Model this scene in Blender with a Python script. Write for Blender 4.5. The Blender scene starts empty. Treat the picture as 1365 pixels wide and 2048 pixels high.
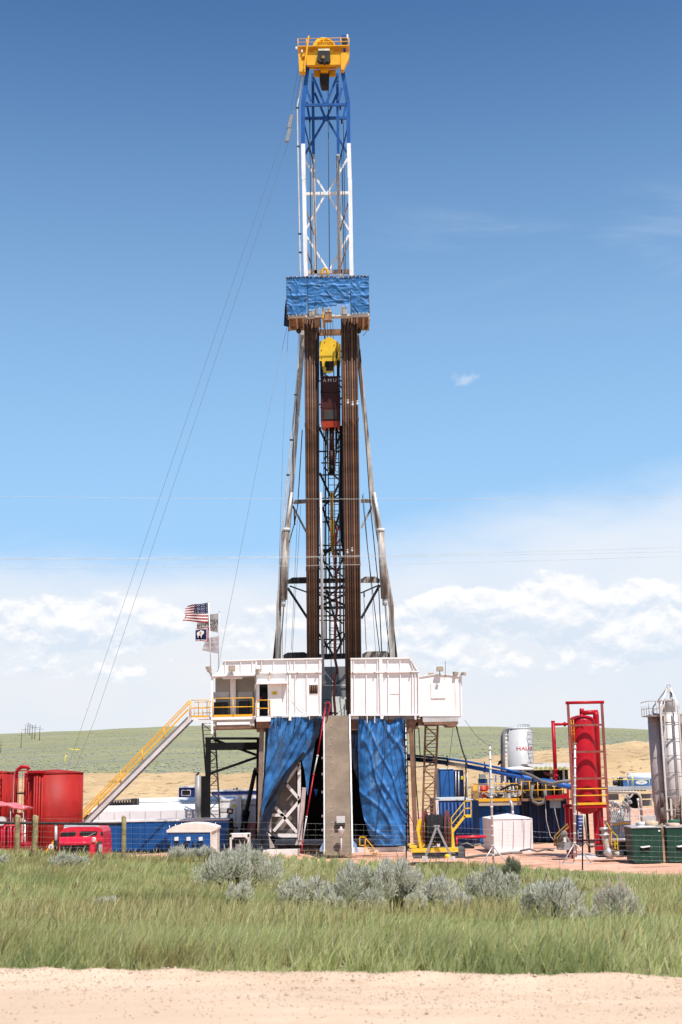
import bpy, math, random
import numpy as np
from mathutils import Vector, Matrix, noise

R = math.radians
SC = bpy.context.scene
COL = SC.collection
random.seed(7)

# ---------------------------------------------------------------- camera
F, CZ, PITCH, ROLL = 2600.0, 5.2, 11.0, -1.1     # focal length in photo pixels, eye height, tilt, roll
cam_d = bpy.data.cameras.new('camera')
cam = bpy.data.objects.new('camera', cam_d)
COL.objects.link(cam)
cam_d.sensor_fit = 'VERTICAL'
cam_d.sensor_height = 36.0
cam_d.lens = 36.0 * F / 2048.0
cam_d.clip_start, cam_d.clip_end = 0.1, 5000.0
M3 = Matrix.Rotation(R(90 + PITCH), 3, 'X') @ Matrix.Rotation(R(ROLL), 3, 'Z')
cam.matrix_world = Matrix.Translation((0, 0, CZ)) @ M3.to_4x4()
cam_d.dof.use_dof = True
cam_d.dof.focus_distance = 78.0
cam_d.dof.aperture_fstop = 3.5
SC.camera = cam
SC.render.resolution_x, SC.render.resolution_y = 682, 1024

# ---------------------------------------------------------------- light
SUN_EL, SUN_AZ = 62.0, 150.0                      # azimuth clockwise from the view direction
SKY_STRENGTH, EXPOSURE = 0.085, 0.62
sun_v = Vector((math.cos(R(SUN_EL)) * math.sin(R(SUN_AZ)), math.cos(R(SUN_EL)) * math.cos(R(SUN_AZ)), math.sin(R(SUN_EL))))
sun_d = bpy.data.lights.new('sun', 'SUN')
sun_d.energy, sun_d.angle, sun_d.color = 4.0, R(0.53), (1.0, 0.955, 0.90)
sun = bpy.data.objects.new('sun', sun_d)
COL.objects.link(sun)
sun.rotation_euler = sun_v.to_track_quat('Z', 'Y').to_euler()
SC.view_settings.view_transform = 'Standard'
SC.view_settings.look = 'None'
SC.view_settings.gamma = 1.0
SC.view_settings.exposure = EXPOSURE


class NT:
    """small wrapper to write node trees shortly"""
    def __init__(s, tree):
        s.t = tree
        tree.nodes.clear()

    def n(s, kind, inputs=None, **props):
        nd = s.t.nodes.new(kind)
        for k, v in props.items():
            setattr(nd, k, v)
        for k, v in (inputs or {}).items():
            sock = nd.inputs[k]
            if isinstance(v, bpy.types.NodeSocket):
                s.t.links.new(v, sock)
            else:
                sock.default_value = v
        return nd

    def math(s, op, a, b=0.0, c=0.0, clamp=False):
        return s.n('ShaderNodeMath', {0: a, 1: b, 2: c}, operation=op, use_clamp=clamp).outputs[0]

    def ramp(s, v, a, b, smooth=True):
        nd = s.n('ShaderNodeMapRange', {'Value': v, 'From Min': a, 'From Max': b, 'To Min': 0.0, 'To Max': 1.0},
                 interpolation_type='SMOOTHSTEP' if smooth else 'LINEAR')
        return nd.outputs['Result']

    def mix(s, fac, a, b, mode='MIX'):
        nd = s.n('ShaderNodeMix', data_type='RGBA', blend_type=mode)
        for i, v in ((0, fac), (6, a), (7, b)):
            if isinstance(v, bpy.types.NodeSocket):
                s.t.links.new(v, nd.inputs[i])
            else:
                nd.inputs[i].default_value = (*v, 1.0) if isinstance(v, tuple) and len(v) == 3 else v
        return nd.outputs[2]

    def noise(s, vec, scale, detail=4.0, rough=0.55, dist=0.0):
        return s.n('ShaderNodeTexNoise', {'Vector': vec, 'Scale': scale, 'Detail': detail, 'Roughness': rough,
                                          'Distortion': dist}).outputs['Fac']

    def map(s, vec, scale=(1, 1, 1), loc=(0, 0, 0), rot=(0, 0, 0)):
        return s.n('ShaderNodeMapping', {'Vector': vec, 'Scale': scale, 'Location': loc, 'Rotation': rot}).outputs[0]


# ---------------------------------------------------------------- sky with clouds
world = bpy.data.worlds.new('World')
SC.world = world
world.use_nodes = True
w = NT(world.node_tree)
sky = w.n('ShaderNodeTexSky', sky_type='NISHITA', sun_disc=False, sun_elevation=R(SUN_EL), sun_rotation=R(SUN_AZ),
          altitude=1500.0, air_density=1.0, dust_density=0.15, ozone_density=1.2)
sky_col = w.n('ShaderNodeHueSaturation', {'Saturation': 1.22, 'Value': 1.12, 'Color': sky.outputs[0]}).outputs[0]
dirv = w.n('ShaderNodeTexCoord').outputs['Generated']
sx = w.n('ShaderNodeSeparateXYZ', {0: dirv})
az = w.math('ARCTAN2', sx.outputs[0], sx.outputs[1])
el = w.math('ARCSINE', sx.outputs[2])
cv = w.n('ShaderNodeCombineXYZ', {0: az, 1: el, 2: 0.0}).outputs[0]
el_deg = w.math('MULTIPLY', el, 180 / math.pi)
# wobble the elevation so that no cloud bank ends in a level line
wob = w.math('MULTIPLY_ADD', w.noise(w.map(cv, (5, 12, 1), (1.7, .2, 0)), 1.0, 5.0), 5.0, -2.5)
elw = w.math('ADD', el_deg, wob)
# heaped clouds: banks where the photograph has them, broken up by one noise that is sampled twice; the
# difference between the two samples tells which side of a billow the light reaches
cwarp = w.n('ShaderNodeTexNoise', {'Vector': cv, 'Scale': 38.0, 'Detail': 3.0, 'Roughness': 0.6}).outputs['Color']
def cum(off):
    v = w.map(w.n('ShaderNodeMix', {0: 0.012, 4: cv, 5: cwarp}, data_type='VECTOR').outputs[1], (15.0, 25.0, 1.0), (2.3, off, 0.0))
    return w.noise(v, 1.0, 8.0, 0.60, 0.0)
c0, c1 = cum(0.0), cum(0.16)
heaps, tops = 0.0, 0.0
for hx, hy, rx, ry, hk in ((1165, 1212, 215, 66, .34), (900, 1236, 130, 56, .27), (190, 1246, 215, 58, .31), (640, 1262, 230, 50, .16),
                           (1080, 1300, 380, 46, .18), (1360, 1255, 150, 56, .22), (170, 1335, 260, 36, .15)):
    d_ = M3 @ Vector(((hx - 682.5) / F, (1024.0 - hy) / F, -1.0))
    a_, e_ = math.atan2(d_.x, d_.y), math.atan2(d_.z, math.hypot(d_.x, d_.y))
    dy_ = w.math('MULTIPLY_ADD', el, F / ry, -e_ * F / ry)
    q_ = w.math('ADD', w.math('POWER', w.math('ABSOLUTE', w.math('MULTIPLY_ADD', az, F / rx, -a_ * F / rx)), 2.0), w.math('POWER', w.math('ABSOLUTE', dy_), 2.0))
    g_ = w.math('MULTIPLY', w.ramp(q_, 1.7, 0.0), hk)
    heaps = w.math('ADD', g_, heaps)
    tops = w.math('ADD', w.math('MULTIPLY', g_, dy_), tops)
cden = w.math('ADD', w.math('SUBTRACT', c0, 0.5), heaps)
calpha = w.math('MULTIPLY', w.math('MULTIPLY', w.ramp(cden, 0.085, 0.19), w.ramp(heaps, 0.0, 0.05)), w.ramp(el_deg, 0.8, 3.2))
lit = w.ramp(w.math('ADD', w.math('MULTIPLY', w.math('SUBTRACT', c0, c1), 1.9), w.math('MULTIPLY', tops, 0.75)), -0.20, 0.22)
# pale veil that thickens towards the ground, with a side that reaches higher on the right
vn = w.noise(w.map(cv, (3.0, 8.0, 1.0), (0.4, 0.9, 0.0), (0, 0, 0.25)), 1.0, 6.0, 0.6, 0.4)
el_v = w.math('SUBTRACT', elw, w.math('MULTIPLY', w.math('MAXIMUM', az, -0.05), 9.5))
veil = w.math('MULTIPLY', w.ramp(el_v, 10.6, 7.0), w.math('MULTIPLY_ADD', vn, 0.75, 0.56), clamp=True)
# thin high streaks on the right
st = w.ramp(w.noise(w.map(cv, (4.0, 17.0, 1.0), (2.0, 0.0, 0.0), (0, 0, 0.15)), 1.0, 7.0, 0.62, 0.6), 0.42, 0.72)
streak = w.math('MULTIPLY', st, w.math('MULTIPLY', w.ramp(el_deg, 18.0, 21.0), w.ramp(el_deg, 25.5, 22.5)))
streak = w.math('MULTIPLY', streak, w.math('MULTIPLY', w.ramp(az, 0.0, 0.12), 0.22))
# one small loose puff right of the mast
pv = w.n('ShaderNodeVectorMath', {0: w.map(cv, (1, 1, 1), (-0.100, -0.291, 0), (0, 0, 0))}, operation='MULTIPLY')
pv.inputs[1].default_value = (70, 130, 0)
pd = w.n('ShaderNodeVectorMath', {0: pv.outputs[0]}, operation='LENGTH').outputs['Value']
puff = w.ramp(w.math('ADD', pd, w.math('MULTIPLY', w.noise(cv, 90.0, 5.0), 1.9)), 1.75, 0.9)
puff = w.math('MULTIPLY', puff, 0.55)
thin = w.math('MAXIMUM', w.math('MAXIMUM', veil, streak), puff)
veil_col = w.mix(w.ramp(el_deg, 1.0, 12.0), (0.635, 0.645, 0.668), (0.60, 0.645, 0.71))
cloud_col = w.mix(lit, (0.455, 0.515, 0.595), (0.69, 0.68, 0.67))
fine = w.noise(w.map(cv, (26, 55, 1)), 1.0, 6.0)
cloud_col = w.mix(w.math('MULTIPLY', fine, 0.35), cloud_col, (0.60, 0.63, 0.68))
# air between the eye and the deep sky: paler towards the ground
bg_deep = w.n('ShaderNodeBackground', {'Color': sky_col, 'Strength': SKY_STRENGTH})
bg_air = w.n('ShaderNodeBackground', {'Color': (0.245, 0.425, 0.640, 1.0), 'Strength': 1.0})
bg_sky = w.n('ShaderNodeMixShader', {0: w.math('MULTIPLY', w.math('POWER', w.ramp(el_deg, 34.0, 9.5, False), 1.35), 0.97), 1: bg_deep.outputs[0], 2: bg_air.outputs[0]})
bg_veil = w.n('ShaderNodeBackground', {'Color': veil_col, 'Strength': 0.90})
bg_cloud = w.n('ShaderNodeBackground', {'Color': cloud_col, 'Strength': 1.0})
m1 = w.n('ShaderNodeMixShader', {0: thin, 1: bg_sky.outputs[0], 2: bg_veil.outputs[0]})
m2 = w.n('ShaderNodeMixShader', {0: calpha, 1: m1.outputs[0], 2: bg_cloud.outputs[0]})
w.n('ShaderNodeOutputWorld', {0: m2.outputs[0]})

# ---------------------------------------------------------------- pixel <-> world
def P(px, py, Y):
    """world point on the plane at distance Y that the photograph shows at (px, py)"""
    d = M3 @ Vector(((px - 682.5) / F, (1024.0 - py) / F, -1.0))
    return Vector((d.x / d.y * Y, Y, CZ + d.z / d.y * Y))


def mpp(p):
    """metres per photo pixel at world point p"""
    v = M3.transposed() @ (Vector(p) - Vector((0, 0, CZ)))
    return -v.z / F


def rnd(a, b):
    return random.uniform(a, b)


# ---------------------------------------------------------------- materials
MATS = {}


def paint(name, col, rough=0.5, metal=0.0, var=0.12, vs=1.3, dirt=None, damt=0.0, ds=2.0, streak=0.25,
          bump=0.0, bs=8.0, spec=0.22, island=0.0):
    """painted or bare surface with uneven tone, streaked dirt in a colour of its own, and fine bump"""
    if name in MATS:
        return MATS[name]
    m = bpy.data.materials.new(name)
    m.use_nodes = True
    t = NT(m.node_tree)
    oc = t.n('ShaderNodeTexCoord').outputs['Object']
    n1 = t.noise(oc, vs, 5.0, 0.6)
    dark = tuple(c * (1 - var * 1.6) for c in col)
    lite = tuple(min(1.0, c * (1 + var)) for c in col)
    c = t.mix(t.ramp(n1, 0.3, 0.7), dark, lite)
    if island:
        ri = t.n('ShaderNodeNewGeometry').outputs['Random Per Island']
        c = t.mix(t.math('MULTIPLY', ri, island), c, tuple(x * 0.35 for x in col))
    rg = rough
    if dirt is not None and damt > 0:
        n2 = t.noise(t.map(oc, (1, 1, streak)), ds, 8.0, 0.68, 0.3)
        f = t.ramp(n2, 0.68 - 0.33 * damt, 0.80 - 0.20 * damt)
        c = t.mix(t.math('MULTIPLY', f, min(1.0, 0.35 + damt)), c, dirt)
        rg = t.math('MULTIPLY_ADD', f, 0.3, rough, clamp=True)
    b = t.n('ShaderNodeBsdfPrincipled', {'Base Color': c, 'Roughness': rg, 'Metallic': metal, 'Specular IOR Level': spec})
    if bump:
        nb = t.noise(oc, bs, 6.0, 0.6)
        b_ = t.n('ShaderNodeBump', {'Height': nb, 'Strength': bump, 'Distance': 0.05})
        t.t.links.new(b_.outputs[0], b.inputs['Normal'])
    t.n('ShaderNodeOutputMaterial', {0: b.outputs[0]})
    MATS[name] = m
    return m


RUST = (0.17, 0.085, 0.045)
GRIME = (0.06, 0.05, 0.042)
MUD = (0.38, 0.26, 0.17)
W_WALL = paint('wall_white', (0.84, 0.80, 0.785), 0.45, var=.03, vs=.7, dirt=(0.47, 0.37, 0.31), damt=.26, ds=1.8, streak=.10)
W_STEEL = paint('steel_white', (0.74, 0.725, 0.71), 0.45, var=.06, dirt=(0.30, 0.24, 0.20), damt=.35, ds=2.2, streak=.12)
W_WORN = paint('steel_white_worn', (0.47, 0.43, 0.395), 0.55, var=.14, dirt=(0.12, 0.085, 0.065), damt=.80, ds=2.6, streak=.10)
W_FRAME = paint('frame_white', (0.70, 0.66, 0.63), 0.5, var=.05, dirt=GRIME, damt=.2)
GREY_L = paint('grey_light', (0.55, 0.54, 0.53), 0.5, var=.08, dirt=GRIME, damt=.3)
GREY = paint('grey_mid', (0.27, 0.27, 0.275), 0.5, var=.1, dirt=GRIME, damt=.3)
GREY_PANEL = paint('grey_panel', (0.20, 0.20, 0.205), 0.55, var=.1, vs=.5, dirt=(.3, .28, .26), damt=.2)
STAIR = paint('stair_grey', (.60, .58, .58), .5, var=.06)
GALV = paint('galvanised', (0.52, 0.50, 0.50), 0.42, .4, var=.12, vs=4, dirt=(.25, .22, .2), damt=.25)
SILVER = paint('silver_pipe', (0.62, 0.60, 0.57), 0.38, .25, var=.1, dirt=RUST, damt=.25)
BLUE_ST = paint('steel_blue', (0.012, 0.085, 0.30), 0.42, var=.15, dirt=(0.02, .03, .06), damt=.3)
BLUE_TK = paint('tank_blue', (0.011, 0.045, 0.16), 0.5, var=.15, vs=.8, dirt=(.03, .04, .06), damt=.35, streak=.15)
BLUE_DK = paint('dark_and_shaded_blue', (0.009, 0.018, 0.055), 0.5, var=.2, dirt=GRIME, damt=.4, streak=.1)  # very dark blue; on the right mud tank it carries painted shade
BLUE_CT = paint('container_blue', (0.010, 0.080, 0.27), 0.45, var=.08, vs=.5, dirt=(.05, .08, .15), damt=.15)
BLUE_PIPE = paint('pipe_blue', (0.035, 0.13, 0.44), 0.4, var=.12, vs=3, dirt=(.05, .06, .1), damt=.4, streak=1)
BLUE_PALE = paint('skid_pale_blue', (0.28, 0.40, 0.52), 0.5, var=.1, dirt=(.1, .1, .1), damt=.3)
YEL = paint('safety_yellow', (0.80, 0.40, 0.022), 0.45, var=.08, dirt=RUST, damt=.18)
YEL_B = paint('block_yellow', (0.78, 0.50, 0.035), 0.42, var=.07, dirt=(.05, .04, .03), damt=.3, ds=5, streak=.6)
YEL_C = paint('crown_yellow', (0.78, 0.38, 0.02), 0.42, var=.08, dirt=(.25, .12, .03), damt=.3)
YEL_D = paint('dull_yellow_oil', (0.30, 0.17, 0.03), 0.5, var=.2, dirt=GRIME, damt=.4)
RED = paint('tank_red', (0.41, 0.006, 0.016), 0.42, var=.08, vs=.6, dirt=(.25, .02, .02), damt=.2, streak=.15)
RED_TANK = paint('faded_tank_red', (0.335, 0.017, 0.014), 0.55, var=.14, vs=.6, dirt=(.40, .055, .038), damt=.30, streak=.10)
RED_TRUCK = paint('truck_red', (0.60, 0.015, 0.045), 0.3, var=.05, spec=.5)
RED_POLE = paint('pole_red', (0.40, 0.018, 0.035), 0.4, var=.1)
RED_FADE = paint('canopy_red', (0.62, 0.16, 0.18), 0.6, var=.15, vs=2, dirt=(.7, .35, .35), damt=.3, streak=1)
RED_BROWN = paint('frame_red_brown', (0.26, 0.075, 0.065), 0.5, var=.15, dirt=(.4, .3, .28), damt=.4, ds=3)
RED_DK = paint('dark_and_shaded_red', (0.060, 0.011, 0.008), 0.45, var=.2, dirt=(.03, .015, .012), damt=.5)  # darkened so the top drive looks shaded inside the mast
RED_OR = paint('drive_orange_red', (0.36, 0.040, 0.012), 0.4, var=.15, dirt=(.1, .03, .02), damt=.3)
BLACK = paint('black_paint', (0.007, 0.007, 0.0075), 0.6, var=.3, dirt=(.022, .019, .017), damt=.25, spec=.2)
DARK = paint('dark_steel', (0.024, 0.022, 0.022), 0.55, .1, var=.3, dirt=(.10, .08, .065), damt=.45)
CABLE = paint('wire_rope', (0.045, 0.043, 0.042), 0.5, .3)
WIRE_L = paint('bright_wire', (0.60, 0.60, 0.60), 0.85, 0, spec=.1)
GUY = paint('guy_wire_grey', (0.20, 0.21, 0.23), 0.8, spec=.1)
HOSE = paint('hose_grey', (0.17, 0.155, 0.14), 0.6, var=.2, dirt=MUD, damt=.3)
HOSE_RED = paint('hose_dark_red', (0.085, 0.020, 0.018), 0.5, var=.2)
BROWN_ST = paint('rusty_beam', (0.21, 0.115, 0.075), 0.6, var=.2, dirt=(.10, .05, .03), damt=.4, streak=.15)
BROWN_PST = paint('weathered_brown_post', (0.24, 0.175, 0.145), 0.6, var=.12, dirt=RUST, damt=.3)
WOODBRD = paint('brown_boards', (0.28, 0.155, 0.085), 0.6, var=.2, vs=4, dirt=(.09, .05, .03), damt=.4)
PIPE_A = paint('drill_pipe_rust', (0.205, 0.094, 0.042), 0.6, .0, var=.25, vs=.8, dirt=(.085, .042, .026), damt=.5, ds=1.6, streak=.05)
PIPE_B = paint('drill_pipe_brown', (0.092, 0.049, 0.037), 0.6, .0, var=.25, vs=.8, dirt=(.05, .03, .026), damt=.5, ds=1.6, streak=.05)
PIPE_C = paint('drill_pipe_shaded', (0.026, 0.014, 0.012), 0.6, .0, var=.3, vs=.8, dirt=(.02, .014, .014), damt=.5)  # near-black copy of the pipe colour: shade of the back rows painted in
RAMP = paint('ramp_steel', (0.205, 0.152, 0.108), 0.65, .0, var=.16, vs=.8, dirt=(.30, .25, .21), damt=.24, ds=5.0, streak=.035, bump=.15)
GLASS = paint('dark_glass', (0.012, 0.016, 0.020), 0.12, var=.1, spec=.6)
TYRE = paint('tyre_rubber', (0.030, 0.029, 0.028), 0.75, var=.2)
GREEN = paint('bin_green', (0.014, 0.052, 0.036), 0.42, var=.12, vs=.8, dirt=(.14, .13, .11), damt=.32, streak=.2)
SILO_D = paint('silo_brown_grey', (0.40, 0.335, 0.325), 0.5, .1, var=.12, vs=.8, dirt=(.13, .10, .10), damt=.4, ds=3, streak=.05)
SILO_L = paint('silo_pale', (0.62, 0.585, 0.555), 0.5, .1, var=.08, vs=.9, dirt=(.27, .22, .20), damt=.5, ds=4, streak=.04)
SILO_W = paint('silo_white', (0.47, 0.475, 0.475), 0.4, var=.03, dirt=(.4, .4, .4), damt=.15, streak=.1)
BAG = paint('canvas_bag', (0.50, 0.40, 0.28), 0.8, var=.15, vs=6, bump=.4)
RUBBER_L = paint('spare_wheel_grey', (0.22, 0.22, 0.23), 0.6, var=.2)
BEIGE = paint('beige_panel', (0.36, 0.325, 0.285), 0.55, var=.05, dirt=GRIME, damt=.3)
TAN_PIPE = paint('tan_pipe', (0.47, 0.41, 0.35), 0.5, var=.1, dirt=RUST, damt=.25)
LAMP_GL = paint('lamp_glass', (0.55, 0.48, 0.38), 0.15, var=.1, spec=.6)
WOOD = paint('fence_wood', (0.30, 0.235, 0.12), 0.85, var=.25, vs=5, dirt=(.12, .10, .07), damt=.5, ds=6, streak=.1, bump=.5, bs=14)
RAILPIPE = paint('rail_pipe_dark', (0.055, 0.040, 0.040), 0.5, .2, var=.3, dirt=RUST, damt=.4, streak=1)
POLEWOOD = paint('pole_wood', (0.10, 0.085, 0.07), 0.8)
TAPE_Y = paint('flag_tape_yellow', (0.85, 0.75, 0.12), 0.6)
SIGN_Y = paint('sign_yellow', (0.80, 0.62, 0.03), 0.5)
F_RED = paint('flag_red', (0.26, 0.014, 0.025), 0.8, var=.08)
F_WHITE = paint('flag_white', (0.72, 0.66, 0.64), 0.8, var=.05)
F_BLUE = paint('flag_blue', (0.012, 0.018, 0.075), 0.8, var=.1)
F_GREY = paint('flag_grey', (0.33, 0.305, 0.295), 0.8, var=.05)
F_LILAC = paint('flag_pale_grey', (0.39, 0.35, 0.365), 0.8, var=.05)
INK = paint('print_dark_grey', (0.075, 0.075, 0.08), 0.7)
LOGO_RED = paint('print_red', (0.62, 0.05, 0.08), 0.6)


def tarp_mat(name, col, dirt, damt):
    m = paint(name, col, 0.52, var=.24, vs=1.6, dirt=dirt, damt=damt, ds=1.1, streak=.35, bump=.2, bs=4.0, spec=.3)
    return m


TARP = tarp_mat('tarp_blue', (0.030, 0.145, 0.36), (0.20, 0.33, 0.46), .22)
TARP_F = tarp_mat('tarp_blue_dark_shaded', (0.007, 0.014, 0.030), (0.02, 0.02, 0.019), .6)  # dark copy of the tarp: shade on folds and flaps put into the colour
TARP_L = tarp_mat('tarp_blue_dirty', (0.032, 0.138, 0.345), (0.05, 0.060, 0.065), .42)
TARP_R = tarp_mat('tarp_blue_faded', (0.026, 0.140, 0.375), (0.19, 0.25, 0.26), .38)


def hazard_mat():
    m = bpy.data.materials.new('hazard_stripes')
    m.use_nodes = True
    t = NT(m.node_tree)
    oc = t.n('ShaderNodeTexCoord').outputs['Object']
    s = t.n('ShaderNodeSeparateXYZ', {0: oc})
    v = t.math('FRACT', t.math('MULTIPLY', t.math('ADD', s.outputs[0], t.math('MULTIPLY', s.outputs[2], -0.6)), 1.7))
    c = t.mix(t.math('GREATER_THAN', v, 0.5), (0.06, 0.05, 0.045), (0.36, 0.30, 0.26))
    c = t.mix(t.math('MULTIPLY', t.ramp(t.noise(oc, 3, 7), .45, .65), .6), c, (0.10, 0.08, 0.07))
    b = t.n('ShaderNodeBsdfPrincipled', {'Base Color': c, 'Roughness': 0.6})
    t.n('ShaderNodeOutputMaterial', {0: b.outputs[0]})
    return m


HAZARD = hazard_mat()


# ---------------------------------------------------------------- mesh builder
class MB:
    def __init__(s):
        s.v, s.f, s.sm, s.mi = [], [], [], []

    def face(s, ids, smooth=False, mi=0):
        s.f.append(ids); s.sm.append(smooth); s.mi.append(mi)

    def verts(s, pts):
        k = len(s.v)
        s.v.extend([tuple(p) for p in pts])
        return k

    def hexa(s, b, t):
        """box from four bottom corners and four top corners, same winding"""
        k = s.verts(list(b) + list(t))
        for q in ((3, 2, 1, 0), (4, 5, 6, 7), (0, 1, 5, 4), (1, 2, 6, 5), (2, 3, 7, 6), (3, 0, 4, 7)):
            s.face([k + i for i in q])
        return s

    def box(s, c, size, rz=0.0):
        x, y, z = (v / 2 for v in size)
        m = Matrix.Rotation(rz, 3, 'Z')
        c = Vector(c)
        b = [c + m @ Vector(p) for p in ((-x, -y, -z), (x, -y, -z), (x, y, -z), (-x, y, -z))]
        t = [c + m @ Vector(p) for p in ((-x, -y, z), (x, -y, z), (x, y, z), (-x, y, z))]
        return s.hexa(b, t)

    def bb(s, x0, x1, y0, y1, z0, z1):
        return s.box(((x0 + x1) / 2, (y0 + y1) / 2, (z0 + z1) / 2), (abs(x1 - x0), abs(y1 - y0), abs(z1 - z0)))

    def bar(s, p, q, wd, dp=None, side=None):
        """rectangular bar p->q; wd across the view, dp along it"""
        p, q = Vector(p), Vector(q)
        dp = wd if dp is None else dp
        d = (q - p).normalized()
        dep = Vector((0, 1, 0)) if side is None else Vector(side)
        if abs(d.dot(dep)) > 0.95:
            dep = Vector((0, 0, 1))
        a = d.cross(dep).normalized() * (wd / 2)
        b = a.cross(d).normalized() * (dp / 2)
        return s.hexa([p - a - b, p + a - b, p + a + b, p - a + b], [q - a - b, q + a - b, q + a + b, q - a + b])

    def tube(s, p, q, r, n=10, r2=None, caps=True):
        p, q = Vector(p), Vector(q)
        r2 = r if r2 is None else r2
        d = (q - p).normalized()
        a = d.orthogonal().normalized()
        b = d.cross(a)
        ring = [(math.cos(2 * math.pi * i / n), math.sin(2 * math.pi * i / n)) for i in range(n)]
        k = s.verts([p + (a * c + b * e) * r for c, e in ring] + [q + (a * c + b * e) * r2 for c, e in ring])
        for i in range(n):
            j = (i + 1) % n
            s.face([k + i, k + j, k + n + j, k + n + i], True)
        if caps:
            s.face([k + i for i in range(n)][::-1])
            s.face([k + n + i for i in range(n)])
        return s

    def path(s, pts, r, n=8):
        pts = [Vector(p) for p in pts]
        a = None
        k0 = len(s.v)
        for i, p in enumerate(pts):
            d = (pts[min(i + 1, len(pts) - 1)] - pts[max(i - 1, 0)]).normalized()
            if a is None:
                a = d.orthogonal().normalized()
            else:
                a = (a - d * a.dot(d))
                a = a.normalized() if a.length > 1e-6 else d.orthogonal().normalized()
            b = d.cross(a)
            rr = r[i] if isinstance(r, (list, tuple)) else r
            s.verts([p + (a * math.cos(2 * math.pi * j / n) + b * math.sin(2 * math.pi * j / n)) * rr for j in range(n)])
        for i in range(len(pts) - 1):
            for j in range(n):
                e = (j + 1) % n
                s.face([k0 + i * n + j, k0 + i * n + e, k0 + (i + 1) * n + e, k0 + (i + 1) * n + j], True)
        s.face([k0 + j for j in range(n)][::-1])
        s.face([k0 + (len(pts) - 1) * n + j for j in range(n)])
        return s

    def lathe(s, c, prof, n=28, axis=None):
        """surface of revolution; prof = [(radius, height)] from the bottom up"""
        c = Vector(c)
        ax = Vector((0, 0, 1)) if axis is None else Vector(axis).normalized()
        a = ax.orthogonal().normalized()
        b = ax.cross(a)
        def ring(q):
            return s.verts([c + ax * q[1] + (a * math.cos(2 * math.pi * j / n) + b * math.sin(2 * math.pi * j / n)) * max(q[0], 1e-4) for j in range(n)])
        first = lo = ring(prof[0])
        for i in range(len(prof) - 1):
            hi = ring(prof[i + 1])
            for j in range(n):
                e = (j + 1) % n
                s.face([lo + j, lo + e, hi + e, hi + j], True)
            lo = hi
            if i + 2 < len(prof):       # a sharp bend in the outline keeps its edge
                d0 = Vector((prof[i + 1][0] - prof[i][0], prof[i + 1][1] - prof[i][1]))
                d1 = Vector((prof[i + 2][0] - prof[i + 1][0], prof[i + 2][1] - prof[i + 1][1]))
                if d0.length > 0 and d1.length > 0 and d0.angle(d1) > 0.6:
                    lo = ring(prof[i + 1])
        s.face([first + j for j in range(n)][::-1])
        s.face([lo + j for j in range(n)])
        return s

    def slab(s, pts, thick):
        """polygon pushed along a thickness vector (a number pushes it away from the camera)"""
        pts = [Vector(p) for p in pts]
        t = Vector((0, thick, 0)) if isinstance(thick, (int, float)) else Vector(thick)
        n = len(pts)
        k = s.verts(pts + [p + t for p in pts])
        s.face([k + i for i in range(n)])
        s.face([k + n + i for i in range(n)][::-1])
        for i in range(n):
            j = (i + 1) % n
            s.face([k + j, k + i, k + n + i, k + n + j])
        return s

    def px(s, pts, Y, thick):
        return s.slab([P(x, y, Y) for x, y in pts], thick)

    def pbox(s, x0, y0, x1, y1, Y, thick):
        """box whose front face fills the pixel rectangle at distance Y, kept upright in the world"""
        a, b, c, d = P(x0, (y0 + y1) / 2, Y).x, P(x1, (y0 + y1) / 2, Y).x, P((x0 + x1) / 2, y1, Y).z, P((x0 + x1) / 2, y0, Y).z
        return s.bb(a, b, Y, Y + thick, c, d)

    def pbar(s, a, b, Y, wpx, dp=None, Yb=None):
        p, q = P(*a, Y), P(*b, Y if Yb is None else Yb)
        wd = wpx * mpp((p + q) / 2)
        return s.bar(p, q, wd, wd if dp is None else dp)

    def ptube(s, a, b, Y, wpx, Yb=None, n=10):
        p, q = P(*a, Y), P(*b, Y if Yb is None else Yb)
        return s.tube(p, q, wpx * mpp((p + q) / 2) / 2, n)

    def mesh(s, name, mats, off=Vector((0, 0, 0))):
        me = bpy.data.meshes.new(name)
        v = np.array(s.v, dtype=np.float64) - np.array(off)
        me.from_pydata(v.tolist(), [], s.f)
        for m in (mats if isinstance(mats, (list, tuple)) else [mats]):
            me.materials.append(m)
        me.polygons.foreach_set('use_smooth', s.sm)
        if any(s.mi):
            me.polygons.foreach_set('material_index', s.mi)
        me.update()
        return me


WLOC = {}


def tag(o, label=None, cat=None, group=None, kind=None):
    for k, v in (('label', label), ('category', cat), ('group', group), ('kind', kind)):
        if v:
            o[k] = v
    return o


def thing(name, label, cat, loc, group=None):
    o = bpy.data.objects.new(name, None)
    COL.objects.link(o)
    o.empty_display_size = 0.3
    o.location = loc
    WLOC[o.name] = Vector(loc)
    return tag(o, label, cat, group)


def part(name, mb, mat, parent, label=None):
    off = WLOC[parent.name]
    o = bpy.data.objects.new(name, mb.mesh(name, mat, off))
    COL.objects.link(o)
    o.parent = parent
    WLOC[o.name] = off
    return tag(o, label)


def solo(name, mb, mat, label, cat, group=None, kind=None, loc=None):
    v = np.array(mb.v)
    if loc is None:
        loc = Vector(((v[:, 0].min() + v[:, 0].max()) / 2, (v[:, 1].min() + v[:, 1].max()) / 2, v[:, 2].min()))
    o = bpy.data.objects.new(name, mb.mesh(name, mat, loc))
    o.location = loc
    COL.objects.link(o)
    WLOC[o.name] = Vector(loc)
    return tag(o, label, cat, group, kind)


def dup(root, loc, label=None):
    def cp(o, par):
        c = o.copy()
        COL.objects.link(c)
        if par is not None:
            c.parent = par
        for ch in list(o.children):
            cp(ch, c)
        return c
    c = cp(root, None)
    c.location = loc
    if label:
        c['label'] = label
    return c


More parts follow.
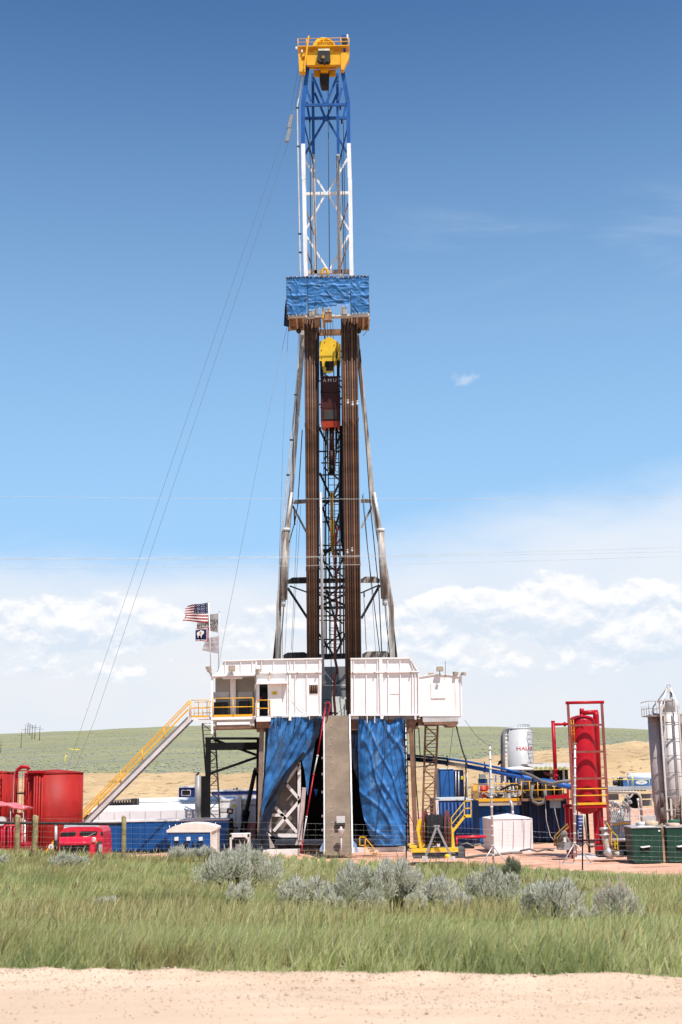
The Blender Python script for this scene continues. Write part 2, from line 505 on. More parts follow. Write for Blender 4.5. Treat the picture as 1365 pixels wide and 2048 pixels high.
def railing(mb, pts, h, r=0.025, mids=(0.5,), post=1.4, toe=None):
    pts = [Vector(p) for p in pts]
    for a, b in zip(pts, pts[1:]):
        for f in (1.0,) + tuple(mids):
            mb.tube(a + Vector((0, 0, h * f)), b + Vector((0, 0, h * f)), r, 6)
        k = max(1, round((b - a).length / post))
        for i in range(k + 1):
            p = a.lerp(b, i / k)
            mb.tube(p, p + Vector((0, 0, h)), r, 6)
        if toe:
            mb.bar(a + Vector((0, 0, toe / 2)), b + Vector((0, 0, toe / 2)), toe, 0.012)


def text_mb(s, size, place, mirror=False, bold=0.0):
    """letters as a mesh; place(u, v) turns flat text coordinates (origin at the middle) into a world point"""
    cu = bpy.data.curves.new('t', 'FONT')
    cu.body, cu.size, cu.align_x, cu.align_y = s, size, 'CENTER', 'CENTER'
    cu.resolution_u = 3
    cu.offset = bold
    o = bpy.data.objects.new('t', cu)
    COL.objects.link(o)
    me = bpy.data.meshes.new_from_object(o.evaluated_get(bpy.context.evaluated_depsgraph_get()))
    bpy.data.objects.remove(o)
    mb = MB()
    mb.verts([place(-v.co.x if mirror else v.co.x, v.co.y) for v in me.vertices])
    for p in me.polygons:
        mb.face(list(p.vertices))
    return mb

# ================================================================ GROUND
def sstep(a, b, t):
    t = min(1.0, max(0.0, (t - a) / (b - a)))
    return t * t * (3 - 2 * t)


def road_edge(x):
    return 11.45 - 0.20 * max(-20, min(20, x)) + 0.06 * noise.noise((x * 1.1, 3.1, 0)) + 0.06 * noise.noise((x * 6, 1.1, 0)) + .04 * noise.noise((x * 15, 2.1, 0))


def field_z(x, y):
    t = y - road_edge(x)
    zc = 1.86 - (0.042 if x < 0 else 0.068) * max(-26, min(26, x))
    if t < 0:
        return 3.40
    s = min(1.0, t / 30.0)
    s = s * (1.35 - 0.35 * s)
    z = 3.44 + (zc - 3.44) * s
    z += 0.10 * noise.noise((x * 0.22, y * 0.22, 5.0)) * min(1, t / 3) + 0.04 * noise.noise((x * 0.9, y * 0.9, 2.0)) * min(1, t / 2)
    edge = 46.0 + 1.5 * noise.noise((x * 0.2, 7.7, 0))
    k = sstep(edge, edge + 11.5, y)
    return z * (1 - k) - 0.12 * k


def grid_sheet(name, mat, xs, ys, zf, kind='structure', smooth=True, label=None):
    X, Y = len(xs), len(ys)
    v = [(x, y, zf(x, y)) for y in ys for x in xs]
    f = [(j * X + i, j * X + i + 1, (j + 1) * X + i + 1, (j + 1) * X + i) for j in range(Y - 1) for i in range(X - 1)]
    me = bpy.data.meshes.new(name)
    me.from_pydata(v, [], f)
    me.materials.append(mat)
    me.polygons.foreach_set('use_smooth', [smooth] * len(f))
    o = bpy.data.objects.new(name, me)
    COL.objects.link(o)
    return tag(o, label, None, None, kind)


def soil(name, cols, scale, bump, bscale, rough=0.95, extra=None):
    m = bpy.data.materials.new(name)
    m.use_nodes = True
    t = NT(m.node_tree)
    oc = t.n('ShaderNodeTexCoord').outputs['Object']
    c = t.mix(t.ramp(t.noise(oc, scale, 6, .6), .35, .65), cols[0], cols[1])
    c = t.mix(t.math('MULTIPLY', t.ramp(t.noise(oc, scale * 4.3, 8, .7), .52, .70), .8), c, cols[2])
    if extra:
        c = extra(t, oc, c)
    hb = t.math('ADD', t.noise(oc, bscale, 8, .65), t.math('MULTIPLY', t.noise(oc, bscale * 6, 3, .6), .35))
    bp = t.n('ShaderNodeBump', {'Height': hb, 'Strength': bump, 'Distance': 0.08})
    b = t.n('ShaderNodeBsdfPrincipled', {'Base Color': c, 'Roughness': rough, 'Specular IOR Level': 0.15, 'Normal': bp.outputs[0]})
    t.n('ShaderNodeOutputMaterial', {0: b.outputs[0]})
    return m


ROAD_M = soil('gravel_road', ((0.555, 0.412, 0.290), (0.63, 0.475, 0.345), (0.50, 0.355, 0.245)), 0.45, .35, 9.0,
              extra=lambda t, oc, c: t.mix(t.math('MULTIPLY', t.ramp(t.noise(t.map(oc, (.14, 1.7, 1)), 1.0, 5, .6), .42, .62), .35), t.mix(t.math('MULTIPLY', t.ramp(t.noise(oc, 26, 5, .7), .62, .72), .4), c, (0.36, 0.25, 0.18)), (0.47, 0.33, 0.225)))
FIELD_M = soil('field_soil', ((0.19, 0.20, 0.085), (0.27, 0.26, 0.125), (0.30, 0.24, 0.145)), 0.6, .5, 6.0)


def wet(t, oc, c):
    f = t.ramp(t.noise(t.map(oc, (.22, .5, 1)), 1.0, 6, .65, .4), .50, .62)
    return t.mix(t.math('MULTIPLY', f, .75), c, (0.30, 0.135, 0.085))


PAD_M = soil('pad_dirt', ((0.58, 0.315, 0.215), (0.65, 0.385, 0.27), (0.49, 0.245, 0.165)), 0.35, .5, 3.0, extra=wet)


def clods(t, oc, c):
    f = t.ramp(t.noise(t.map(oc, (.55, 1, .9), (3, 0, 0)), 1.0, 9, .78, .5), .545, .60)
    c = t.mix(t.math('MULTIPLY', f, .8), c, (0.13, 0.085, 0.05))
    g = t.ramp(t.noise(t.map(oc, (.05, 1, .35)), 1.0, 6, .7, .4), .48, .62)
    return t.mix(t.math('MULTIPLY', g, .5), c, (0.34, 0.23, 0.135))


BERM_M = soil('sand_bank', ((0.43, 0.305, 0.165), (0.50, 0.365, 0.21), (0.36, 0.24, 0.125)), 0.16, 1.0, 1.2, extra=clods)


def hill_cover(t, oc, c):
    f = t.ramp(t.noise(t.map(oc, (.020, .010, 1)), 1.0, 7, .62, .5), .44, .60)
    c = t.mix(t.math('MULTIPLY', f, .75), c, (0.215, 0.218, 0.155))
    f2 = t.ramp(t.noise(t.map(oc, (.30, .10, 1)), 1.0, 6, .75), .50, .62)
    c = t.mix(t.math('MULTIPLY', f2, .55), c, (0.175, 0.180, 0.115))
    f3 = t.ramp(t.noise(t.map(oc, (.012, .030, 1), (5, 0, 0)), 1.0, 7, .7, .6), .62, .70)
    return t.mix(t.math('MULTIPLY', f3, .6), c, (0.46, 0.37, 0.24))


HILL_M = soil('hill_grass', ((0.232, 0.232, 0.112), (0.285, 0.275, 0.145), (0.195, 0.202, 0.108)), 0.018, .35, .5, extra=hill_cover)

xs_n = list(np.arange(-34, 34.01, 0.5))
ys_n = list(np.arange(-30, 8, 4.0)) + list(np.arange(8, 18, 0.35)) + list(np.arange(18, 62, 0.6))
grid_sheet('field', FIELD_M, [-90, -60, -45] + xs_n + [45, 60, 90], ys_n, field_z)


def road_z(x, y):
    t = road_edge(x) - y
    return 3.47 + 0.045 * sstep(0, 3.2, t) + 0.04 * math.exp(-((t - .22) / .22) ** 2) * (1 + noise.noise((x * 3, y * 3, 0)))\
        + 0.012 * noise.noise((x * 2.1, y * 5.0, 1.0)) - (0.30 * sstep(0.05, -0.35, t) if t < .05 else 0)


rv, rf = [], []
xr = list(np.arange(-40, -8, 2.0)) + list(np.arange(-8, 8, 0.06)) + list(np.arange(8, 40.1, 2.0))
tr = [-.35, -.15, 0, .08, .16, .24, .32, .42, .55, .7, .9, 1.1, 1.4, 1.7, 2.0, 2.4, 2.8, 3.4, 4.5, 6, 9, 14]
for tt in tr:
    for x in xr:
        y = road_edge(x) - tt
        rv.append((x, y, road_z(x, y)))
nx = len(xr)
for j in range(len(tr) - 1):
    for i in range(nx - 1):
        rf.append((j * nx + i, (j + 1) * nx + i, (j + 1) * nx + i + 1, j * nx + i + 1))
rm = bpy.data.meshes.new('road')
rm.from_pydata(rv, [], rf)
rm.materials.append(ROAD_M)
rm.polygons.foreach_set('use_smooth', [True] * len(rf))
ro = bpy.data.objects.new('road', rm)
COL.objects.link(ro)
tag(ro, kind='structure')

grid_sheet('pad', PAD_M, [-400, -200, -120] + list(np.arange(-80, 81, 2.0)) + [120, 200, 400],
           [40] + list(np.arange(56, 100, 1.0)) + list(np.arange(100, 176, 4.0)),
           lambda x, y: 0.05 * noise.noise((x * .4, y * .4, 0)) + .05 * noise.noise((x * .13, y * .13, 4)) - (.6 if y < 50 else 0))

# sand bank and mound behind the pad: crest heights read along the bank
YB = 168.0
crest_px = [(-700, 1562), (-200, 1562), (40, 1556), (170, 1547), (330, 1546), (520, 1548), (640, 1546), (770, 1534), (900, 1520),
            (1080, 1503), (1250, 1486), (1365, 1479), (1600, 1470), (2100, 1480)]
crest = [(P(x, y, YB).x, P(x, y, YB).z) for x, y in crest_px]


def crest_z(x):
    return float(np.interp(x, [c[0] for c in crest], [c[1] for c in crest]))


def berm_z(x, y):
    h = crest_z(x)
    k = sstep(146, YB, y) ** 0.75
    z = -0.15 + (h + 0.15) * k
    z += k * (0.42 * noise.noise((x * .22, y * .22, 1)) + .16 * noise.noise((x * .7, y * .5, 6)) + .10 * noise.noise((x * 1.7, y * 1.3, 3)))
    if y > YB + 1:
        z -= (y - YB - 1) * 0.14
    return z


grid_sheet('sand_bank', BERM_M, [-300, -160] + list(np.arange(-75, 90, 0.6)) + [160, 300], list(np.arange(144, 178, 0.8)), berm_z)

# hillside: seen slope rises steadily from the bank to the skyline
Y1, Y2 = 171.0, 720.0
sky_px = [(-1400, 1500), (-500, 1482), (0, 1468), (170, 1461), (330, 1453), (430, 1450.5), (700, 1449), (930, 1453), (1060, 1455), (1250, 1457.5),
          (1365, 1462), (1900, 1478), (2700, 1500)]
sky_u = [P(x, y, 1).x for x, y in sky_px]
sky_s = [P(x, y, 1).z - CZ for x, y in sky_px]


def hill_z(u, y):
    e1 = float(np.interp(u, sky_u, sky_s))
    e0 = (crest_z(u * YB) - 0.55 - CZ) / Y1
    t = (y - Y1) / (Y2 - Y1)
    if t <= 1:
        e = e0 + (e1 - e0) * max(0, t) ** 0.62
    else:
        e = e1 - 0.03 * (t - 1)
    z = CZ + e * y
    amp = 0.5 * min(1, max(0, t) * 4) * (1 if t < 1.05 else 0.3)
    return z + amp * (1.4 * noise.noise((u * y * .02, y * .012, 0)) + .5 * noise.noise((u * y * .06, y * .05, 2)))


us = list(np.arange(-1.3, -0.45, 0.05)) + list(np.arange(-0.45, 0.45, 0.006)) + list(np.arange(0.45, 1.31, 0.05))
yh = list(np.linspace(Y1, 260, 30)) + list(np.linspace(264, Y2, 90)) + [760, 820, 900, 1000]
hv = [(u * y, y, hill_z(u, y)) for y in yh for u in us]
nu = len(us)
hf = [(j * nu + i, j * nu + i + 1, (j + 1) * nu + i + 1, (j + 1) * nu + i) for j in range(len(yh) - 1) for i in range(nu - 1)]
hm = bpy.data.meshes.new('hill')
hm.from_pydata(hv, [], hf)
hm.materials.append(HILL_M)
hm.polygons.foreach_set('use_smooth', [True] * len(hf))
ho = bpy.data.objects.new('hill', hm)
COL.objects.link(ho)
tag(ho, kind='structure')


# ---------------------------------------------------------------- plants as many small leaves
def leaf_mat(name, cols, rough=0.75, trans=0.25, patch=None):
    m = bpy.data.materials.new(name)
    m.use_nodes = True
    t = NT(m.node_tree)
    ri = t.n('ShaderNodeNewGeometry').outputs['Random Per Island']
    cr = t.n('ShaderNodeValToRGB', {'Fac': ri})
    e = cr.color_ramp.elements
    while len(e) < len(cols):
        e.new(0.5)
    for i, c in enumerate(cols):
        e[i].position = i / (len(cols) - 1)
        e[i].color = (*c, 1)
    c = cr.outputs[0]
    oc = t.n('ShaderNodeTexCoord').outputs['Object']
    if patch:
        c = patch(t, oc, c)
    b = t.n('ShaderNodeBsdfPrincipled', {'Base Color': c, 'Roughness': rough, 'Specular IOR Level': 0.25})
    tr_ = t.n('ShaderNodeBsdfTranslucent', {'Color': c})
    mx = t.n('ShaderNodeMixShader', {0: trans, 1: b.outputs[0], 2: tr_.outputs[0]})
    t.n('ShaderNodeOutputMaterial', {0: mx.outputs[0]})
    return m


def raw_mesh(name, verts, loops, starts, totals, mat, smooth=False):
    me = bpy.data.meshes.new(name)
    me.vertices.add(len(verts))
    me.vertices.foreach_set('co', np.asarray(verts, dtype=np.float32).ravel())
    me.loops.add(len(loops))
    me.loops.foreach_set('vertex_index', np.asarray(loops, dtype=np.int32))
    me.polygons.add(len(starts))
    me.polygons.foreach_set('loop_start', np.asarray(starts, dtype=np.int32))
    me.polygons.foreach_set('loop_total', np.asarray(totals, dtype=np.int32))
    me.materials.append(mat)
    me.polygons.foreach_set('use_smooth', [smooth] * len(starts))
    me.update(calc_edges=True)
    return me


def blades(base, tip, width, bend, side):
    """N blades: a quad and a tapering tip; base, tip, bend, side are (N,3), width is (N,)"""
    n = len(base)
    mid = base * 0.45 + tip * 0.55 + bend
    wv = side * width[:, None] * 0.5
    v = np.stack([base - wv, base + wv, mid + wv * .75, mid - wv * .75, tip], 1).reshape(-1, 3)
    k = np.arange(n)[:, None] * 5
    loops = np.concatenate([k + np.array([[0, 1, 2, 3]]), k + np.array([[3, 2, 4]])], 1).ravel()
    starts = (np.arange(n)[:, None] * 7 + np.array([[0, 4]])).ravel()
    totals = np.tile([4, 3], n)
    return v, loops, starts, totals


def grass_patch(t, oc, c):
    a = t.ramp(t.noise(t.map(oc, (.16, .30, 0)), 1.0, 5, .6, .3), .50, .62)
    c = t.mix(t.math('MULTIPLY', a, .78), c, (0.27, 0.215, 0.085))
    b = t.ramp(t.noise(t.map(oc, (.55, .5, 0), (4, 9, 0)), 1.0, 6, .65, .3), .50, .62)
    return t.mix(t.math('MULTIPLY', b, .6), c, (0.165, 0.215, 0.075))


GRASS_M = leaf_mat('grass_blades', [(0.265, 0.305, 0.095), (0.415, 0.44, 0.155), (0.55, 0.54, 0.235), (0.34, 0.395, 0.185), (0.76, 0.69, 0.41)],
                   trans=.45, patch=grass_patch)
rng = np.random.default_rng(11)
_fz = np.vectorize(field_z)
_re = np.vectorize(road_edge)


def grass_batch(n, d0, d1, h0, h1, w0, w1, power=1.0, tuft=0.0, xm=0.40):
    u = rng.uniform(-xm, xm, n)
    y = d0 + (d1 - d0) * rng.random(n) ** power
    x = u * y + (0 if d0 > 14 else 0)
    e = _re(x)
    if d0 < 14:
        y = e - 0.10 + (y - d0)
    if tuft:
        gx, gy = np.round(x / tuft) * tuft, np.round(y / tuft) * tuft
        jx = np.sin(gx * 12.9 + gy * 78.2) * .45 * tuft
        jy = np.sin(gx * 39.3 + gy * 11.1) * .45 * tuft
        x = x + (gx + jx - x) * .62
        y = np.maximum(y + (gy + jy - y) * .62, e - .15)
    z = _fz(x, y)
    pn = np.array([noise.noise((a * .35, b * .35, 8)) for a, b in zip(x, y)])
    h = rng.uniform(h0, h1, n) * (.92 + .75 * pn)
    h *= np.clip((y - e + .15) / .9, .22, 1)
    b = np.stack([x, y, z - .02], 1)
    lean = np.stack([rng.normal(.22, .26, n), rng.normal(.14, .28, n), np.ones(n)], 1)
    t = b + lean * h[:, None]
    bend = np.stack([-.08 * h + rng.normal(0, .03, n) * h, rng.normal(0, .04, n) * h, .06 * h], 1)
    a = rng.uniform(-.9, .9, n)
    side = np.stack([np.cos(a), np.sin(a), np.zeros(n)], 1)
    return blades(b, t, rng.uniform(w0, w1, n), bend, side)


def merge(parts):
    vs, ls, ss, ts = [], [], [], []
    vo = lo = 0
    for v, l, s, t in parts:
        vs.append(v); ls.append(l + vo); ss.append(s + lo); ts.append(t)
        vo += len(v); lo += len(l)
    return np.concatenate(vs), np.concatenate(ls), np.concatenate(ss), np.concatenate(ts)


gm = raw_mesh('grass', *merge([
    grass_batch(34000, 11.3, 16.5, .15, .36, .006, .012, 1.0, .17),
    grass_batch(38000, 14.5, 24.0, .15, .33, .008, .016, 1.0, .26, .36),
    grass_batch(44000, 22.0, 38.0, .14, .31, .012, .022, 1.0, .36, .34),
    grass_batch(36000, 36.0, 50.0, .14, .31, .016, .030, 1.0, .4, .34),
    grass_batch(6000, 10.85, 11.9, .05, .20, .005, .010, 1.0, .38),
    grass_batch(2200, 11.6, 32.0, .45, .75, .005, .009, 1.2),
]), GRASS_M)
go = bpy.data.objects.new('grass', gm)
COL.objects.link(go)
tag(go, 'tall green roadside grass bending in the wind', 'grass', None, 'stuff')

# dry stalks with brown seed heads, in drifts
DRY_M = leaf_mat('dry_stalks', [(0.26, 0.20, 0.08), (0.40, 0.33, 0.14), (0.58, 0.51, 0.27), (0.32, 0.27, 0.10)], trans=.3)


def drift_batch(n, d0, d1, h0, h1, wd):
    u = rng.uniform(-.36, .36, n)
    y = d0 + (d1 - d0) * rng.random(n)
    x = u * y
    k = np.array([noise.noise((a * .18, b * .33, 21)) + .4 * noise.noise((a * .7, b * .9, 22)) for a, b in zip(x, y)])
    m_ = (k > .06) & (y > _re(x) + .5)
    x, y = x[m_], y[m_]
    n = len(x)
    b = np.stack([x, y, _fz(x, y)], 1)
    h = rng.uniform(h0, h1, n)
    t = b + np.stack([rng.normal(.2, .25, n), rng.normal(0, .2, n), np.ones(n)], 1) * h[:, None]
    d = t - b
    a = rng.uniform(-.9, .9, n)
    sd = np.stack([np.cos(a), np.sin(a), np.zeros(n)], 1)
    z0 = np.zeros((n, 3))
    return [blades(b, t, np.full(n, wd * .45), z0, sd), blades(b + d * .72, t + d * .12, rng.uniform(.8, 1.6, n) * wd, d * .05, sd)]


dmesh = raw_mesh('dry_grass', *merge(drift_batch(9000, 12, 22, .22, .42, .009) + drift_batch(11000, 20, 47, .20, .38, .017)), DRY_M)
dob = bpy.data.objects.new('dry_grass', dmesh)
COL.objects.link(dob)
tag(dob, 'brown seed heads and dry stalks drifting through the green grass', 'dry grass', None, 'stuff')

# loose stones on the road
PEB_M = paint('road_stones', (0.55, 0.41, 0.30), 0.9, var=.1, island=.35)
n = 9000
px_ = rng.uniform(-5.2, 5.2, n)
pt = np.abs(rng.normal(0, 1.1, n)) ** 1.15
keep = pt < 3.6
px_, pt = px_[keep], pt[keep]
n = len(px_)
py_ = _re(px_) - pt + .06
pz_ = np.array([road_z(a, b) for a, b in zip(px_, py_)])
sz = rng.uniform(.003, .010, n) * np.where(rng.random(n) < .03, 2.4, 1.0)
octv = np.array([(1, 0, 0), (0, 1, 0), (-1, 0, 0), (0, -1, 0), (0, 0, .8), (0, 0, -.6)])
octf = np.array([(0, 1, 4), (1, 2, 4), (2, 3, 4), (3, 0, 4), (1, 0, 5), (2, 1, 5), (3, 2, 5), (0, 3, 5)])
ang = rng.uniform(0, 6.28, n)
ov = octv[None] * (sz[:, None, None] * rng.uniform(.6, 1.4, (n, 6, 1)))
ox = ov[..., 0] * np.cos(ang)[:, None] - ov[..., 1] * np.sin(ang)[:, None]
oy = ov[..., 0] * np.sin(ang)[:, None] + ov[..., 1] * np.cos(ang)[:, None]
V = np.stack([ox + px_[:, None], oy + py_[:, None], ov[..., 2] + pz_[:, None] + sz[:, None] * .25], 2).reshape(-1, 3)
Lp = (np.arange(n)[:, None, None] * 6 + octf[None]).ravel()
pm = raw_mesh('gravel', V, Lp, np.arange(n * 8) * 3, np.full(n * 8, 3), PEB_M)
po = bpy.data.objects.new('gravel', pm)
COL.objects.link(po)
tag(po, 'loose pale stones scattered along the gravel road', 'gravel', None, 'stuff')

# far sagebrush on the hill, too many to count
n = 15000
yy = Y1 + 3 + (690 - Y1) * rng.random(n) ** 1.15
uu = rng.uniform(-.36, .36, n)
dens = np.array([noise.noise((u * y * .018, y * .012, 3)) + .35 * noise.noise((u * y * .09, y * .05, 9)) for u, y in zip(uu, yy)])
keep = dens > rng.uniform(-.55, .55, n)
uu, yy = uu[keep], yy[keep]
n = len(uu)
zz = np.array([hill_z(u, y) for u, y in zip(uu, yy)])
sz = rng.uniform(.11, .34, n)
ov = octv[None] * (sz[:, None, None] * rng.uniform(.55, 1.35, (n, 6, 1))) * np.array([1.0, 1.0, 1.0])
V = (ov + np.stack([uu * yy, yy, zz + sz * .25], 1)[:, None, :]).reshape(-1, 3)
Lp = (np.arange(n)[:, None, None] * 6 + octf[None]).ravel()
SAGE_FAR = leaf_mat('far_sage', [(0.215, 0.235, 0.165), (0.28, 0.295, 0.225), (0.34, 0.35, 0.28)], trans=.1)
sm_ = raw_mesh('sagebrush_cover', V, Lp, np.arange(n * 8) * 3, np.full(n * 8, 3), SAGE_FAR)
so_ = bpy.data.objects.new('sagebrush_cover', sm_)
COL.objects.link(so_)
tag(so_, 'grey green sagebrush dotted over the whole hillside', 'sagebrush', None, 'stuff')


# ---------------------------------------------------------------- sagebrush near the road
def ground_hit(px, py):
    y = 9.0
    while y < 62:
        p = P(px, py, y)
        if p.z <= field_z(p.x, y):
            return p
        y += 0.1
    return P(px, py, 46)


SAGE = leaf_mat('sage_leaves', [(0.38, 0.39, 0.285), (0.57, 0.565, 0.44), (0.74, 0.72, 0.59), (0.61, 0.595, 0.475)], trans=.42)
SAGE_P = leaf_mat('sage_leaves_pale', [(0.48, 0.47, 0.375), (0.66, 0.645, 0.525), (0.80, 0.775, 0.655), (0.59, 0.575, 0.465)], trans=.42)
SAGE_G = leaf_mat('sage_leaves_green', [(0.16, 0.19, 0.105), (0.23, 0.26, 0.165), (0.31, 0.325, 0.225)], trans=.3)
TWIG = paint('sage_twigs', (0.105, 0.075, 0.055), 0.9, var=.2)
TWIG_P = paint('dry_twigs', (0.36, 0.29, 0.24), 0.9, var=.2)


def sage(cx, by, wpx, hpx, leaves, label, mat=SAGE, twig=TWIG, lobes=9, dry=0):
    base = ground_hit(cx, by)
    base.z = field_z(base.x, base.y)
    m = mpp(base)
    W, H = wpx * m / 2, hpx * m
    root = thing('sagebrush', label, 'shrub', base, 'sagebrush in the roadside grass')
    r = np.random.default_rng(int(cx * 7 + by))
    lobes = int(lobes * 1.7)
    # lobes: heads of foliage at the ends of branching stems
    a = r.uniform(0, 6.283, lobes)
    rr = np.sqrt(r.random(lobes)) * .78
    lc = np.stack([np.cos(a) * rr * W, np.sin(a) * rr * W * .8, H * (.40 + .38 * (1 - rr ** 2) * r.uniform(.7, 1.05, lobes))], 1)
    lr = np.stack([W * r.uniform(.13, .28, lobes), W * r.uniform(.13, .28, lobes), H * r.uniform(.14, .34, lobes)], 1)
    lc[:, 2] *= r.uniform(.72, 1.18, lobes)
    n = leaves
    li = r.integers(0, lobes, n)
    dv = r.normal(0, 1, (n, 3))
    dv /= np.linalg.norm(dv, axis=1)[:, None]
    rad = r.random(n) ** .5 * (1 + .25 * (r.random(n) < .12))
    p = lc[li] + dv * lr[li] * rad[:, None]
    p[:, 2] = np.maximum(p[:, 2], H * .04 + r.random(n) * H * .12)
    up = dv * .55 + np.array([0.10, 0, 1.0]) + r.normal(0, .28, (n, 3))
    up /= np.linalg.norm(up, axis=1)[:, None]
    L = r.uniform(.5, 1.3, n) * .060 * (1 + .5 * (p[:, 2] / H))
    sd = np.cross(up, r.normal(0, 1, (n, 3)))
    sd /= np.linalg.norm(sd, axis=1)[:, None]
    v, lo, st, to = blades(p, p + up * L[:, None], r.uniform(.010, .020, n), r.normal(0, .006, (n, 3)), sd)
    o = bpy.data.objects.new('foliage', raw_mesh('foliage', v, lo, st, to, mat))
    COL.objects.link(o)
    o.parent = root
    mb = MB()
    for i in range(lobes):
        b = Vector((r.normal(0, .06) * W, r.normal(0, .06) * W, -.02))
        c = Vector(lc[i])
        mid = b.lerp(c, .5) + Vector((r.normal(0, .06), r.normal(0, .06), .04))
        mb.path([b, mid, c], [.022, .014, .007], 5)
        for q in range(5 + dry):
            e = c + Vector(r.normal(0, 1, 3) * lr[i] * .75) + Vector((0, 0, lr[i][2] * (.55 + (.5 if dry else 0))))
            mb.path([mid.lerp(c, r.uniform(.3, 1)), c.lerp(e, .5) + Vector(r.normal(0, .02, 3)), e], [.010, .006, .003], 4)
    tw = bpy.data.objects.new('branches', mb.mesh('branches', twig))
    COL.objects.link(tw)
    tw.parent = root


sage(480, 1794, 200, 96, 15000, 'largest dense grey sagebrush, alone in the grass left of the ramp', SAGE, lobes=26)
sage(481, 1826, 62, 54, 2600, 'small pale sagebrush just in front of the largest dense one', SAGE_P, lobes=6)
sage(615, 1830, 124, 68, 5000, 'low pale silvery sagebrush with dry patches at the left end of the row', SAGE_P, lobes=12)
sage(706, 1836, 124, 104, 9000, 'tall grey sagebrush in the row below the foot of the ramp', SAGE, lobes=15)
sage(792, 1834, 120, 104, 9000, 'tall silvery sagebrush in the row below the right blue tarp', SAGE_P, lobes=15)
sage(874, 1830, 112, 70, 5200, 'low silvery sagebrush in the row below the yellow cable reel', SAGE_P, lobes=11)
sage(988, 1824, 136, 80, 7500, 'rounded grey sagebrush in front of the small dark green one', SAGE, lobes=15)
sage(1021, 1768, 52, 46, 3200, 'small dark green round sagebrush behind the rounded grey one', SAGE_G, lobes=6)
sage(1108, 1854, 142, 94, 8000, 'wide pale sagebrush spreading over the grass below the red separator', SAGE_P, lobes=16)
sage(1238, 1856, 100, 76, 3000, 'half dead sagebrush with bare dry twigs standing up', SAGE_P, TWIG_P, lobes=9, dry=9)
sage(140, 1748, 84, 42, 3800, 'grey sagebrush in the grass in front of the red truck', SAGE, lobes=9)
sage(212, 1818, 64, 20, 700, 'tiny flat sagebrush alone in the open grass at left', SAGE_P, lobes=5)
sage(356, 1722, 66, 26, 1800, 'low pale sagebrush below the left side of the small shed', SAGE_P, lobes=6)
sage(412, 1724, 72, 28, 2000, 'low pale sagebrush below the right side of the small shed', SAGE_P, lobes=7)
sage(8, 1738, 44, 26, 1300, 'small pale sagebrush at the foot of the first wooden fence post', SAGE_P, lobes=5)
sage(742, 1775, 60, 30, 1500, 'low green tinged sagebrush behind the tall silvery row', SAGE_G, lobes=6)

sage(655, 1842, 74, 54, 2600, 'small pale sagebrush tucked between the left end of the row and the tall grey one', SAGE_P, lobes=6)
sage(752, 1846, 70, 56, 2600, 'small grey sagebrush filling the gap between the two tall ones of the row', SAGE, lobes=6)
sage(836, 1840, 66, 50, 2200, 'small pale sagebrush leaning on the right side of the tall silvery one', SAGE_P, lobes=6)
sage(918, 1836, 66, 44, 1900, 'low ragged sagebrush trailing off at the right end of the row', SAGE_P, lobes=6)
sage(1172, 1860, 60, 40, 1500, 'low ragged sagebrush between the wide pale one and the half dead one', SAGE_P, TWIG_P, lobes=6, dry=4)

# ================================================================ FENCE AND WIRES IN FRONT
YF = 45.0
fence = thing('wire_fence', 'wooden post and woven wire fence along the field with a pipe top rail', 'fence', P(683, 1705, YF))


def post_part(cx0, y0, cx1, y1, wpx):
    a, b = P(cx1, y1, YF), P(cx0, y0, YF)
    b.x += 0
    a.z = field_z(a.x, a.y) - .3
    r = wpx * mpp(a) / 2
    mb = MB()
    pts = [a.lerp(b, k / 8) + Vector((rnd(-.006, .006), rnd(-.006, .006), 0)) for k in range(9)] + [b + Vector((.01, 0, r * .25))]
    mb.path(pts, [r * rnd(.94, 1.05) for _ in range(9)] + [r * .72], 14)
    part('wooden_post', mb, WOOD, fence)


post_part(36, 1632, 34.5, 1722, 11.5)
post_part(72, 1632, 69, 1705, 11.5)
post_part(248.5, 1634, 247.5, 1714, 10)
for x0, y0, y1 in ((813, 1646, 1730), (1165.5, 1650, 1740)):
    mb = MB()
    a, b = P(x0, y1, YF - .05), P(x0, y0, YF - .05)
    mb.bar(a, b, .045, .012).bar(a + Vector((0, -.02, 0)), b + Vector((0, -.02, 0)), .010, .045)
    part('steel_post', mb, BLACK, fence)
mb = MB()
mb.tube(P(-420, 1640, YF + .05), P(246, 1648.5, YF + .05), .047, 12)
part('top_rail', mb, RAILPIPE, fence)
mb = MB()
FW = paint('fence_wire', (0.34, 0.33, 0.33), 0.45, .5)
lines = [(1635, 1640, 1651, 1668), (1651, 1655, 1662, 1678), (1662, 1667, 1672, 1690), (1672, 1678, 1680, 1700), (1683, 1687, 1690, 1710),
         (1692, 1697, 1699, 1718), (1702, 1706, 1712, 1732)]
for ln in lines:
    pts = []
    for x in range(-600, 2001, 60):
        y = float(np.interp(x, (0, 249, 813, 1165), ln)) + (x > 1165) * (x - 1165) * .022
        pts.append(P(x, y + rnd(-.5, .5), YF - .06))
    mb.path(pts, .0028, 4)
for x in range(-600, 2001, 16):
    y0 = float(np.interp(x, (0, 249, 813, 1165), lines[0])) + (x > 1165) * (x - 1165) * .022
    y1 = float(np.interp(x, (0, 249, 813, 1165), lines[-1])) + (x > 1165) * (x - 1165) * .022
    mb.tube(P(x, y0, YF - .06), P(x + rnd(-1, 1), y1 + 4, YF - .06), .0018, 3, caps=False)
part('woven_wire', mb, FW, fence)

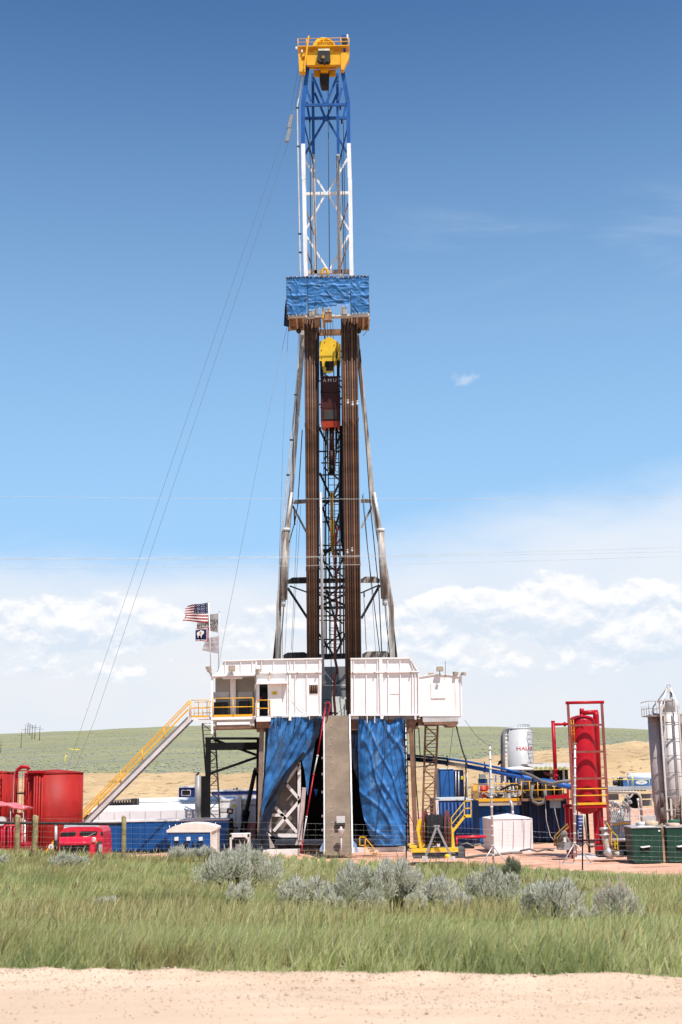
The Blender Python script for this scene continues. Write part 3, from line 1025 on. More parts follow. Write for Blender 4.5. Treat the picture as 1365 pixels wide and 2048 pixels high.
for k, (ln, lb) in enumerate((((993, 998, 994), 'highest bright overhead wire crossing in front of the mast'),
                              ((1117, 1112, 1094), 'upper of the two close overhead wires crossing the mast pipes'),
                              ((1118.5, 1114, 1103), 'lower of the two close overhead wires crossing the mast pipes'),
                              ((1136, 1130, 1112), 'lowest overhead wire crossing in front of the mast'))):
    mb = MB()
    co = np.polyfit((0, 683, 1365), ln, 2)
    mb.path([P(x, float(np.polyval(co, x)), 52.0) for x in range(-2200, 3600, 100)], .0065, 6)
    solo('overhead_wire', mb, WIRE_L, lb, 'power line', 'overhead wires in front of the rig')

# utility poles on the far hill
for cx, y0, y1, lb in ((42, 1464, 1496, 'lowest dark utility pole on the left hillside'), (79, 1452, 1481, 'rightmost dark utility pole on the hillside'),
                       (69.5, 1449, 1478, 'dark utility pole second from the right in the hill cluster'),
                       (64, 1450, 1478, 'dark utility pole third from the right in the hill cluster'),
                       (59.5, 1447, 1471, 'dark utility pole in the middle of the hill cluster'),
                       (55.5, 1445, 1467, 'tallest pale utility pole breaking the skyline of the hill'),
                       (50.5, 1454, 1467, 'shortest utility pole at the left of the hill cluster'),
                       (1, 1482, 1506, 'utility pole cut by the left edge of the picture')):
    yb = Y1 + 20
    u = P(cx, y1, 1).x
    while yb < Y2 and hill_z(u, yb) < P(cx, y1, yb).z:
        yb += 2
    a = P(cx, y1, yb)
    b = P(cx, y0, yb)
    b.x = a.x + .2
    mb = MB()
    s = yb / 500
    mb.tube(a - Vector((0, 0, 2)), b, .17 * s, 6, .12 * s)
    mb.bar(b + Vector((-1.5 * s, 0, -1.4)), b + Vector((1.5 * s, 0, -1.4)), .10 * s)
    solo('utility_pole', mb, POLEWOOD, lb, 'utility pole', 'utility poles on the far hill')

# ================================================================ CLOTH
def cloth(left, right, Y, amp, nu=48, nv=40, seed=0, mode='h', back=None, sag=None):
    """hanging sheet between a left and a right edge (photo points, top to bottom), with creases as real relief"""
    def along(poly, t):
        k = t * (len(poly) - 1)
        i = min(int(k), len(poly) - 2)
        a, b = poly[i], poly[i + 1]
        return a[0] + (b[0] - a[0]) * (k - i), a[1] + (b[1] - a[1]) * (k - i)
    mb = MB()
    for j in range(nv + 1):
        l, r = along(left, j / nv), along(right, j / nv)
        for i in range(nu + 1):
            u, v = i / nu, j / nv
            x, y = l[0] + (r[0] - l[0]) * u, l[1] + (r[1] - l[1]) * u
            if sag:
                y += sag * math.sin(u * math.pi * 5 + seed) * (1 - v) ** 6
            p = P(x, y, Y)
            q = p + Vector((seed * 3.7, 0, 0))
            def rg(a, b, s):
                n_ = noise.noise((q.x * a + s, q.z * b, s * 2.1 + seed))
                return (1 - abs(n_) * 2.4)
            wv = noise.noise((q.x * .9, q.z * .9, seed))
            if mode == 'h':      # taut sheet over rails: long level folds, slanted pulls, fine crumple
                pull = noise.noise((q.x * .55 + q.z * 1.1, q.z * .35 - q.x * .9, seed + 4.0))
                h = .30 * rg(.30, 2.1, 1 + .5 * wv) ** 3 + .55 * (max(0, 1 - abs(pull) * 9)) + .25 * rg(1.9, 2.6, 3 + wv)
                h += .16 * noise.noise((q.x * 4.1 + q.z * 2, q.z * 5.3, 5))
                for fz in (.24, .52, .78):
                    dd = v - fz - .03 * noise.noise((q.x * 1.5, fz * 9, seed))
                    h += .55 * math.exp(-(dd / .022) ** 2) * (.5 + noise.noise((q.x * .8, fz * 5, seed + 2)))
            elif mode == 'v':    # hanging wall of sheet: soft vertical folds gathered at the top, creases across
                pull = noise.noise((q.x * .9 + q.z * .42, q.z * .30 - q.x * .25, seed + 4.0))
                pull2 = noise.noise((q.x * .8 - q.z * .50, q.z * .25 + q.x * .2, seed + 8.0))
                h = .75 * noise.noise((q.x * 1.7 + .4 * wv, q.z * .13, seed)) * (1.15 - .5 * v)
                h += .42 * max(0, 1 - abs(pull) * 8) + .38 * max(0, 1 - abs(pull2) * 8)
                h += .30 * noise.noise((q.x * 6, q.z * .5, 2)) * max(0, 1 - v * 2.6)
                h += .10 * noise.noise((q.x * 3.3 + q.z, q.z * 2.6, 5))
                c = (u - .62) * 1.0
                for s_ in (1, -1):
                    dd = (v - .52) - s_ * c * .62
                    h += .42 * math.exp(-(dd / .016) ** 2) * math.exp(-(c / .30) ** 2)
            else:                # sheet pulled sideways: folds run from the upper right to the lower left
                a, b = q.x * .86 - q.z * .50, q.x * .50 + q.z * .86
                h = .85 * noise.noise((a * 1.5 + .5 * wv, b * .20, seed + 1.0))
                h += .45 * max(0, 1 - abs(noise.noise((a * 1.3, b * .16, seed + 6.0))) * 7)
                h += .25 * noise.noise((q.x * 5, q.z * .6, 2)) * max(0, 1 - v * 3)
                h += .12 * noise.noise((q.x * 3, q.z * 2.4, 5))
            p.y -= amp * h
            if back:
                p.y += back(u, v)
            mb.v.append(tuple(p))
    for j in range(nv):
        for i in range(nu):
            k = j * (nu + 1) + i
            mb.face([k, k + nu + 1, k + nu + 2, k + 1], True)
    return mb


# ================================================================ THE RIG
YW = 80.0            # wall and drill floor front
YM, YR = 85.0, 87.1  # front and rear planes of the mast
ZF = P(650, 1433, YW).z

mast = thing('drilling_mast', 'tall open front drilling mast with blue top, white legs and yellow crown', 'derrick', (P(668, 1433, YM).x, YM, ZF))


def pline(name, pts, mat, Y, wpx, dp=None, parent=None, Ys=None):
    mb = MB()
    for i in range(len(pts) - 1):
        a, b = pts[i], pts[i + 1]
        mb.pbar(a, b, Ys[i] if Ys else Y, wpx if not isinstance(wpx, list) else wpx[i], dp, Ys[i + 1] if Ys else None)
    return part(name, mb, mat, parent or mast)


# upper legs
for tp, wh, lo in (([(616, 133), (606.5, 210)], [(606.5, 210), (606.5, 289)], [(606.8, 289), (608, 360), (608.5, 362), (611.5, 522), (613, 560), (607, 655)]),
                   ([(684, 133), (697, 208)], [(697, 208), (697.6, 288)], [(698, 288), (700, 358), (700.5, 360), (703, 520), (704, 560), (714, 655)])):
    pline('upper_leg', tp + wh[1:], BLUE_ST, YM, 7.6, .26)
    pline('middle_leg', lo, W_STEEL, YM, 7.8, .26)
for a, m_, b, c in (((626, 148), (627.5, 310), (632, 548), (633, 640)), ((675, 148), (677, 309), (682, 548), (686, 640))):
    pline('upper_leg', [a, m_], BLUE_ST, YR, 5.6, .2)
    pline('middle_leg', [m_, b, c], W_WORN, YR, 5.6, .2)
# upper girts and braces
pline('girt', [(606, 210.5), (697, 209.5)], BLUE_ST, YM, 5.2, .15)
pline('girt', [(608, 237), (694, 236)], BLUE_ST, YR, 5.6, .15)
for a, b in (((627, 155), (649, 207)), ((675, 153), (653, 207)), ((612, 172), (622, 202)), ((684, 176), (677, 202))):
    pline('brace', [a, b], BLUE_ST, YM, 4.4, .12)
for a, b in (((630, 186), (651, 236)), ((676, 184), (654, 236)), ((651, 239), (611, 308)), ((655, 239), (694, 305)), ((614, 205), (619, 235)), ((693, 205), (687, 235))):
    pline('brace', [a, b], BLUE_ST, YR, 4.2, .12)
mb = MB().box(P(652.5, 237, YR - .12), (.5, .05, .42))
part('gusset', mb, BLUE_ST, mast)
pline('girt', [(611, 388), (698, 386)], W_STEEL, YR, 5.8, .15)
for a, b in (((611, 322), (652, 387)), ((695, 318), (656, 386)), ((651, 389), (613, 458)), ((657, 388), (698, 460)), ((613, 472), (655, 538)), ((698, 470), (661, 538))):
    pline('brace', [a, b], W_STEEL, YR, 3.4, .10)
pline('girt', [(614, 545), (704, 543)], W_WORN, YR, 8, .2)
mb = MB().box(P(654.5, 387, YR - .12), (.45, .05, .22))
for k in range(6):
    mb.box(P(637 + k * 5.5, 387, YR - .1), (.06, .04, .20))
part('gusset', mb, W_STEEL, mast)
# side braces between front and rear planes
for y0, y1, mt in ((240, 330, BLUE_ST), (400, 470, W_WORN), (480, 545, W_WORN)):
    for xf, xr_ in ((607, 628), (699, 678)):
        pline('brace', [(xf, y0), (xr_, y1)], mt, YM, 2.6, .08, Ys=[YM, YR])
# silver standpipe beside the left leg
mb = MB().path([P(*q, YM - .15) for q in ((609, 134), (602, 175), (595, 212), (596, 290), (598.5, 420), (601, 548), (600, 700), (586, 850), (572, 996), (563, 1075),
                                         (556.5, 1215), (554, 1316))], .055, 8)
part('standpipe', mb, SILVER, mast)
for q in ((595, 216), (597, 293), (600, 468), (601, 505), (592, 790), (583, 880), (576.5, 950)):
    part('pipe_clamp', MB().box(P(q[0], q[1], YM - .15), (.22, .14, .09)), DARK, mast)
# lower legs
for pts, cyl, rod in (([(607, 655), (605, 700), (582, 996), (558, 1213), (557, 1320), (557, 1436)], [(573, 1060), (567.5, 1199)], [(584, 985), (573, 1062)]),
                      ([(714, 655), (717, 700), (746, 996), (783, 1213), (785, 1316), (785, 1436)], [(762, 1061), (769.5, 1197)], [(749, 985), (762, 1062)])):
    pline('lower_leg', pts, W_WORN, YM, [7, 8.5, 10.5, 10, 10], .32)
    c0_, c1_ = P(*cyl[0], YM - .30), P(*cyl[1], YM - .30)
    mb = MB().tube(c0_, c1_, .235, 18)
    c = part('raising_cylinder', mb, W_WORN, mast)
    part('piston_rod', MB().tube(P(*rod[0], YM - .3), c0_, .10, 12), SILVER, c)
    d = (c1_ - c0_).normalized()
    part('collar', MB().tube(c1_, c1_ + d * .46, .15, 14).tube(c0_ - d * .12, c0_ + d * .10, .26, 14), GREY_L, c)
    e = c1_ + d * .46
    sgn = -1 if cyl[0][0] < 650 else 1
    part('hose', MB().path([e, e + Vector((.05 * sgn, 0, -1)), e + Vector((.16 * sgn, -.05, -2.2)), e + Vector((.24 * sgn, 0, -3.6))], .025, 6)
         .path([e + Vector((.06, 0, 0)), e + Vector((.12 * sgn + .05, 0, -1.5)), e + Vector((.1 * sgn, -.05, -3.4))], .018, 6), BLACK, c)
    # splayed foot beside the leg
    fx = pts[-2][0] + (-8 if sgn < 0 else 8)
    part('leg_foot', MB().px([(pts[3][0] + 4 * sgn, 1238), (fx + 3 * sgn, 1318), (fx - 8 * sgn, 1318)], YM + .1, .3), DARK, mast)
# lower side girts with striped plates
for pts, h, mt in (([(586, 1003), (613, 1002)], 7, W_WORN), ([(722, 1001), (749, 1001)], 7, W_WORN), ([(576, 1161), (616, 1160)], 12, DARK), ([(722, 1159), (760, 1159)], 12, HAZARD),
                   ([(567, 1311), (618, 1310)], 12, DARK), ([(725, 1309), (781, 1308)], 12, HAZARD)):
    (xa, ya), (xb, yb) = pts
    k = h * .75
    if h < 10:
        poly = [(xa, ya + 3), (xa + k, ya - h / 2), (xb, yb - h / 2), (xb, yb + h / 2), (xa + k, ya + h / 2 + 1)] if xa < 650 else \
               [(xa, ya - h / 2), (xb - k, yb - h / 2), (xb, yb + 3), (xb - k, yb + h / 2), (xa, ya + h / 2)]
    else:
        poly = [(xa, ya + h / 2), (xa, ya - 1), (xa + k, ya - h / 2), (xb - k * (xa > 650 or ya > 1300), yb - h / 2), (xb, yb - (1 if xa > 650 or ya > 1300 else h / 2)), (xb, yb + h / 2)]
    part('girt', MB().px([(x, y) for x, y in poly][::-1], YM, .2), mt, mast)
for a, b, w_ in (((586, 1012), (613, 1064), 4), ((745, 1012), (723, 1056), 4), ((576, 1176), (618, 1240), 5), ((760, 1170), (723, 1237), 5),
                 ((580, 1172), (616, 1185), 2.6), ((757, 1171), (722, 1186), 2.6)):
    pline('brace', [a, b], DARK if a[1] > 1100 else W_WORN, YM + .2, w_, .1)
# rear frame seen between the racked pipes
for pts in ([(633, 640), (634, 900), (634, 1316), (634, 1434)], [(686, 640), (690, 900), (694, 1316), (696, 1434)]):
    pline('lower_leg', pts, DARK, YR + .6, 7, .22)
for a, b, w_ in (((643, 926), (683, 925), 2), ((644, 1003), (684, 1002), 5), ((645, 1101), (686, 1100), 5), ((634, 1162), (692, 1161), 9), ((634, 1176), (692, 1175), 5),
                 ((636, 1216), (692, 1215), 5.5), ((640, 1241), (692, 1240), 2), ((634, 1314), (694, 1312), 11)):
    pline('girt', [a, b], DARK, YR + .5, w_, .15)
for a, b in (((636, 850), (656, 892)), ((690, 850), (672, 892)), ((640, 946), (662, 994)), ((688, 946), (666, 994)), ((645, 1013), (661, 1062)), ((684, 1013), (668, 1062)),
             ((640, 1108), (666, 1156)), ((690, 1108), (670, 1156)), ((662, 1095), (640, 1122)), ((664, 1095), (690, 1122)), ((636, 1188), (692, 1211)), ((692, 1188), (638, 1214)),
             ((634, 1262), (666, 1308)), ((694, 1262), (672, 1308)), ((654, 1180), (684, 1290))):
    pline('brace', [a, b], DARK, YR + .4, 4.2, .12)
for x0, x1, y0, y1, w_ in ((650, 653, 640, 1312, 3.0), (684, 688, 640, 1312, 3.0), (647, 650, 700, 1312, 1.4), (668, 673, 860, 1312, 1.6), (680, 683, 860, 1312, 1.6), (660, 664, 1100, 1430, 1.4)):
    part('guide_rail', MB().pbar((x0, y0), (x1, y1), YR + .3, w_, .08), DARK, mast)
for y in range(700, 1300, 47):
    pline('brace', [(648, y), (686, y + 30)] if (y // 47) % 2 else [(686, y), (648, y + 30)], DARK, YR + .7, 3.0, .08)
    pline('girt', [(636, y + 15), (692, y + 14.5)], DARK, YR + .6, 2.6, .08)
# caged ladder up the middle of the rear frame
mb = MB()
lx = lambda y: 656.5 + (y - 860) * .0075
for dx in (0, 21):
    mb.ptube((lx(862) + dx, 862), (lx(1310) + dx, 1310), YR + .2, 2.2)
mb.ptube((lx(862) + 10, 990), (lx(1310) + 10, 1310), YR - .3, 1.4)
for y in range(866, 1311, 13):
    mb.ptube((lx(y), y), (lx(y) + 21, y - .3), YR + .2, 1.5, n=6)
for y in range(1000, 1311, 26):
    mb.path([P(lx(y) - 2, y, YR + .2), P(lx(y) + 4, y + 2, YR - .45), P(lx(y) + 17, y + 2, YR - .45), P(lx(y) + 23, y, YR + .2)], .022, 5)
part('caged_ladder', mb, DARK, mast)
# pale mud pipe standing in front of the rear frame
mb = MB().path([P(641.5, 985, YM - .6), P(644, 1150, YM - .6), P(646.5, 1372, YM - .6)], .10, 10)
part('mud_pipe', mb, GALV, mast)
# hanging lines inside the mast
for q, w_ in (([(620, 236), (623, 548)], 1.9), ([(656.5, 168), (659.5, 540)], 1.5), ([(687, 240), (692, 548)], 1.2), ([(684, 300), (689, 548)], 1.5), ([(626, 310), (634, 548)], 1.4)):
    part('fast_line', MB().ptube(*q, YM + .9, w_, n=6), CABLE, mast)
for x in (672.5, 675.8):
    part('spiral_line', MB().ptube((x + 1, 312), (x + 5, 548), YM + 1.4, 3.0, n=8), GALV, mast)
for q in ((622, 240), (622, 300), (683, 215), (686, 243)):
    part('pulley', MB().box(P(q[0] - 2, q[1], YM + .8), (.12, .2, .28)), DARK, mast)

# ---- crown
ZD = P(648, 105, YM).z
mb = MB().px([(614, 105), (682, 105), (682, 129), (614, 130)], YM - .7, .30).px([(618, 122), (678, 121), (678, 135), (618, 136)], YM + .25, .2)
crown = part('crown_frame', mb, YEL_C, mast)
for pl, mk_ in (([(597, 106), (614, 106), (614, 112), (604, 113), (603, 121), (612, 122), (611, 143), (599, 143)], YEL_C), ([(682, 105), (699, 104), (699, 113), (692, 128), (688, 139), (682, 139)], YEL_C)):
    part('end_bracket', MB().px(pl, YM - .75, .5), mk_, crown)
mb = MB().px([(640, 128), (659, 128), (657, 144), (642, 144)], YM, 1.0).px([(628, 140), (672, 139), (672, 151), (628, 152)], YM + .5, .2)
part('hanger_beam', mb, YEL_C, crown)
mb = MB().bb(P(597, 100, YM).x, P(699, 100, YM).x, YM - .95, YM + 1.3, ZD - .06, ZD)
part('deck', mb, YEL_C, crown)
cs = P(648, 100, YM)
for k in range(5):
    mb = MB().lathe((cs.x + .03 * k, YM - .45 + .30 * k, ZD + .16 + .05 * k), [(.62, 0), (.78, .02), (.78, .06), (.70, .09), (.70, .13), (.78, .16), (.78, .20), (.62, .22)], 36, (0, 1, 0))
    part('sheave', mb, YEL_B, crown)
c2 = Vector((cs.x + .12, YM - .60, ZD + .02))
mb = MB()
for i in range(14):
    a0, a1 = math.pi * i / 14, math.pi * (i + 1) / 14
    q = [c2 + Vector((math.cos(a) * r, 0, math.sin(a) * r)) for a, r in ((a0, .74), (a1, .74), (a1, .66), (a0, .66))]
    mb.slab(q[::-1], .30)
part('sheave_guard', mb, YEL_C, crown)
mb = MB().px([(636, 101), (660, 101), (661.5, 120), (657, 124), (653, 122), (650, 126), (646, 122), (641, 124), (635, 119)], YM - 1.1, .35)
blk = part('bearing_plate', mb, DARK, crown)
part('bolt', MB().lathe(P(647, 114.5, YM - 1.12), [(.12, -.05), (.12, .02)], 10, (0, 1, 0)), YEL_D, blk)
part('cover', MB().px([(637, 97.5), (659.5, 97), (660, 101), (637, 101.5)], YM - 1.05, .45), paint('cream_cover', (.75, .66, .45), .6), blk)
mb = MB().px([(641, 142), (659, 142), (658, 170), (643.5, 170), (639.5, 158)], YM + .2, .8)
part('crown_bumper', mb, DARK, crown)
mb = MB()
x0, x1 = P(596.5, 92, YM - .9).x, P(698.5, 90, YM - .9).x
hh = P(648, 76.5, YM - .9).z - ZD
xa = [x0, P(614, 92, YM).x, P(648, 92, YM).x, P(682, 92, YM).x, x1]
for yy_ in (YM - .9, YM + 1.2):
    for f in (1, .52):
        mb.tube((x0, yy_, ZD + hh * f), (x1, yy_, ZD + hh * f), .026, 6)
    for x in xa:
        mb.tube((x, yy_, ZD - (.3 if x in (x0, x1) else 0)), (x, yy_, ZD + hh), .028, 6)
for x in (x0, x1):
    for f in (1, .52):
        mb.tube((x, YM - .9, ZD + hh * f), (x, YM + 1.2, ZD + hh * f), .026, 6)
part('crown_railing', mb, YEL, crown)
part('ladder_rail', MB().pbar((618, 72), (609, 138), YM - 1.0, 3.2, .06), YEL_C, crown)
part('anemometer_box', MB().pbox(684, 69.5, 693.5, 75.5, YM - .7, .35).pbox(687, 89, 692, 104, YM - .6, .1), BLUE_ST, crown)
part('winch_motor', MB().pbox(684.5, 76.5, 694.5, 87, YM - .7, .4), DARK, crown)
part('crown_lamp', MB().pbox(694, 68.5, 697, 77, YM - .75, .1).pbox(591.5, 93, 596, 97, YM - .9, .14).pbox(603, 99, 606, 104, YM - .9, .14), W_STEEL, crown)

# ---- racking board
YB_ = 82.0
ZB = P(655, 630, YB_).z
board = part('racking_board', MB().px([(577, 629), (612, 628), (612, 633), (577, 634)], YB_, .3)
             .px([(700, 627), (739, 626), (739, 631), (700, 632)], YB_, .3).px([(612, 629.5), (700, 627.5), (700, 632), (612, 634)], YB_ + .05, .45), GREY_L, mast)
for xa_, xb_ in ((577.5, 607), (714.5, 738)):
    a, b = P(xa_, 632, YB_ + .3), P(xb_, 632, YB_ + .3)
    part('deck_boards', MB().bb(a.x, b.x, YB_ + .3, YB_ + 2.55, a.z - .05, a.z), WOODBRD, board)
    mb = MB()
    for x in (a.x, (a.x * .45 + b.x * .55), b.x):
        mb.bb(x - .06, x + .06, YB_ + .3, YB_ + 2.6, a.z - .22, a.z - .055)
    mb.bb(a.x - .06, b.x + .06, YB_ + 2.5, YB_ + 2.65, a.z - .22, a.z - .055)
    part('under_beam', mb, paint('tan_beam', (.46, .34, .23), .6, var=.15, dirt=RUST, damt=.4), board)
mb = MB()
for x in (617, 623, 629, 635, 641, 683, 689, 695, 701, 707, 713):
    a = P(x, 633, YB_ + .4)
    mb.bb(a.x - .03, a.x + .03, YB_ + .5, YB_ + 2.9, a.z - .10, a.z - .02)
part('finger', mb, DARK, board)
a, b = P(607, 632, YB_), P(715, 632, YB_)
part('back_beam', MB().bb(a.x, b.x, YB_ + 2.9, YB_ + 3.1, a.z - .35, a.z + .05), WOODBRD, board)
# railing frame that carries the tarps
mb = MB()
xs_ = [P(x, 590, YB_).x for x in (574, 616, 702, 738)]
zt = P(655, 552, YB_).z
for x in xs_:
    mb.tube((x, YB_ + .06, ZB - .1), (x, YB_ + .06, zt), .035, 6)
for z in (zt, ZB + 1.1):
    mb.tube((xs_[0], YB_ + .06, z), (xs_[3], YB_ + .06, z), .03, 6)
    for x in (xs_[0], xs_[3]):
        mb.tube((x, YB_ + .06, z), (x, YB_ + 2.9, z), .03, 6)
for x in (xs_[0], xs_[3]):
    mb.tube((x, YB_ + 2.9, ZB - .1), (x, YB_ + 2.9, zt), .035, 6)
part('board_railing', mb, BROWN_ST, board)
mb = MB()
ar = [P(644 + 6 * (1 - math.cos(t)), 553 - 16 * math.sin(t) ** .6 if t not in (0, math.pi) else 553, YB_ + 1.2) for t in np.linspace(0, math.pi, 13)]
mb.path(ar, .07, 8)
part('diving_board_loop', mb, YEL_C, board)
part('diving_board', MB().pbox(645, 612, 648, 636, YB_ - .05, 2.0), YEL_C, board)
part('controls', MB().pbox(650, 618, 664, 640, YB_ - .12, .5).pbox(629, 634, 641, 650, YB_ + .3, .5), WOODBRD, board)
for q in ((685, 615, 694.5, 628, YB_ - .1, .35), (618, 622, 630, 631, YB_ - .08, .3), (651, 619, 664, 624, YB_ - .16, .1)):
    part('white_box', MB().pbox(*q), W_WORN, board)
for q in ((598, 662), (576, 648), (718, 662)):
    part('tugger_pulley', MB().lathe(P(q[0], q[1], YB_ + 1.5), [(.10, -.08), (.17, -.06), (.17, .06), (.10, .08)], 10, (0, 1, 0)).tube(P(q[0], q[1] - 10, YB_ + 1.5), P(q[0], q[1], YB_ + 1.5), .02, 5), DARK, board)
part('cable_loop', MB().path([P(x, y, YB_ + 1.4) for x, y in ((583, 652), (588, 658), (594, 660), (600, 655))], .018, 5)
     .path([P(x, y, YB_ + 1.4) for x, y in ((716, 655), (724, 659), (732, 655), (737, 650), (733, 664), (726, 672))], .018, 5), BLACK, board)

for l, r_, sd, lb, yy_ in (([(573, 554), (573.5, 590), (575, 631)], [(616, 553), (615, 590), (613, 629)], 1, 'blue tarp on the left third of the racking board rail', YB_ - .10),
                      ([(615, 553.5), (616.5, 590), (617, 619)], [(703, 554), (701, 590), (700, 609)], 2, 'wide creased blue tarp in the middle of the racking board rail', YB_ - .14),
                      ([(701, 553), (702.5, 590), (703, 627)], [(738.5, 551), (738.5, 590), (738, 625)], 3, 'blue tarp on the right third of the racking board rail', YB_ - .10)):
    o = solo('tarp', cloth(l, r_, yy_, .11, 64, 56, sd, 'h', sag=1.3), TARP, lb, 'tarp', 'blue tarps on the rig')
    mb = MB()
    nt_ = 9 if sd == 2 else 5
    for k in range(nt_):
        f = (k + .4) / nt_
        for q0, q1 in ((l[0], r_[0]), (l[2], r_[2])):
            q = P(q0[0] + (q1[0] - q0[0]) * f, q0[1] + (q1[1] - q0[1]) * f, yy_ - .05)
            mb.path([q + Vector((0, -.03, -.10)), q + Vector((.01, -.02, .02)), q + Vector((.02, .12, .05))], .014, 5)
    part('tie', mb, W_FRAME, o)
    part('hem', MB().path([P(l[0][0] + (r_[0][0] - l[0][0]) * k / 12, l[0][1] + (r_[0][1] - l[0][1]) * k / 12 + 1.2 + rnd(-.5, .5), yy_ - .05) for k in range(13)], .022, 5), TARP_F, o)
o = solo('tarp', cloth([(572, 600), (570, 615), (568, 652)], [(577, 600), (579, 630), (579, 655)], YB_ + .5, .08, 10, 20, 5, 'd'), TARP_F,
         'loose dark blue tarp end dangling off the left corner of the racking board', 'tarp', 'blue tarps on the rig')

# ---- hoisting gear hanging in the mast
YH = 84.6
blk = thing('travelling_block', 'yellow travelling block hanging below the racking board', 'hoist block', P(660, 745, YH))
part('front_plate', MB().px([(659, 673), (672, 681), (672, 722), (668, 742), (660, 746), (647, 744), (644, 722), (639.5, 722), (639.5, 684)][::-1], YH - .3, .10), YEL_B, blk)
part('side_plate', MB().px([(672.4, 681), (682, 690), (682, 722), (678, 748), (672.4, 726)][::-1], YH - .1, .3).px([(659, 676), (681, 688), (681, 730), (640, 730), (640, 688)][::-1], YH + .35, .1), YEL_B, blk)
part('fork', MB().pbar((643, 722), (644, 754), YH - .1, 6, .3).pbar((677, 722), (677, 754), YH - .1, 6, .3), BLACK, blk)
part('sheave', MB().lathe(P(660, 708, YH - .15), [(.45, 0), (.55, .05), (.48, .12), (.55, .2), (.45, .25)], 28, (0, 1, 0)), DARK, blk)
part('hook_yoke', MB().tube(P(651, 728, YH - .34), P(668, 728, YH - .34), .20, 12).box(P(660, 738, YH - .25), (.5, .2, .3)), DARK, blk)
part('bolts', MB().lathe(P(643.5, 700, YH - .32), [(.03, -.02), (.03, .03)], 6, (0, 1, 0)).lathe(P(650, 684, YH - .32), [(.03, -.02), (.03, .03)], 6, (0, 1, 0))
     .lathe(P(669, 690, YH - .32), [(.03, -.02), (.03, .03)], 6, (0, 1, 0)).lathe(P(643.5, 716, YH - .32), [(.03, -.02), (.03, .03)], 6, (0, 1, 0)), DARK, blk)
mb = MB()
for x in (650, 655, 661, 666):
    mb.ptube((x, 640), (x + 1, 690), YH + .1, 1.2, n=5)
part('hoist_lines', mb, CABLE, blk)

td = thing('top_drive', 'red top drive unit with painted shade below the yellow travelling block', 'top drive', P(662, 945, YH))
part('housing', MB().pbox(643, 754, 679, 815, YH - .25, .9), RED_DK, td)
part('lower_housing', MB().pbox(642, 815, 681.5, 843, YH - .3, 1.0), RED_DK, td)
part('window_panel', MB().pbox(648, 820, 675, 838, YH - .34, .05), paint('drive_window', (.045, .036, .034), .5, var=.3), td)  # window colour darkened for the shade inside the mast
part('skid_plate', MB().px([(642.5, 843), (681.5, 842), (680, 853), (651, 855), (643.5, 852)][::-1], YH - .35, 1.05), RED_OR, td)
mb = MB()
for y in (754, 784, 815):
    mb.pbar((641, y), (682, y - .5), YH - .28, 2.4, .08)
for x in (642.5, 680):
    mb.pbar((x, 754), (x + .6, 845), YH - .28, 2.2, .08)
part('frame', mb, RED_DK, td)
mb = MB()
for x in (644.5, 652, 668, 676.5):
    mb.ptube((x, 738), (x, 756), YH, 2.5)
part('link', mb, GALV, td)
fp = P(660, 761, YH - .262)
part('lettering', text_mb('A M U', .34, lambda u, v: fp + Vector((u, -.003, v))), F_WHITE, td)
for x in (655, 673.5):
    part('elevator_link', MB().path([P(x, 852, YH), P(x + (1 if x < 660 else -1), 900, YH), P(660 + (x - 664) * .5 + 3, 948, YH)], .085, 8), BLACK, td)
part('quill', MB().ptube((664, 853), (664, 902), YH, 10).ptube((664, 902), (664.5, 932), YH, 12), paint('quill_brown', (.035, .012, .010), .5), td)
part('elevator', MB().ptube((664, 932), (664.5, 944), YH, 15).ptube((664.5, 944), (665, 950), YH, 10), BLACK, td)
mb = MB()
for k in range(26):
    for x in (657.5, 671):
        mb.box(P(x, 856 + k * 3.5, YH - .12), (.05, .05, .07), k)
part('chain', mb, GALV, td)
part('service_loop', MB().path([P(x, y, YM - .2) for x, y in ((683, 852), (684.5, 900), (682.5, 940), (682, 990), (684, 1040), (685, 1080), (690, 1112), (694, 1135))],
                               [.13, .14, .12, .13, .16, .12, .1, .08], 8), BLACK, td)
solo('drill_string', MB().ptube((664, 985), (664.5, 1045), YH + .2, 6.5).ptube((664.5, 1040), (666, 1092), YH + .2, 9.5).ptube((666, 1090), (667, 1110), YH + .2, 6), YEL_D,
     'oily yellow pipe tool hanging on the mast centre line', 'pipe tool')
mb = MB().path([P(x, y, YH - .2) for x, y in ((668, 1110), (672, 1140), (674, 1165), (672, 1190), (675, 1215), (671, 1245), (670, 1300), (671, 1320), (675, 1340), (675.5, 1345), (670, 1350), (669, 1370),
                                             (672.5, 1382), (669, 1388), (668.5, 1398), (671, 1425), (671, 1434))], .085, 8)
mb.path([P(x, y, YH - .25) for x, y in ((672, 1052), (675, 1066), (672, 1088), (673, 1120), (671, 1150))], .06, 8)
solo('rotary_hose', mb, HOSE_RED, 'dark red hose looping down the mast to the drill floor', 'hose')
mb = MB().ptube((678, 1052), (671, 1072), YH - .3, 4).ptube((671, 1072), (674, 1090), YH - .3, 4)
solo('tong', mb, paint('tong_red', (.22, .03, .03), .5), 'small dark red tong hanging beside the yellow pipe tool', 'tong')

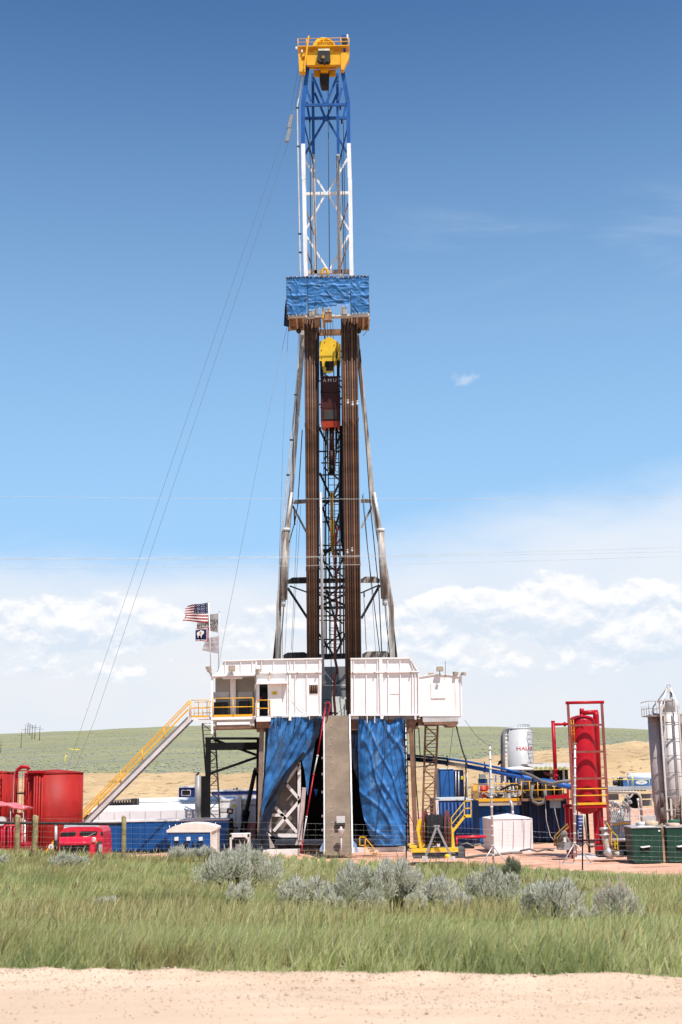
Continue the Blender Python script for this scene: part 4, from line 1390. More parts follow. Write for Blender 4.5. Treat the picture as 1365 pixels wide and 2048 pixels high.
# ---- racked drill pipe
def stand(xb, xt, Yp, mat, label, group, joints, yb=1431, yt=628, rpx=1.95, tape=None):
    a, b = P(xb, yb, Yp), P(xt, yt, Yp)
    a.z = ZF + .02
    r = rpx * mpp((a + b) / 2)
    d = (b - a)
    pts, rs = [a], [r]
    for yj in joints:
        t = (yb - yj) / (yb - yt) if yb != yt else 0
        t = (P(xb, yj, Yp).z - a.z) / d.z
        for dt, k in ((-.007, 1), (-.004, 1.32), (.004, 1.32), (.007, 1)):
            pts.append(a + d * (t + dt)); rs.append(r * k)
    pts.append(b); rs.append(r)
    root = solo('drill_pipe_stand', MB().path(pts, rs, 8), mat, label, 'drill pipe', group, loc=a)
    if tape:
        t = (P(xb, tape, Yp).z - a.z) / d.z
        part('white_tape', MB().tube(a + d * t, a + d * (t + .006), r * 1.08, 8).tube(a + d * (t + .008), a + d * (t + .011), r * 1.08, 8), GREY_L, root)
    return root


LG, RG = 'drill pipes racked on the left of the mast', 'drill pipes racked on the right of the mast'
for k in range(5):
    stand(617 + k * 4.4, 610.5 + k * 4.6, 83.2 + .09 * (k % 2), (PIPE_B, PIPE_A, PIPE_B, PIPE_A, PIPE_B)[k], 'rusty brown drill pipe in the front row of the left rack', LG, (1138 - k, 850 + 4 * k), tape=None)
for k in range(6):
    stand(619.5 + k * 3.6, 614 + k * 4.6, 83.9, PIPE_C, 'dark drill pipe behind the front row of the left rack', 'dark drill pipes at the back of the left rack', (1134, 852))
for k in range(7):
    stand(695.2 + k * 4.6, 684.5 + k * 4.75, 83.2 + .06 * (k % 2), (PIPE_B, PIPE_A, PIPE_B)[k % 3], 'dark brown drill pipe in the front row of the right rack', RG, (1128 + 5 * (k % 2), 838 + 6 * (k % 3)),
          tape=(0, 1108, 1112, 1104, 1106, 0, 1110)[k] if k % 2 else (0, 0, 808, 0, 812, 0, 810)[k])
for k in range(9):
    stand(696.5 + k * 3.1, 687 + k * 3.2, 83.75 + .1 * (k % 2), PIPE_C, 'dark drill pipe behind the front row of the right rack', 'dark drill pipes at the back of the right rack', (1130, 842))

# ---- guy lines
for pts, lb in (([(598, 132, YM), (579, 235, 85.5), (165, 1450, 92), (131, 1552, 95)], 'left of the two long guy wires sloping from the crown to the ground'),
                ([(603, 145, YM), (577, 285, 85.5), (190, 1440, 92), (143, 1556, 95)], 'right of the two long guy wires sloping from the crown to the ground'),
                ([(574, 655, YB_ + 1), (520, 905, 82), (443, 1300, 82.5), (437, 1345, 82.7)], 'thin wire sloping from the racking board towards the flags'),
                ([(577, 655, YB_ + 1), (566, 900, 82.5), (553, 1310, 83)], 'thin wire hanging close to the left mast leg'),
                ([(598, 660, YB_ + 1), (588, 900, 83), (580, 1100, 83.5), (570, 1312, 84)], 'thin wire hanging just inside the left mast leg')):
    solo('guy_wire', MB().path([P(x, y, Y) for x, y, Y in pts], .011, 5), GUY, lb, 'guy wire', 'guy wires of the mast')
for k, (pts, r) in enumerate((([(605, 860), (596, 1010), (590, 1045), (585, 1062), (579, 1085)], .035), ([(595, 1040), (588, 1200), (583, 1300)], .013), ([(602, 1010), (592, 1180), (585, 1312)], .013),
                              ([(725, 990), (736, 1100), (760, 1306)], .03), ([(728, 1190), (733, 1300)], .022), ([(727, 985), (744, 1190), (752, 1306)], .012), ([(720, 700), (740, 1000), (758, 1180), (764, 1306)], .035))):
    part('hanging_line', MB().path([P(x, y, YM - .4) for x, y in pts], r, 5), CABLE, mast)
part('turnbuckle', MB().ptube((589, 1020), (590, 1050), YM - .4, 3).ptube((728.5, 1184), (729, 1194), YM - .4, 3), DARK, mast)
for q, r_, lb in (((582, 244), 0, 'upper grey spool guard clamped on the left guy wire near the crown'), ((578, 271), 0, 'lower grey spool guard clamped on the right guy wire near the crown')):
    mb = MB().bar(P(q[0] + 2.5, q[1] - 13, 85.3), P(q[0] - 3.5, q[1] + 12, 85.3), .24, .2).box(P(q[0] - 5, q[1] + 12, 85.3), (.16, .12, .12))
    solo('line_guard', mb, GREY, lb, 'line guard', 'line guards on the guy wires')
for pts, lb in (([(138, 1497), (146, 1500), (152, 1499), (160, 1499.5)], 'yellow flag tape tied across the two guy wires'), ([(133, 1510), (130.5, 1516), (131, 1522), (129, 1527)], 'yellow flag tape knotted low on the left guy wire')):
    solo('flag_tape', MB().path([P(x, y, 93.5) for x, y in pts], .032, 5), TAPE_Y, lb, 'flag tape', 'flag tapes on the guy wires')

# ================================================================ DRILL FLOOR, WALLS, CABINS
sub = thing('substructure', 'drill floor on brown posts and beams above dark shaded space', 'substructure', (P(670, 1690, YW).x, YW, 0))
X0, X1 = P(513, 1440, YW).x, P(838, 1440, YW).x
part('floor_deck', MB().bb(X0, X1, YW + .22, 93, ZF - .25, ZF), GREY, sub)
part('floor_beam', MB().bb(X0, P(648, 1440, YW).x, YW + .30, YW + .5, ZF - .85, ZF - .26).bb(P(701, 1440, YW).x, X1 - .02, YW + .3, YW + .5, ZF - .85, ZF - .26)
     .bb(X0, X1, 92.6, 92.9, ZF - .85, ZF - .26), BROWN_ST, sub)
for x, mt in ((523.5, BROWN_PST), (823, BROWN_ST)):
    for yy_ in (YW + .4, 92.5):
        a = P(x, 1450, yy_)
        xx = P(x, 1450, YW).x + (.0 if yy_ < 90 else 0)
        b = P(518 if x < 600 else 833, 1690, YW)
        part('post', MB().bar((xx, yy_, ZF - .26), (b.x, yy_, 0), .26, .26), mt, sub)
part('base_beam', MB().bb(P(528, 1700, YW).x, P(600, 1700, YW).x, YW - .6, YW + .2, .0, .32).bb(P(705, 1700, YW).x, P(815, 1700, YW).x, YW + .3, YW + .9, 0, .3), W_FRAME, sub)
part('added_dark_back', MB().bb(X0 + .35, X1 - .5, 90.5, 90.6, .3, ZF - .85), BLACK, sub)  # black sheet added so the space under the floor looks dark
part('added_light_block', MB().bb(X0 + .55, X0 + .62, YW + 1.2, 90.4, .3, ZF - .3).bb(X1 - .75, X1 - .68, YW + 1.2, 90.4, .3, ZF - .3), TARP_F, sub)  # sheets added to keep side light out from under the floor
# cross braced white support box behind the torn tarp
YX = YW + 0.36
part('inner_panel', MB().pbox(540, 1525, 594, 1672, YX + .45, .06), paint('inner_panel_brown', (.17, .145, .13), .6, dirt=GRIME, damt=.3), sub)
mb = MB().pbar((599, 1524), (599, 1674), YX, 6.5, .16)
for a, b in (((566, 1560), (598, 1597)), ((603, 1598), (548, 1662)), ((551, 1614), (595, 1665)), ((542, 1630), (569, 1630)), ((598, 1528), (570, 1570))):
    mb.pbar(a, b, YX - .02, 6, .12)
mb.pbar((556, 1671), (600, 1671), YX - .03, 7, .14).pbar((541, 1636), (540, 1672), YX, 5, .12)
part('cross_brace', mb, W_FRAME, sub)
part('raker_post', MB().pbar((609, 1575), (600, 1680), YX - .15, 8, .2), paint('pinkish_primer', (.52, .42, .39), .6), sub)
for k in range(5):
    q = P(645.5, (1516, 1548, 1584, 1632, 1660)[k], YX + .5)
    part('clamp', MB().box(q, (.12, .1, .14)), W_FRAME, sub)
for q in ([(599, 1668), (607, 1690), (590, 1690)], [(538, 1672), (550, 1695), (540, 1697)]):
    part('foot', MB().px(q, YX - .2, .2), paint('primer_foot', (.42, .36, .33), .6), sub)
part('blue_bracket', MB().px([(628, 1578), (637, 1578.5), (632, 1593)][::-1], YX + .6, .2), BLUE_ST, sub)
part('under_pipe', MB().tube((X0 + 1, YW + .8, ZF - 1.2), (X1 - 1, YW + .8, ZF - 1.2), .12, 8), DARK, sub)

# ---- left wind wall with door
ww = thing('wind_wall', 'long white ribbed wind wall left of the ramp with an open door', 'wind wall', P(578, 1433, YW))
part('panel', MB().px([(513, 1319), (644, 1316.5), (643, 1431), (565, 1433), (536, 1433), (536, 1367), (519, 1367), (519, 1433), (513, 1433)][::-1], YW + .06, .08), W_WALL, ww)
mb = MB()
for x in (514.5, 525, 548.5, 576, 581.5, 590, 615, 641.5):
    mb.pbar((x - 1, 1319), (x - 1, 1344), YW + .0, 3.2 if x in (514.5, 641.5) else 1.5, .07)
for x in (576, 581.5, 592, 615, 641.5):
    mb.pbar((x - 1, 1346), (x - .5, 1431), YW + .0, 4.5 if x == 581.5 else (3 if x > 640 else 1.6), .07)
mb.pbar((512, 1319.5), (645, 1317), YW - .02, 2.5, .10).pbar((513, 1346), (644, 1344), YW - .03, 2.8, .12).pbar((536, 1431.5), (644, 1430.5), YW - .01, 2.5, .1)
part('rib', mb, W_WALL, ww)
part('wall_tie', MB().pbar((580.5, 1425), (580.5, 1441), YW - .06, 5, .08).pbar((619, 1432), (619, 1440), YW - .03, 2, .05), W_WALL, ww)
part('return_wall', MB().bb(P(513.5, 1400, YW).x, P(514.5, 1400, YW).x + .04, YW + .15, 90, ZF, P(513, 1319, YW).z - .02), W_WALL, ww)
part('door_header', MB().pbox(514, 1362, 574.5, 1367.5, YW - .45, .5), W_WALL, ww)
dr = part('door', MB().pbox(536.5, 1368, 564.5, 1430.5, YW - .04, .06), W_WALL, ww)
part('handle', MB().pbox(538, 1400, 539.2, 1404, YW - .09, .05), DARK, dr)
part('warning_sign', MB().pbox(544.5, 1382.5, 555, 1389.5, YW - .055, .01), SIGN_Y, dr)
a = P(549.7, 1386, YW - .06)
part('sign_lettering', text_mb('DANGER', .065, lambda u, v: a + Vector((u, -.001, v + .045))), INK, dr)
part('sign_line', MB().box(a + Vector((0, 0, -.035)), (.22, .002, .018)).box(a + Vector((0, 0, -.07)), (.17, .002, .018)), INK, dr)
part('window_recess', MB().pbox(619, 1370, 636, 1387, YW + .045, .02), DARK, ww)
mb = MB()
for k in range(4):
    mb.ptube((621 + k * 4.3, 1370.5), (621 + k * 4.3, 1386.5), YW + .02, 2.0, n=8)
part('window_pipes', mb, PIPE_A, ww)
part('doorway_dark_sheet', MB().pbox(519.5, 1367.5, 536, 1432, YW + .9, .05), BLACK, ww)  # black sheet stands in for the dark inside the doorway
part('conduit', MB().path([P(x, y, YW - .03) for x, y in ((577, 1372), (584, 1395), (600, 1415), (614, 1424))], .012, 5), GREY_L, ww)
part('fluorescent_bracket', MB().pbox(538, 1346, 541.5, 1360, YW - .12, .1), paint('tan_bracket', (.55, .44, .30), .6), ww)

# extinguisher and a coat in the doorway
ex = thing('fire_extinguisher', 'red fire extinguisher in the open doorway of the wind wall', 'fire extinguisher', P(522.5, 1431, YW + .4))
part('cylinder', MB().ptube((522.5, 1430), (522.5, 1402), YW + .4, 5, n=12), BLACK, ex)
part('valve', MB().ptube((522.5, 1402), (522.5, 1394), YW + .4, 3.4), RED, ex)
solo('work_coat', MB().px([(524, 1386), (530, 1384), (534, 1392), (535, 1425), (530, 1431), (525, 1428)][::-1], YW + .5, .2), paint('coat_black', (.02, .02, .022), .85, bump=.5), 'black work coat hanging in the open doorway', 'coat')

# ---- doghouse porch at left
dh = thing('doghouse', 'white doghouse with a shaded open porch and yellow rail left of the wind wall', 'doghouse', P(467, 1433, YW))
YD = YW + 2.4
xa_, xb_ = P(423.5, 1400, YW).x, P(511.5, 1400, YW).x
zt_, zc_ = P(470, 1322, YW).z, P(470, 1350, YW).z
zb_ = P(470, 1434, YW).z
part('parapet', MB().px([(432, 1350), (448, 1322), (511, 1320), (511, 1349)][::-1], YW, .12), W_WALL, dh)
mb = MB()
for x in (451, 482, 505):
    mb.pbar((x, 1323), (x, 1348), YW - .04, 1.6, .06)
mb.pbar((447, 1322), (512, 1320), YW - .05, 2.2, .1).pbar((424, 1351.5), (511, 1349.5), YW - .05, 3.2, .1)
part('rib', mb, W_WALL, dh)
part('roof', MB().bb(xa_ - .1, xb_ + .05, YW + .13, YD + .1, zc_ - .02, zc_ + .10), W_WALL, dh)
part('back_wall', MB().bb(xa_, xb_, YD, YD + .1, zb_, zc_ - .02), BEIGE, dh)
part('side_wall', MB().bb(xb_ - .05, xb_ + .03, YW + .05, YD, zb_, zc_ - .03), BEIGE, dh)
part('corner_post', MB().bb(xa_ - .03, xa_ + .10, YW, YW + .14, zb_ - 1.0, zc_ - .02), W_WALL, dh)
part('inner_post', MB().pbox(461, 1353, 472, 1432, YD - .25, .2), W_WALL, dh)
for q in ((428, 1404, 455, 1432), (478, 1402, 499, 1432)):
    part('cabinet', MB().pbox(*q, YD - .6, .45), DARK, dh)
for q in ((426, 1384, 458, 1398), (476, 1384, 506, 1398)):
    part('vent_panel', MB().pbox(*q, YD - .06, .05), GREY_L, dh)
part('tube_light', MB().pbox(446, 1354, 485, 1358, YW + .2, .12), W_STEEL, dh)
part('floor_edge', MB().pbox(423, 1433, 512, 1439, YW - .02, 2.5), W_WALL, dh)
part('under_box', MB().pbox(425, 1439, 509, 1452, YW + .1, 2.3), paint('warm_white', (.62, .565, .53), .5, var=.06, dirt=RUST, damt=.2), dh)
part('skid', MB().pbox(424, 1452.3, 510, 1457.5, YW + .02, 2.4).pbar((432, 1447), (500, 1446), YW + .05, 7, .05), BROWN_ST, dh)
part('box_lip', MB().pbox(434, 1444, 500, 1449.5, YW - .03, .1), W_WALL, dh)
mb = MB()
railing(mb, [(xa_ + .1, YW - .02, zb_ + .02), (xb_ - .15, YW - .02, zb_ + .02)], P(467, 1397, YW).z - zb_, .028, (.52,), 1.25, .13)
part('porch_railing', mb, YEL, dh)

# small landing in front of the door
ld = thing('door_landing', 'small white landing with yellow rail in front of the wind wall door', 'landing', P(527, 1436, YW))
part('deck', MB().pbox(513, 1433.5, 541.5, 1443, YW - .55, .56), W_WALL, ld)
mb = MB()
q0, q1 = P(513.5, 1433, YW - .5), P(540, 1433, YW - .5)
railing(mb, [q0, q1, q1 + Vector((0, .4, 0))], P(527, 1400, YW - .5).z - q0.z, .026, (.5,), .8)
part('railing', mb, YEL, ld)
part('bracket', MB().pbox(513, 1443.3, 541, 1456, YW - .2, .6), BROWN_ST, ld)

# ---- right wind wall and cabin
rw = thing('wind_wall', 'white ribbed wind wall right of the ramp with a cut upper corner', 'wind wall', P(770, 1433, YW))
part('panel', MB().px([(702, 1317), (820, 1315.5), (838, 1344), (838, 1430), (702, 1431)][::-1], YW + .06, .08), W_WALL, rw)
mb = MB()
for x in (703.5, 708, 732, 755.5, 776, 800.5):
    mb.pbar((x, 1318), (x, 1343), YW, 3 if x == 703.5 else 1.6, .07)
for x in (703.5, 709, 733, 756, 777, 801, 825, 830.5):
    mb.pbar((x, 1345), (x + .3, 1430), YW, 3 if x == 703.5 else 1.7, .07)
mb.pbar((821, 1319), (828, 1343), YW, 1.6, .07)
mb.pbar((701, 1317.5), (821, 1316), YW - .02, 2.6, .1).pbar((820, 1316), (838.5, 1345), YW - .02, 2.4, .1).pbar((702, 1345), (838, 1343), YW - .03, 2.8, .12)
mb.pbar((702, 1430.5), (838, 1430), YW - .01, 2.4, .1).pbar((837.5, 1344), (838, 1430), YW - .02, 2.4, .1)
part('rib', mb, W_WALL, rw)
part('wide_rib', MB().pbox(760, 1317, 766.5, 1438, YW - .06, .12), W_WALL, rw)
part('hatch', MB().pbox(780.5, 1369, 798, 1388, YW + .03, .05), W_WALL, rw)
part('wall_tie', MB().pbox(702, 1432.5, 718, 1438, YW + .1, .1).pbox(829.5, 1430, 833.5, 1439, YW - .07, .1).pbar((735, 1430), (735, 1446), YW - .03, 2, .04).pbar((750, 1430), (750, 1446), YW - .03, 2, .04), W_FRAME, rw)
mb = MB()
for x in (706, 750, 772, 822, 540, 575, 595, 634):
    mb.box(P(x, 1346 if x < 640 else 1345, YW - .12), (.06, .1, .08))
part('rail_lug', mb, BROWN_ST, rw)
part('return_wall', MB().bb(P(836, 1400, YW).x, P(837.5, 1400, YW).x, YW + .15, 90, ZF, P(838, 1345, YW).z), W_WALL, rw)
cb = thing('tool_cabin', 'plain white cabin with curved roof hung on the right end of the rig floor', 'cabin', P(882, 1440, YW))
a = [(838.5, 1353.5), (850, 1351), (865, 1349), (880, 1348.5), (900, 1350), (915, 1352), (924, 1353.5), (924.7, 1432.5), (838.5, 1433)]
part('body', MB().px(a[::-1], YW + .03, 3.0), W_WALL, cb)
mb = MB().pbar((838, 1353.5), (866, 1349), YW - .01, 1.6, .05).pbar((866, 1349), (897, 1349.3), YW - .01, 1.6, .05).pbar((897, 1349.3), (924.5, 1353.5), YW - .01, 1.6, .05)
mb.pbar((921.5, 1353), (922.5, 1432), YW - .01, 1.8, .06)
part('trim', mb, W_WALL, cb)
part('shutter', MB().pbox(862.5, 1366, 891, 1396.5, YW - .02, .06), W_WALL, cb)
part('lower_panel', MB().pbox(846, 1433.3, 917, 1443.5, YW + .06, 2.8), paint('grey_lower', (.50, .48, .47), .5), cb)
part('skid', MB().px([(848, 1444), (917, 1443.5), (917, 1447), (912, 1453), (898, 1453), (893, 1449), (848, 1449)][::-1], YW + .04, 2.8), BROWN_ST, cb)
part('link_beam', MB().pbox(812, 1438, 846, 1444, YW + .35, .3).px([(835, 1444), (846, 1444), (846, 1451), (830, 1451)], YW + .3, .4), BROWN_ST, cb)

# ---- equipment seen through the gap over the ramp
rs = thing('rear_wind_wall', 'dark grey rear wall of the rig floor seen through the gap over the ramp', 'wind wall', P(675, 1432, 90))
part('panel', MB().pbox(640, 1333, 712, 1440, 90, .12), GREY_PANEL, rs)
part('brace', MB().pbar((652, 1345), (671, 1370), 89.9, 2, .05).pbar((650, 1371), (700, 1370), 89.88, 2, .05), W_FRAME, rs)
part('rail', MB().pbar((646, 1399), (696, 1399), 89, 1.2).pbar((646, 1409.5), (696, 1409), 89, 1.2), DARK, rs)
part('brace_dark', MB().pbar((697, 1343), (672, 1370), 89.9, 2, .05), DARK, rs)
dw = thing('drawworks_cover', 'cream white rounded housing on the rig floor behind the dark red hose', 'machine housing', P(678, 1432, 87))
part('housing', MB().px([(667, 1434), (662.5, 1410), (662.5, 1397), (665, 1393), (690, 1393), (694, 1397), (694, 1434)][::-1], 87.5, 1.2), paint('cream_white', (.66, .66, .60), .45, var=.05), dw)
part('seam', MB().pbar((679, 1394), (685, 1433), 87.48, .9, .02), GREY, dw)
part('handwheel', MB().ptube((657, 1425), (676, 1427), 86, 3.4).ptube((692, 1398), (693, 1420), 87.3, 3).path([P(x, y, 87.3) for x, y in ((676, 1426), (684, 1420), (690, 1412))], .015, 5), BLACK, dw)

# ---- pipe ramp
YR0, YR1 = YW - .25, 76.0
rp = thing('pipe_ramp', 'grey brown steel pipe ramp sloping from the rig floor to the ground', 'ramp', P(676, 1708, YR1))
tl, tr_, br, bl = P(650.5, 1431.5, YR0), P(698, 1430.5, YR0), P(703.5, 1709, YR1), P(651.5, 1710, YR1)
part('plate', MB().slab([bl, br, tr_, tl], (0, .10, -.06)), RAMP, rp)
for a, b, c in ((tl, bl, -1), (tr_, br, 1)):
    part('side_channel', MB().bar(a + Vector((.06 * c, 0, .02)), b + Vector((.06 * c, 0, .02)), .085, .22), GALV if c > 0 else GREY_L, rp)
mb = MB()
for t in (.08, .17, .22, .30, .355, .50, .545, .67, .70, .78, .83, .87):
    q = tl.lerp(bl, t) + Vector((.33, -.06, .0))
    mb.box(q, (.09, .02, .018))
    if rnd(0, 1) < .5:
        mb.box(q + Vector((.08, 0, .05)), (.02, .02, .09))
part('weld_stitch', mb, GREY_L, rp)
lp = thing('ramp_lamp', 'small lamp on a white stub post low on the pipe ramp', 'lamp', P(683, 1707, YR1))
part('stub_post', MB().ptube((683.5, 1708), (683, 1674), YR1 - .25, 3), GREY_L, lp)
part('lamp_head', MB().lathe(P(683, 1672, YR1 - .25), [(.06, -.05), (.10, .0), (.19, .30), (.20, .36), (.08, .40), (.05, .52)], 14), SILVER, lp)
bx = thing('junction_box', 'grey box with dark lower lip fixed on the pipe ramp', 'box', P(682, 1650, YR1 + .4))
part('body', MB().pbox(673.5, 1632.5, 690.5, 1646, YR1 + .40, .3), GREY_L, bx)
part('lip', MB().pbox(673, 1646.3, 691, 1650, YR1 + .36, .34), DARK, bx)
for pts, lb in (([(640, 1703), (640, 1698), (649, 1680), (650, 1690), (645, 1703)], 'blue triangular foot at the left side of the ramp'), ([(705, 1680), (713, 1688), (717, 1704), (711, 1704), (710, 1695), (705, 1690)], 'blue triangular foot at the right side of the ramp')):
    part('ramp_foot', MB().px(pts[::-1] if pts[0][0] > 650 else pts, YR1 + .3, .4), paint('pale_blue_steel', (.24, .36, .55), .5), rp, lb)
hp = thing('standing_hose_pole', 'slanted red and grey pole leaning beside the ramp with a gooseneck top', 'pole', P(603, 1706, 78.2))
for a, b, mt in (((651, 1416), (636, 1510), RED_POLE), ((636, 1510), (628, 1548), GREY_L), ((628, 1548), (614, 1632), RED_POLE), ((614, 1632), (606, 1683), GREY_L), ((606, 1683), (602.5, 1708), RED_POLE)):
    ya, yb = 79.4 - (a[1] - 1405) / 300 * 1.2, 79.4 - (b[1] - 1405) / 300 * 1.2
    part('section', MB().tube(P(*a, ya), P(*b, yb), .040, 10).tube(P(*a, ya), P(*a, ya) + Vector((-.02, 0, -.12)), .062, 10), mt, hp)
part('gooseneck', MB().path([P(x, y, 79.4) for x, y in ((651, 1418), (651.5, 1409), (654, 1405), (659, 1405), (661, 1411), (658, 1425), (655, 1432))], .042, 8), RED_POLE, hp)

# ---- lower tarps
tl_ = thing('tarp', 'torn blue tarp under the left of the rig floor, pulled open over a white brace', 'tarp', P(570, 1440, YW - .1), 'blue tarps on the rig')
part('sheet', cloth([(538, 1437), (535, 1490), (531, 1545), (526, 1600), (521, 1650), (519, 1672)], [(643, 1437), (637, 1462), (614, 1503), (577, 1553), (549, 1612), (530, 1680)], YW + .05, .34, 64, 64, 8, 'd', sag=2,
                    back=lambda u, v: .5 * max(0, u - .8) * (v < .2)), TARP_L, tl_)
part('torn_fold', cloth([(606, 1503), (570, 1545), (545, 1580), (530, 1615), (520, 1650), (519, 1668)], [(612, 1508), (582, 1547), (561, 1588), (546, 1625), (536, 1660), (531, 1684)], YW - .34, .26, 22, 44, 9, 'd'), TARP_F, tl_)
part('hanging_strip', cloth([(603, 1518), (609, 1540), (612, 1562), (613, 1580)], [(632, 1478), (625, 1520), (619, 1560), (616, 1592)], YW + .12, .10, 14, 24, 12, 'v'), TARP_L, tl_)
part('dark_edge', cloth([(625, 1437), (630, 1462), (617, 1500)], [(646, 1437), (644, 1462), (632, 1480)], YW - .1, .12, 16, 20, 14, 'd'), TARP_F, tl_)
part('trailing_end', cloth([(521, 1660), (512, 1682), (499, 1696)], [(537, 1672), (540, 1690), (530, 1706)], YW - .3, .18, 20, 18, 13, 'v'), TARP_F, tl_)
mb = MB()
for k, x in enumerate((541, 549, 556, 563, 577, 592, 604, 618, 631)):
    mb.path([P(x, 1434, YW - .02), P(x + rnd(-2, 1), 1442 + 5 * (k % 3), YW - .34), P(x + rnd(-3, 0), 1449 + 9 * (k % 2), YW - .36)], .028, 5)
part('tie', mb, BLACK, tl_)
part('hem_rope', MB().path([P(x, y, YW - .3) for x, y in ((523, 1625), (526, 1645), (534, 1660), (548, 1672), (562, 1676), (596, 1678))], .05, 6), TARP_F, tl_)
part('side_edge', cloth([(532, 1440), (530, 1500), (527, 1560), (524, 1600)], [(540, 1437), (536, 1500), (532, 1560), (527, 1600)], YW + .25, .05, 6, 30, 21, 'v'), TARP_F, tl_)
tr_t = thing('tarp', 'large faded blue tarp laced under the right side of the rig floor', 'tarp', P(760, 1440, YW - .1), 'blue tarps on the rig')
part('sheet', cloth([(717, 1439), (716, 1500), (718, 1545), (720, 1590), (727, 1632), (737, 1665), (752, 1692)], [(808, 1437), (809, 1480), (810.5, 1520), (812, 1570), (813, 1620), (814, 1660), (815, 1690)], YW + .02, .28, 72, 72, 17, 'v', sag=2,
                    back=lambda u, v: .55 * max(0, .22 - u) * 2 + 1.3 * max(0, .06 - v) * math.exp(-((u - .72) / .12) ** 2) * 8), TARP_R, tr_t)
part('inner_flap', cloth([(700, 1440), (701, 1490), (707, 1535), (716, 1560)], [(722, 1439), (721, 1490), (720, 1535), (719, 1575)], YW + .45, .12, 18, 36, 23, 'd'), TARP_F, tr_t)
mb = MB()
for k in range(18):
    y = 1450 + k * 13.4
    x = 809 + k * .33
    mb.path([P(x - 2.5, y, YW - .06), P(x + 1.5, y + 3, YW - .12), P(x + 3.5, y + 1, YW), P(x + 2, y + 6, YW + .1)], .022, 5)
part('lacing', mb, BLACK, tr_t)
mb = MB()
for k, x in enumerate((720, 729, 738, 747, 757, 768, 778, 792, 803)):
    mb.path([P(x, 1433, YW - .02), P(x + rnd(-1, 1), 1441 + 3 * (k % 3), YW - .28), P(x + rnd(-2, 1), 1446 + 5 * (k % 2), YW - .30)], .024, 5)
part('tie', mb, BLACK, tr_t)
part('edge_pole', MB().ptube((811.5, 1437), (816.5, 1692), YW + .22, 2.4), GALV, tr_t)
part('tie_rope', MB().path([P(772.5, 1432, YW - .2), P(769, 1520, YW - .32), P(756, 1640, YW - .3), P(751, 1672, YW - .3)], .022, 5)
     .path([P(783, 1450, YW - .3), P(790, 1500, YW - .34), P(806, 1600, YW - .3), (P(835, 1665, YW - .6))], .018, 5), CABLE, tr_t)

# ---- floodlights on the roofs
def flood(px_, py_, Y, wpx, hpx, yaw, pitch, label, stem):
    c = P(px_, py_, Y)
    m = mpp(c)
    W, H = wpx * m, hpx * m
    base = P(*stem, Y)
    root = thing('floodlight', label, 'floodlight', base, 'floodlights on the rig floor')
    rot = Matrix.Rotation(yaw, 3, 'Z') @ Matrix.Rotation(pitch, 3, 'X')
    T = lambda x, y, z: c + rot @ Vector((x, y, z))
    mb = MB().hexa([T(-W / 2, 0, -H / 2), T(W / 2, 0, -H / 2), T(W * .35, .22, -H * .35), T(-W * .35, .22, -H * .35)], [T(-W / 2, 0, H / 2), T(W / 2, 0, H / 2), T(W * .35, .22, H * .35), T(-W * .35, .22, H * .35)])
    h = part('housing', mb, paint('lamp_housing', (.33, .27, .21), .5, var=.15), root)
    mb = MB().hexa([T(-W * .42, -.02, -H * .38), T(W * .42, -.02, -H * .38), T(W * .42, .0, -H * .38), T(-W * .42, .0, -H * .38)], [T(-W * .42, -.02, H * .38), T(W * .42, -.02, H * .38), T(W * .42, .0, H * .38), T(-W * .42, .0, H * .38)])
    part('lens', mb, LAMP_GL, h)
    part('stem', MB().tube(base, c + Vector((0, .1, 0)), .035, 8).box(base, (.16, .1, .06)), GREY, root)
    return root


flood(464, 1337, YW - .35, 13, 12, 0, R(12), 'square floodlight on the parapet over the doghouse porch', (464, 1349))
flood(415.5, 1339, YW - .1, 10, 12, R(-60), R(25), 'tilted floodlight on the outer left corner of the doghouse', (422.5, 1350))
flood(519, 1343, YW - .15, 9, 9, R(60), R(20), 'small floodlight on the wind wall beside the doghouse', (513, 1349))
flood(880, 1338, YW - .35, 13.5, 9.5, 0, R(12), 'square floodlight standing highest on the tool cabin roof', (880, 1350))
flood(862.5, 1345.5, YW + .8, 11, 6, 0, R(-60), 'low pale floodlight lying on the left of the cabin roof', (862.5, 1350))
flood(912.5, 1347.5, YW - .1, 10, 7, R(25), R(20), 'small floodlight tilted near the right end of the cabin roof', (910, 1352))
flood(930.5, 1348, YW - .1, 15, 6, R(70), R(10), 'flat grey floodlight sticking out past the right end of the cabin', (923, 1350))
part('aerial', MB().ptube((891, 1354), (891, 1322), YW - .05, 1.0, n=5), DARK, cb)

# ---- flags
def flagpole(x0, y0, x1, y1, Y, r, mat, label):
    t = thing('flagpole', label, 'flagpole', P(x1, y1, Y), 'flagpoles at the doghouse')
    part('pole', MB().ptube((x1, y1), (x0, y0), Y, r * 2), mat, t)
    part('finial', MB().lathe(P(x0, y0, Y), [(.02, -.04), (.05, 0), (.05, .06), (.02, .09)], 10), mat, t)
    part('bracket', MB().box(P(x1, y1 - 4, Y + .08), (.14, .2, .12)), GREY, t)
    return t


YP = YW - .12
flagpole(418, 1203, 422.5, 1352, YP, .95, W_STEEL, 'white flagpole at the doghouse corner with the striped flag')
flagpole(439.5, 1224, 437, 1347, YP + 1.4, .9, GREY_L, 'grey flagpole behind the white one with two grey flags')


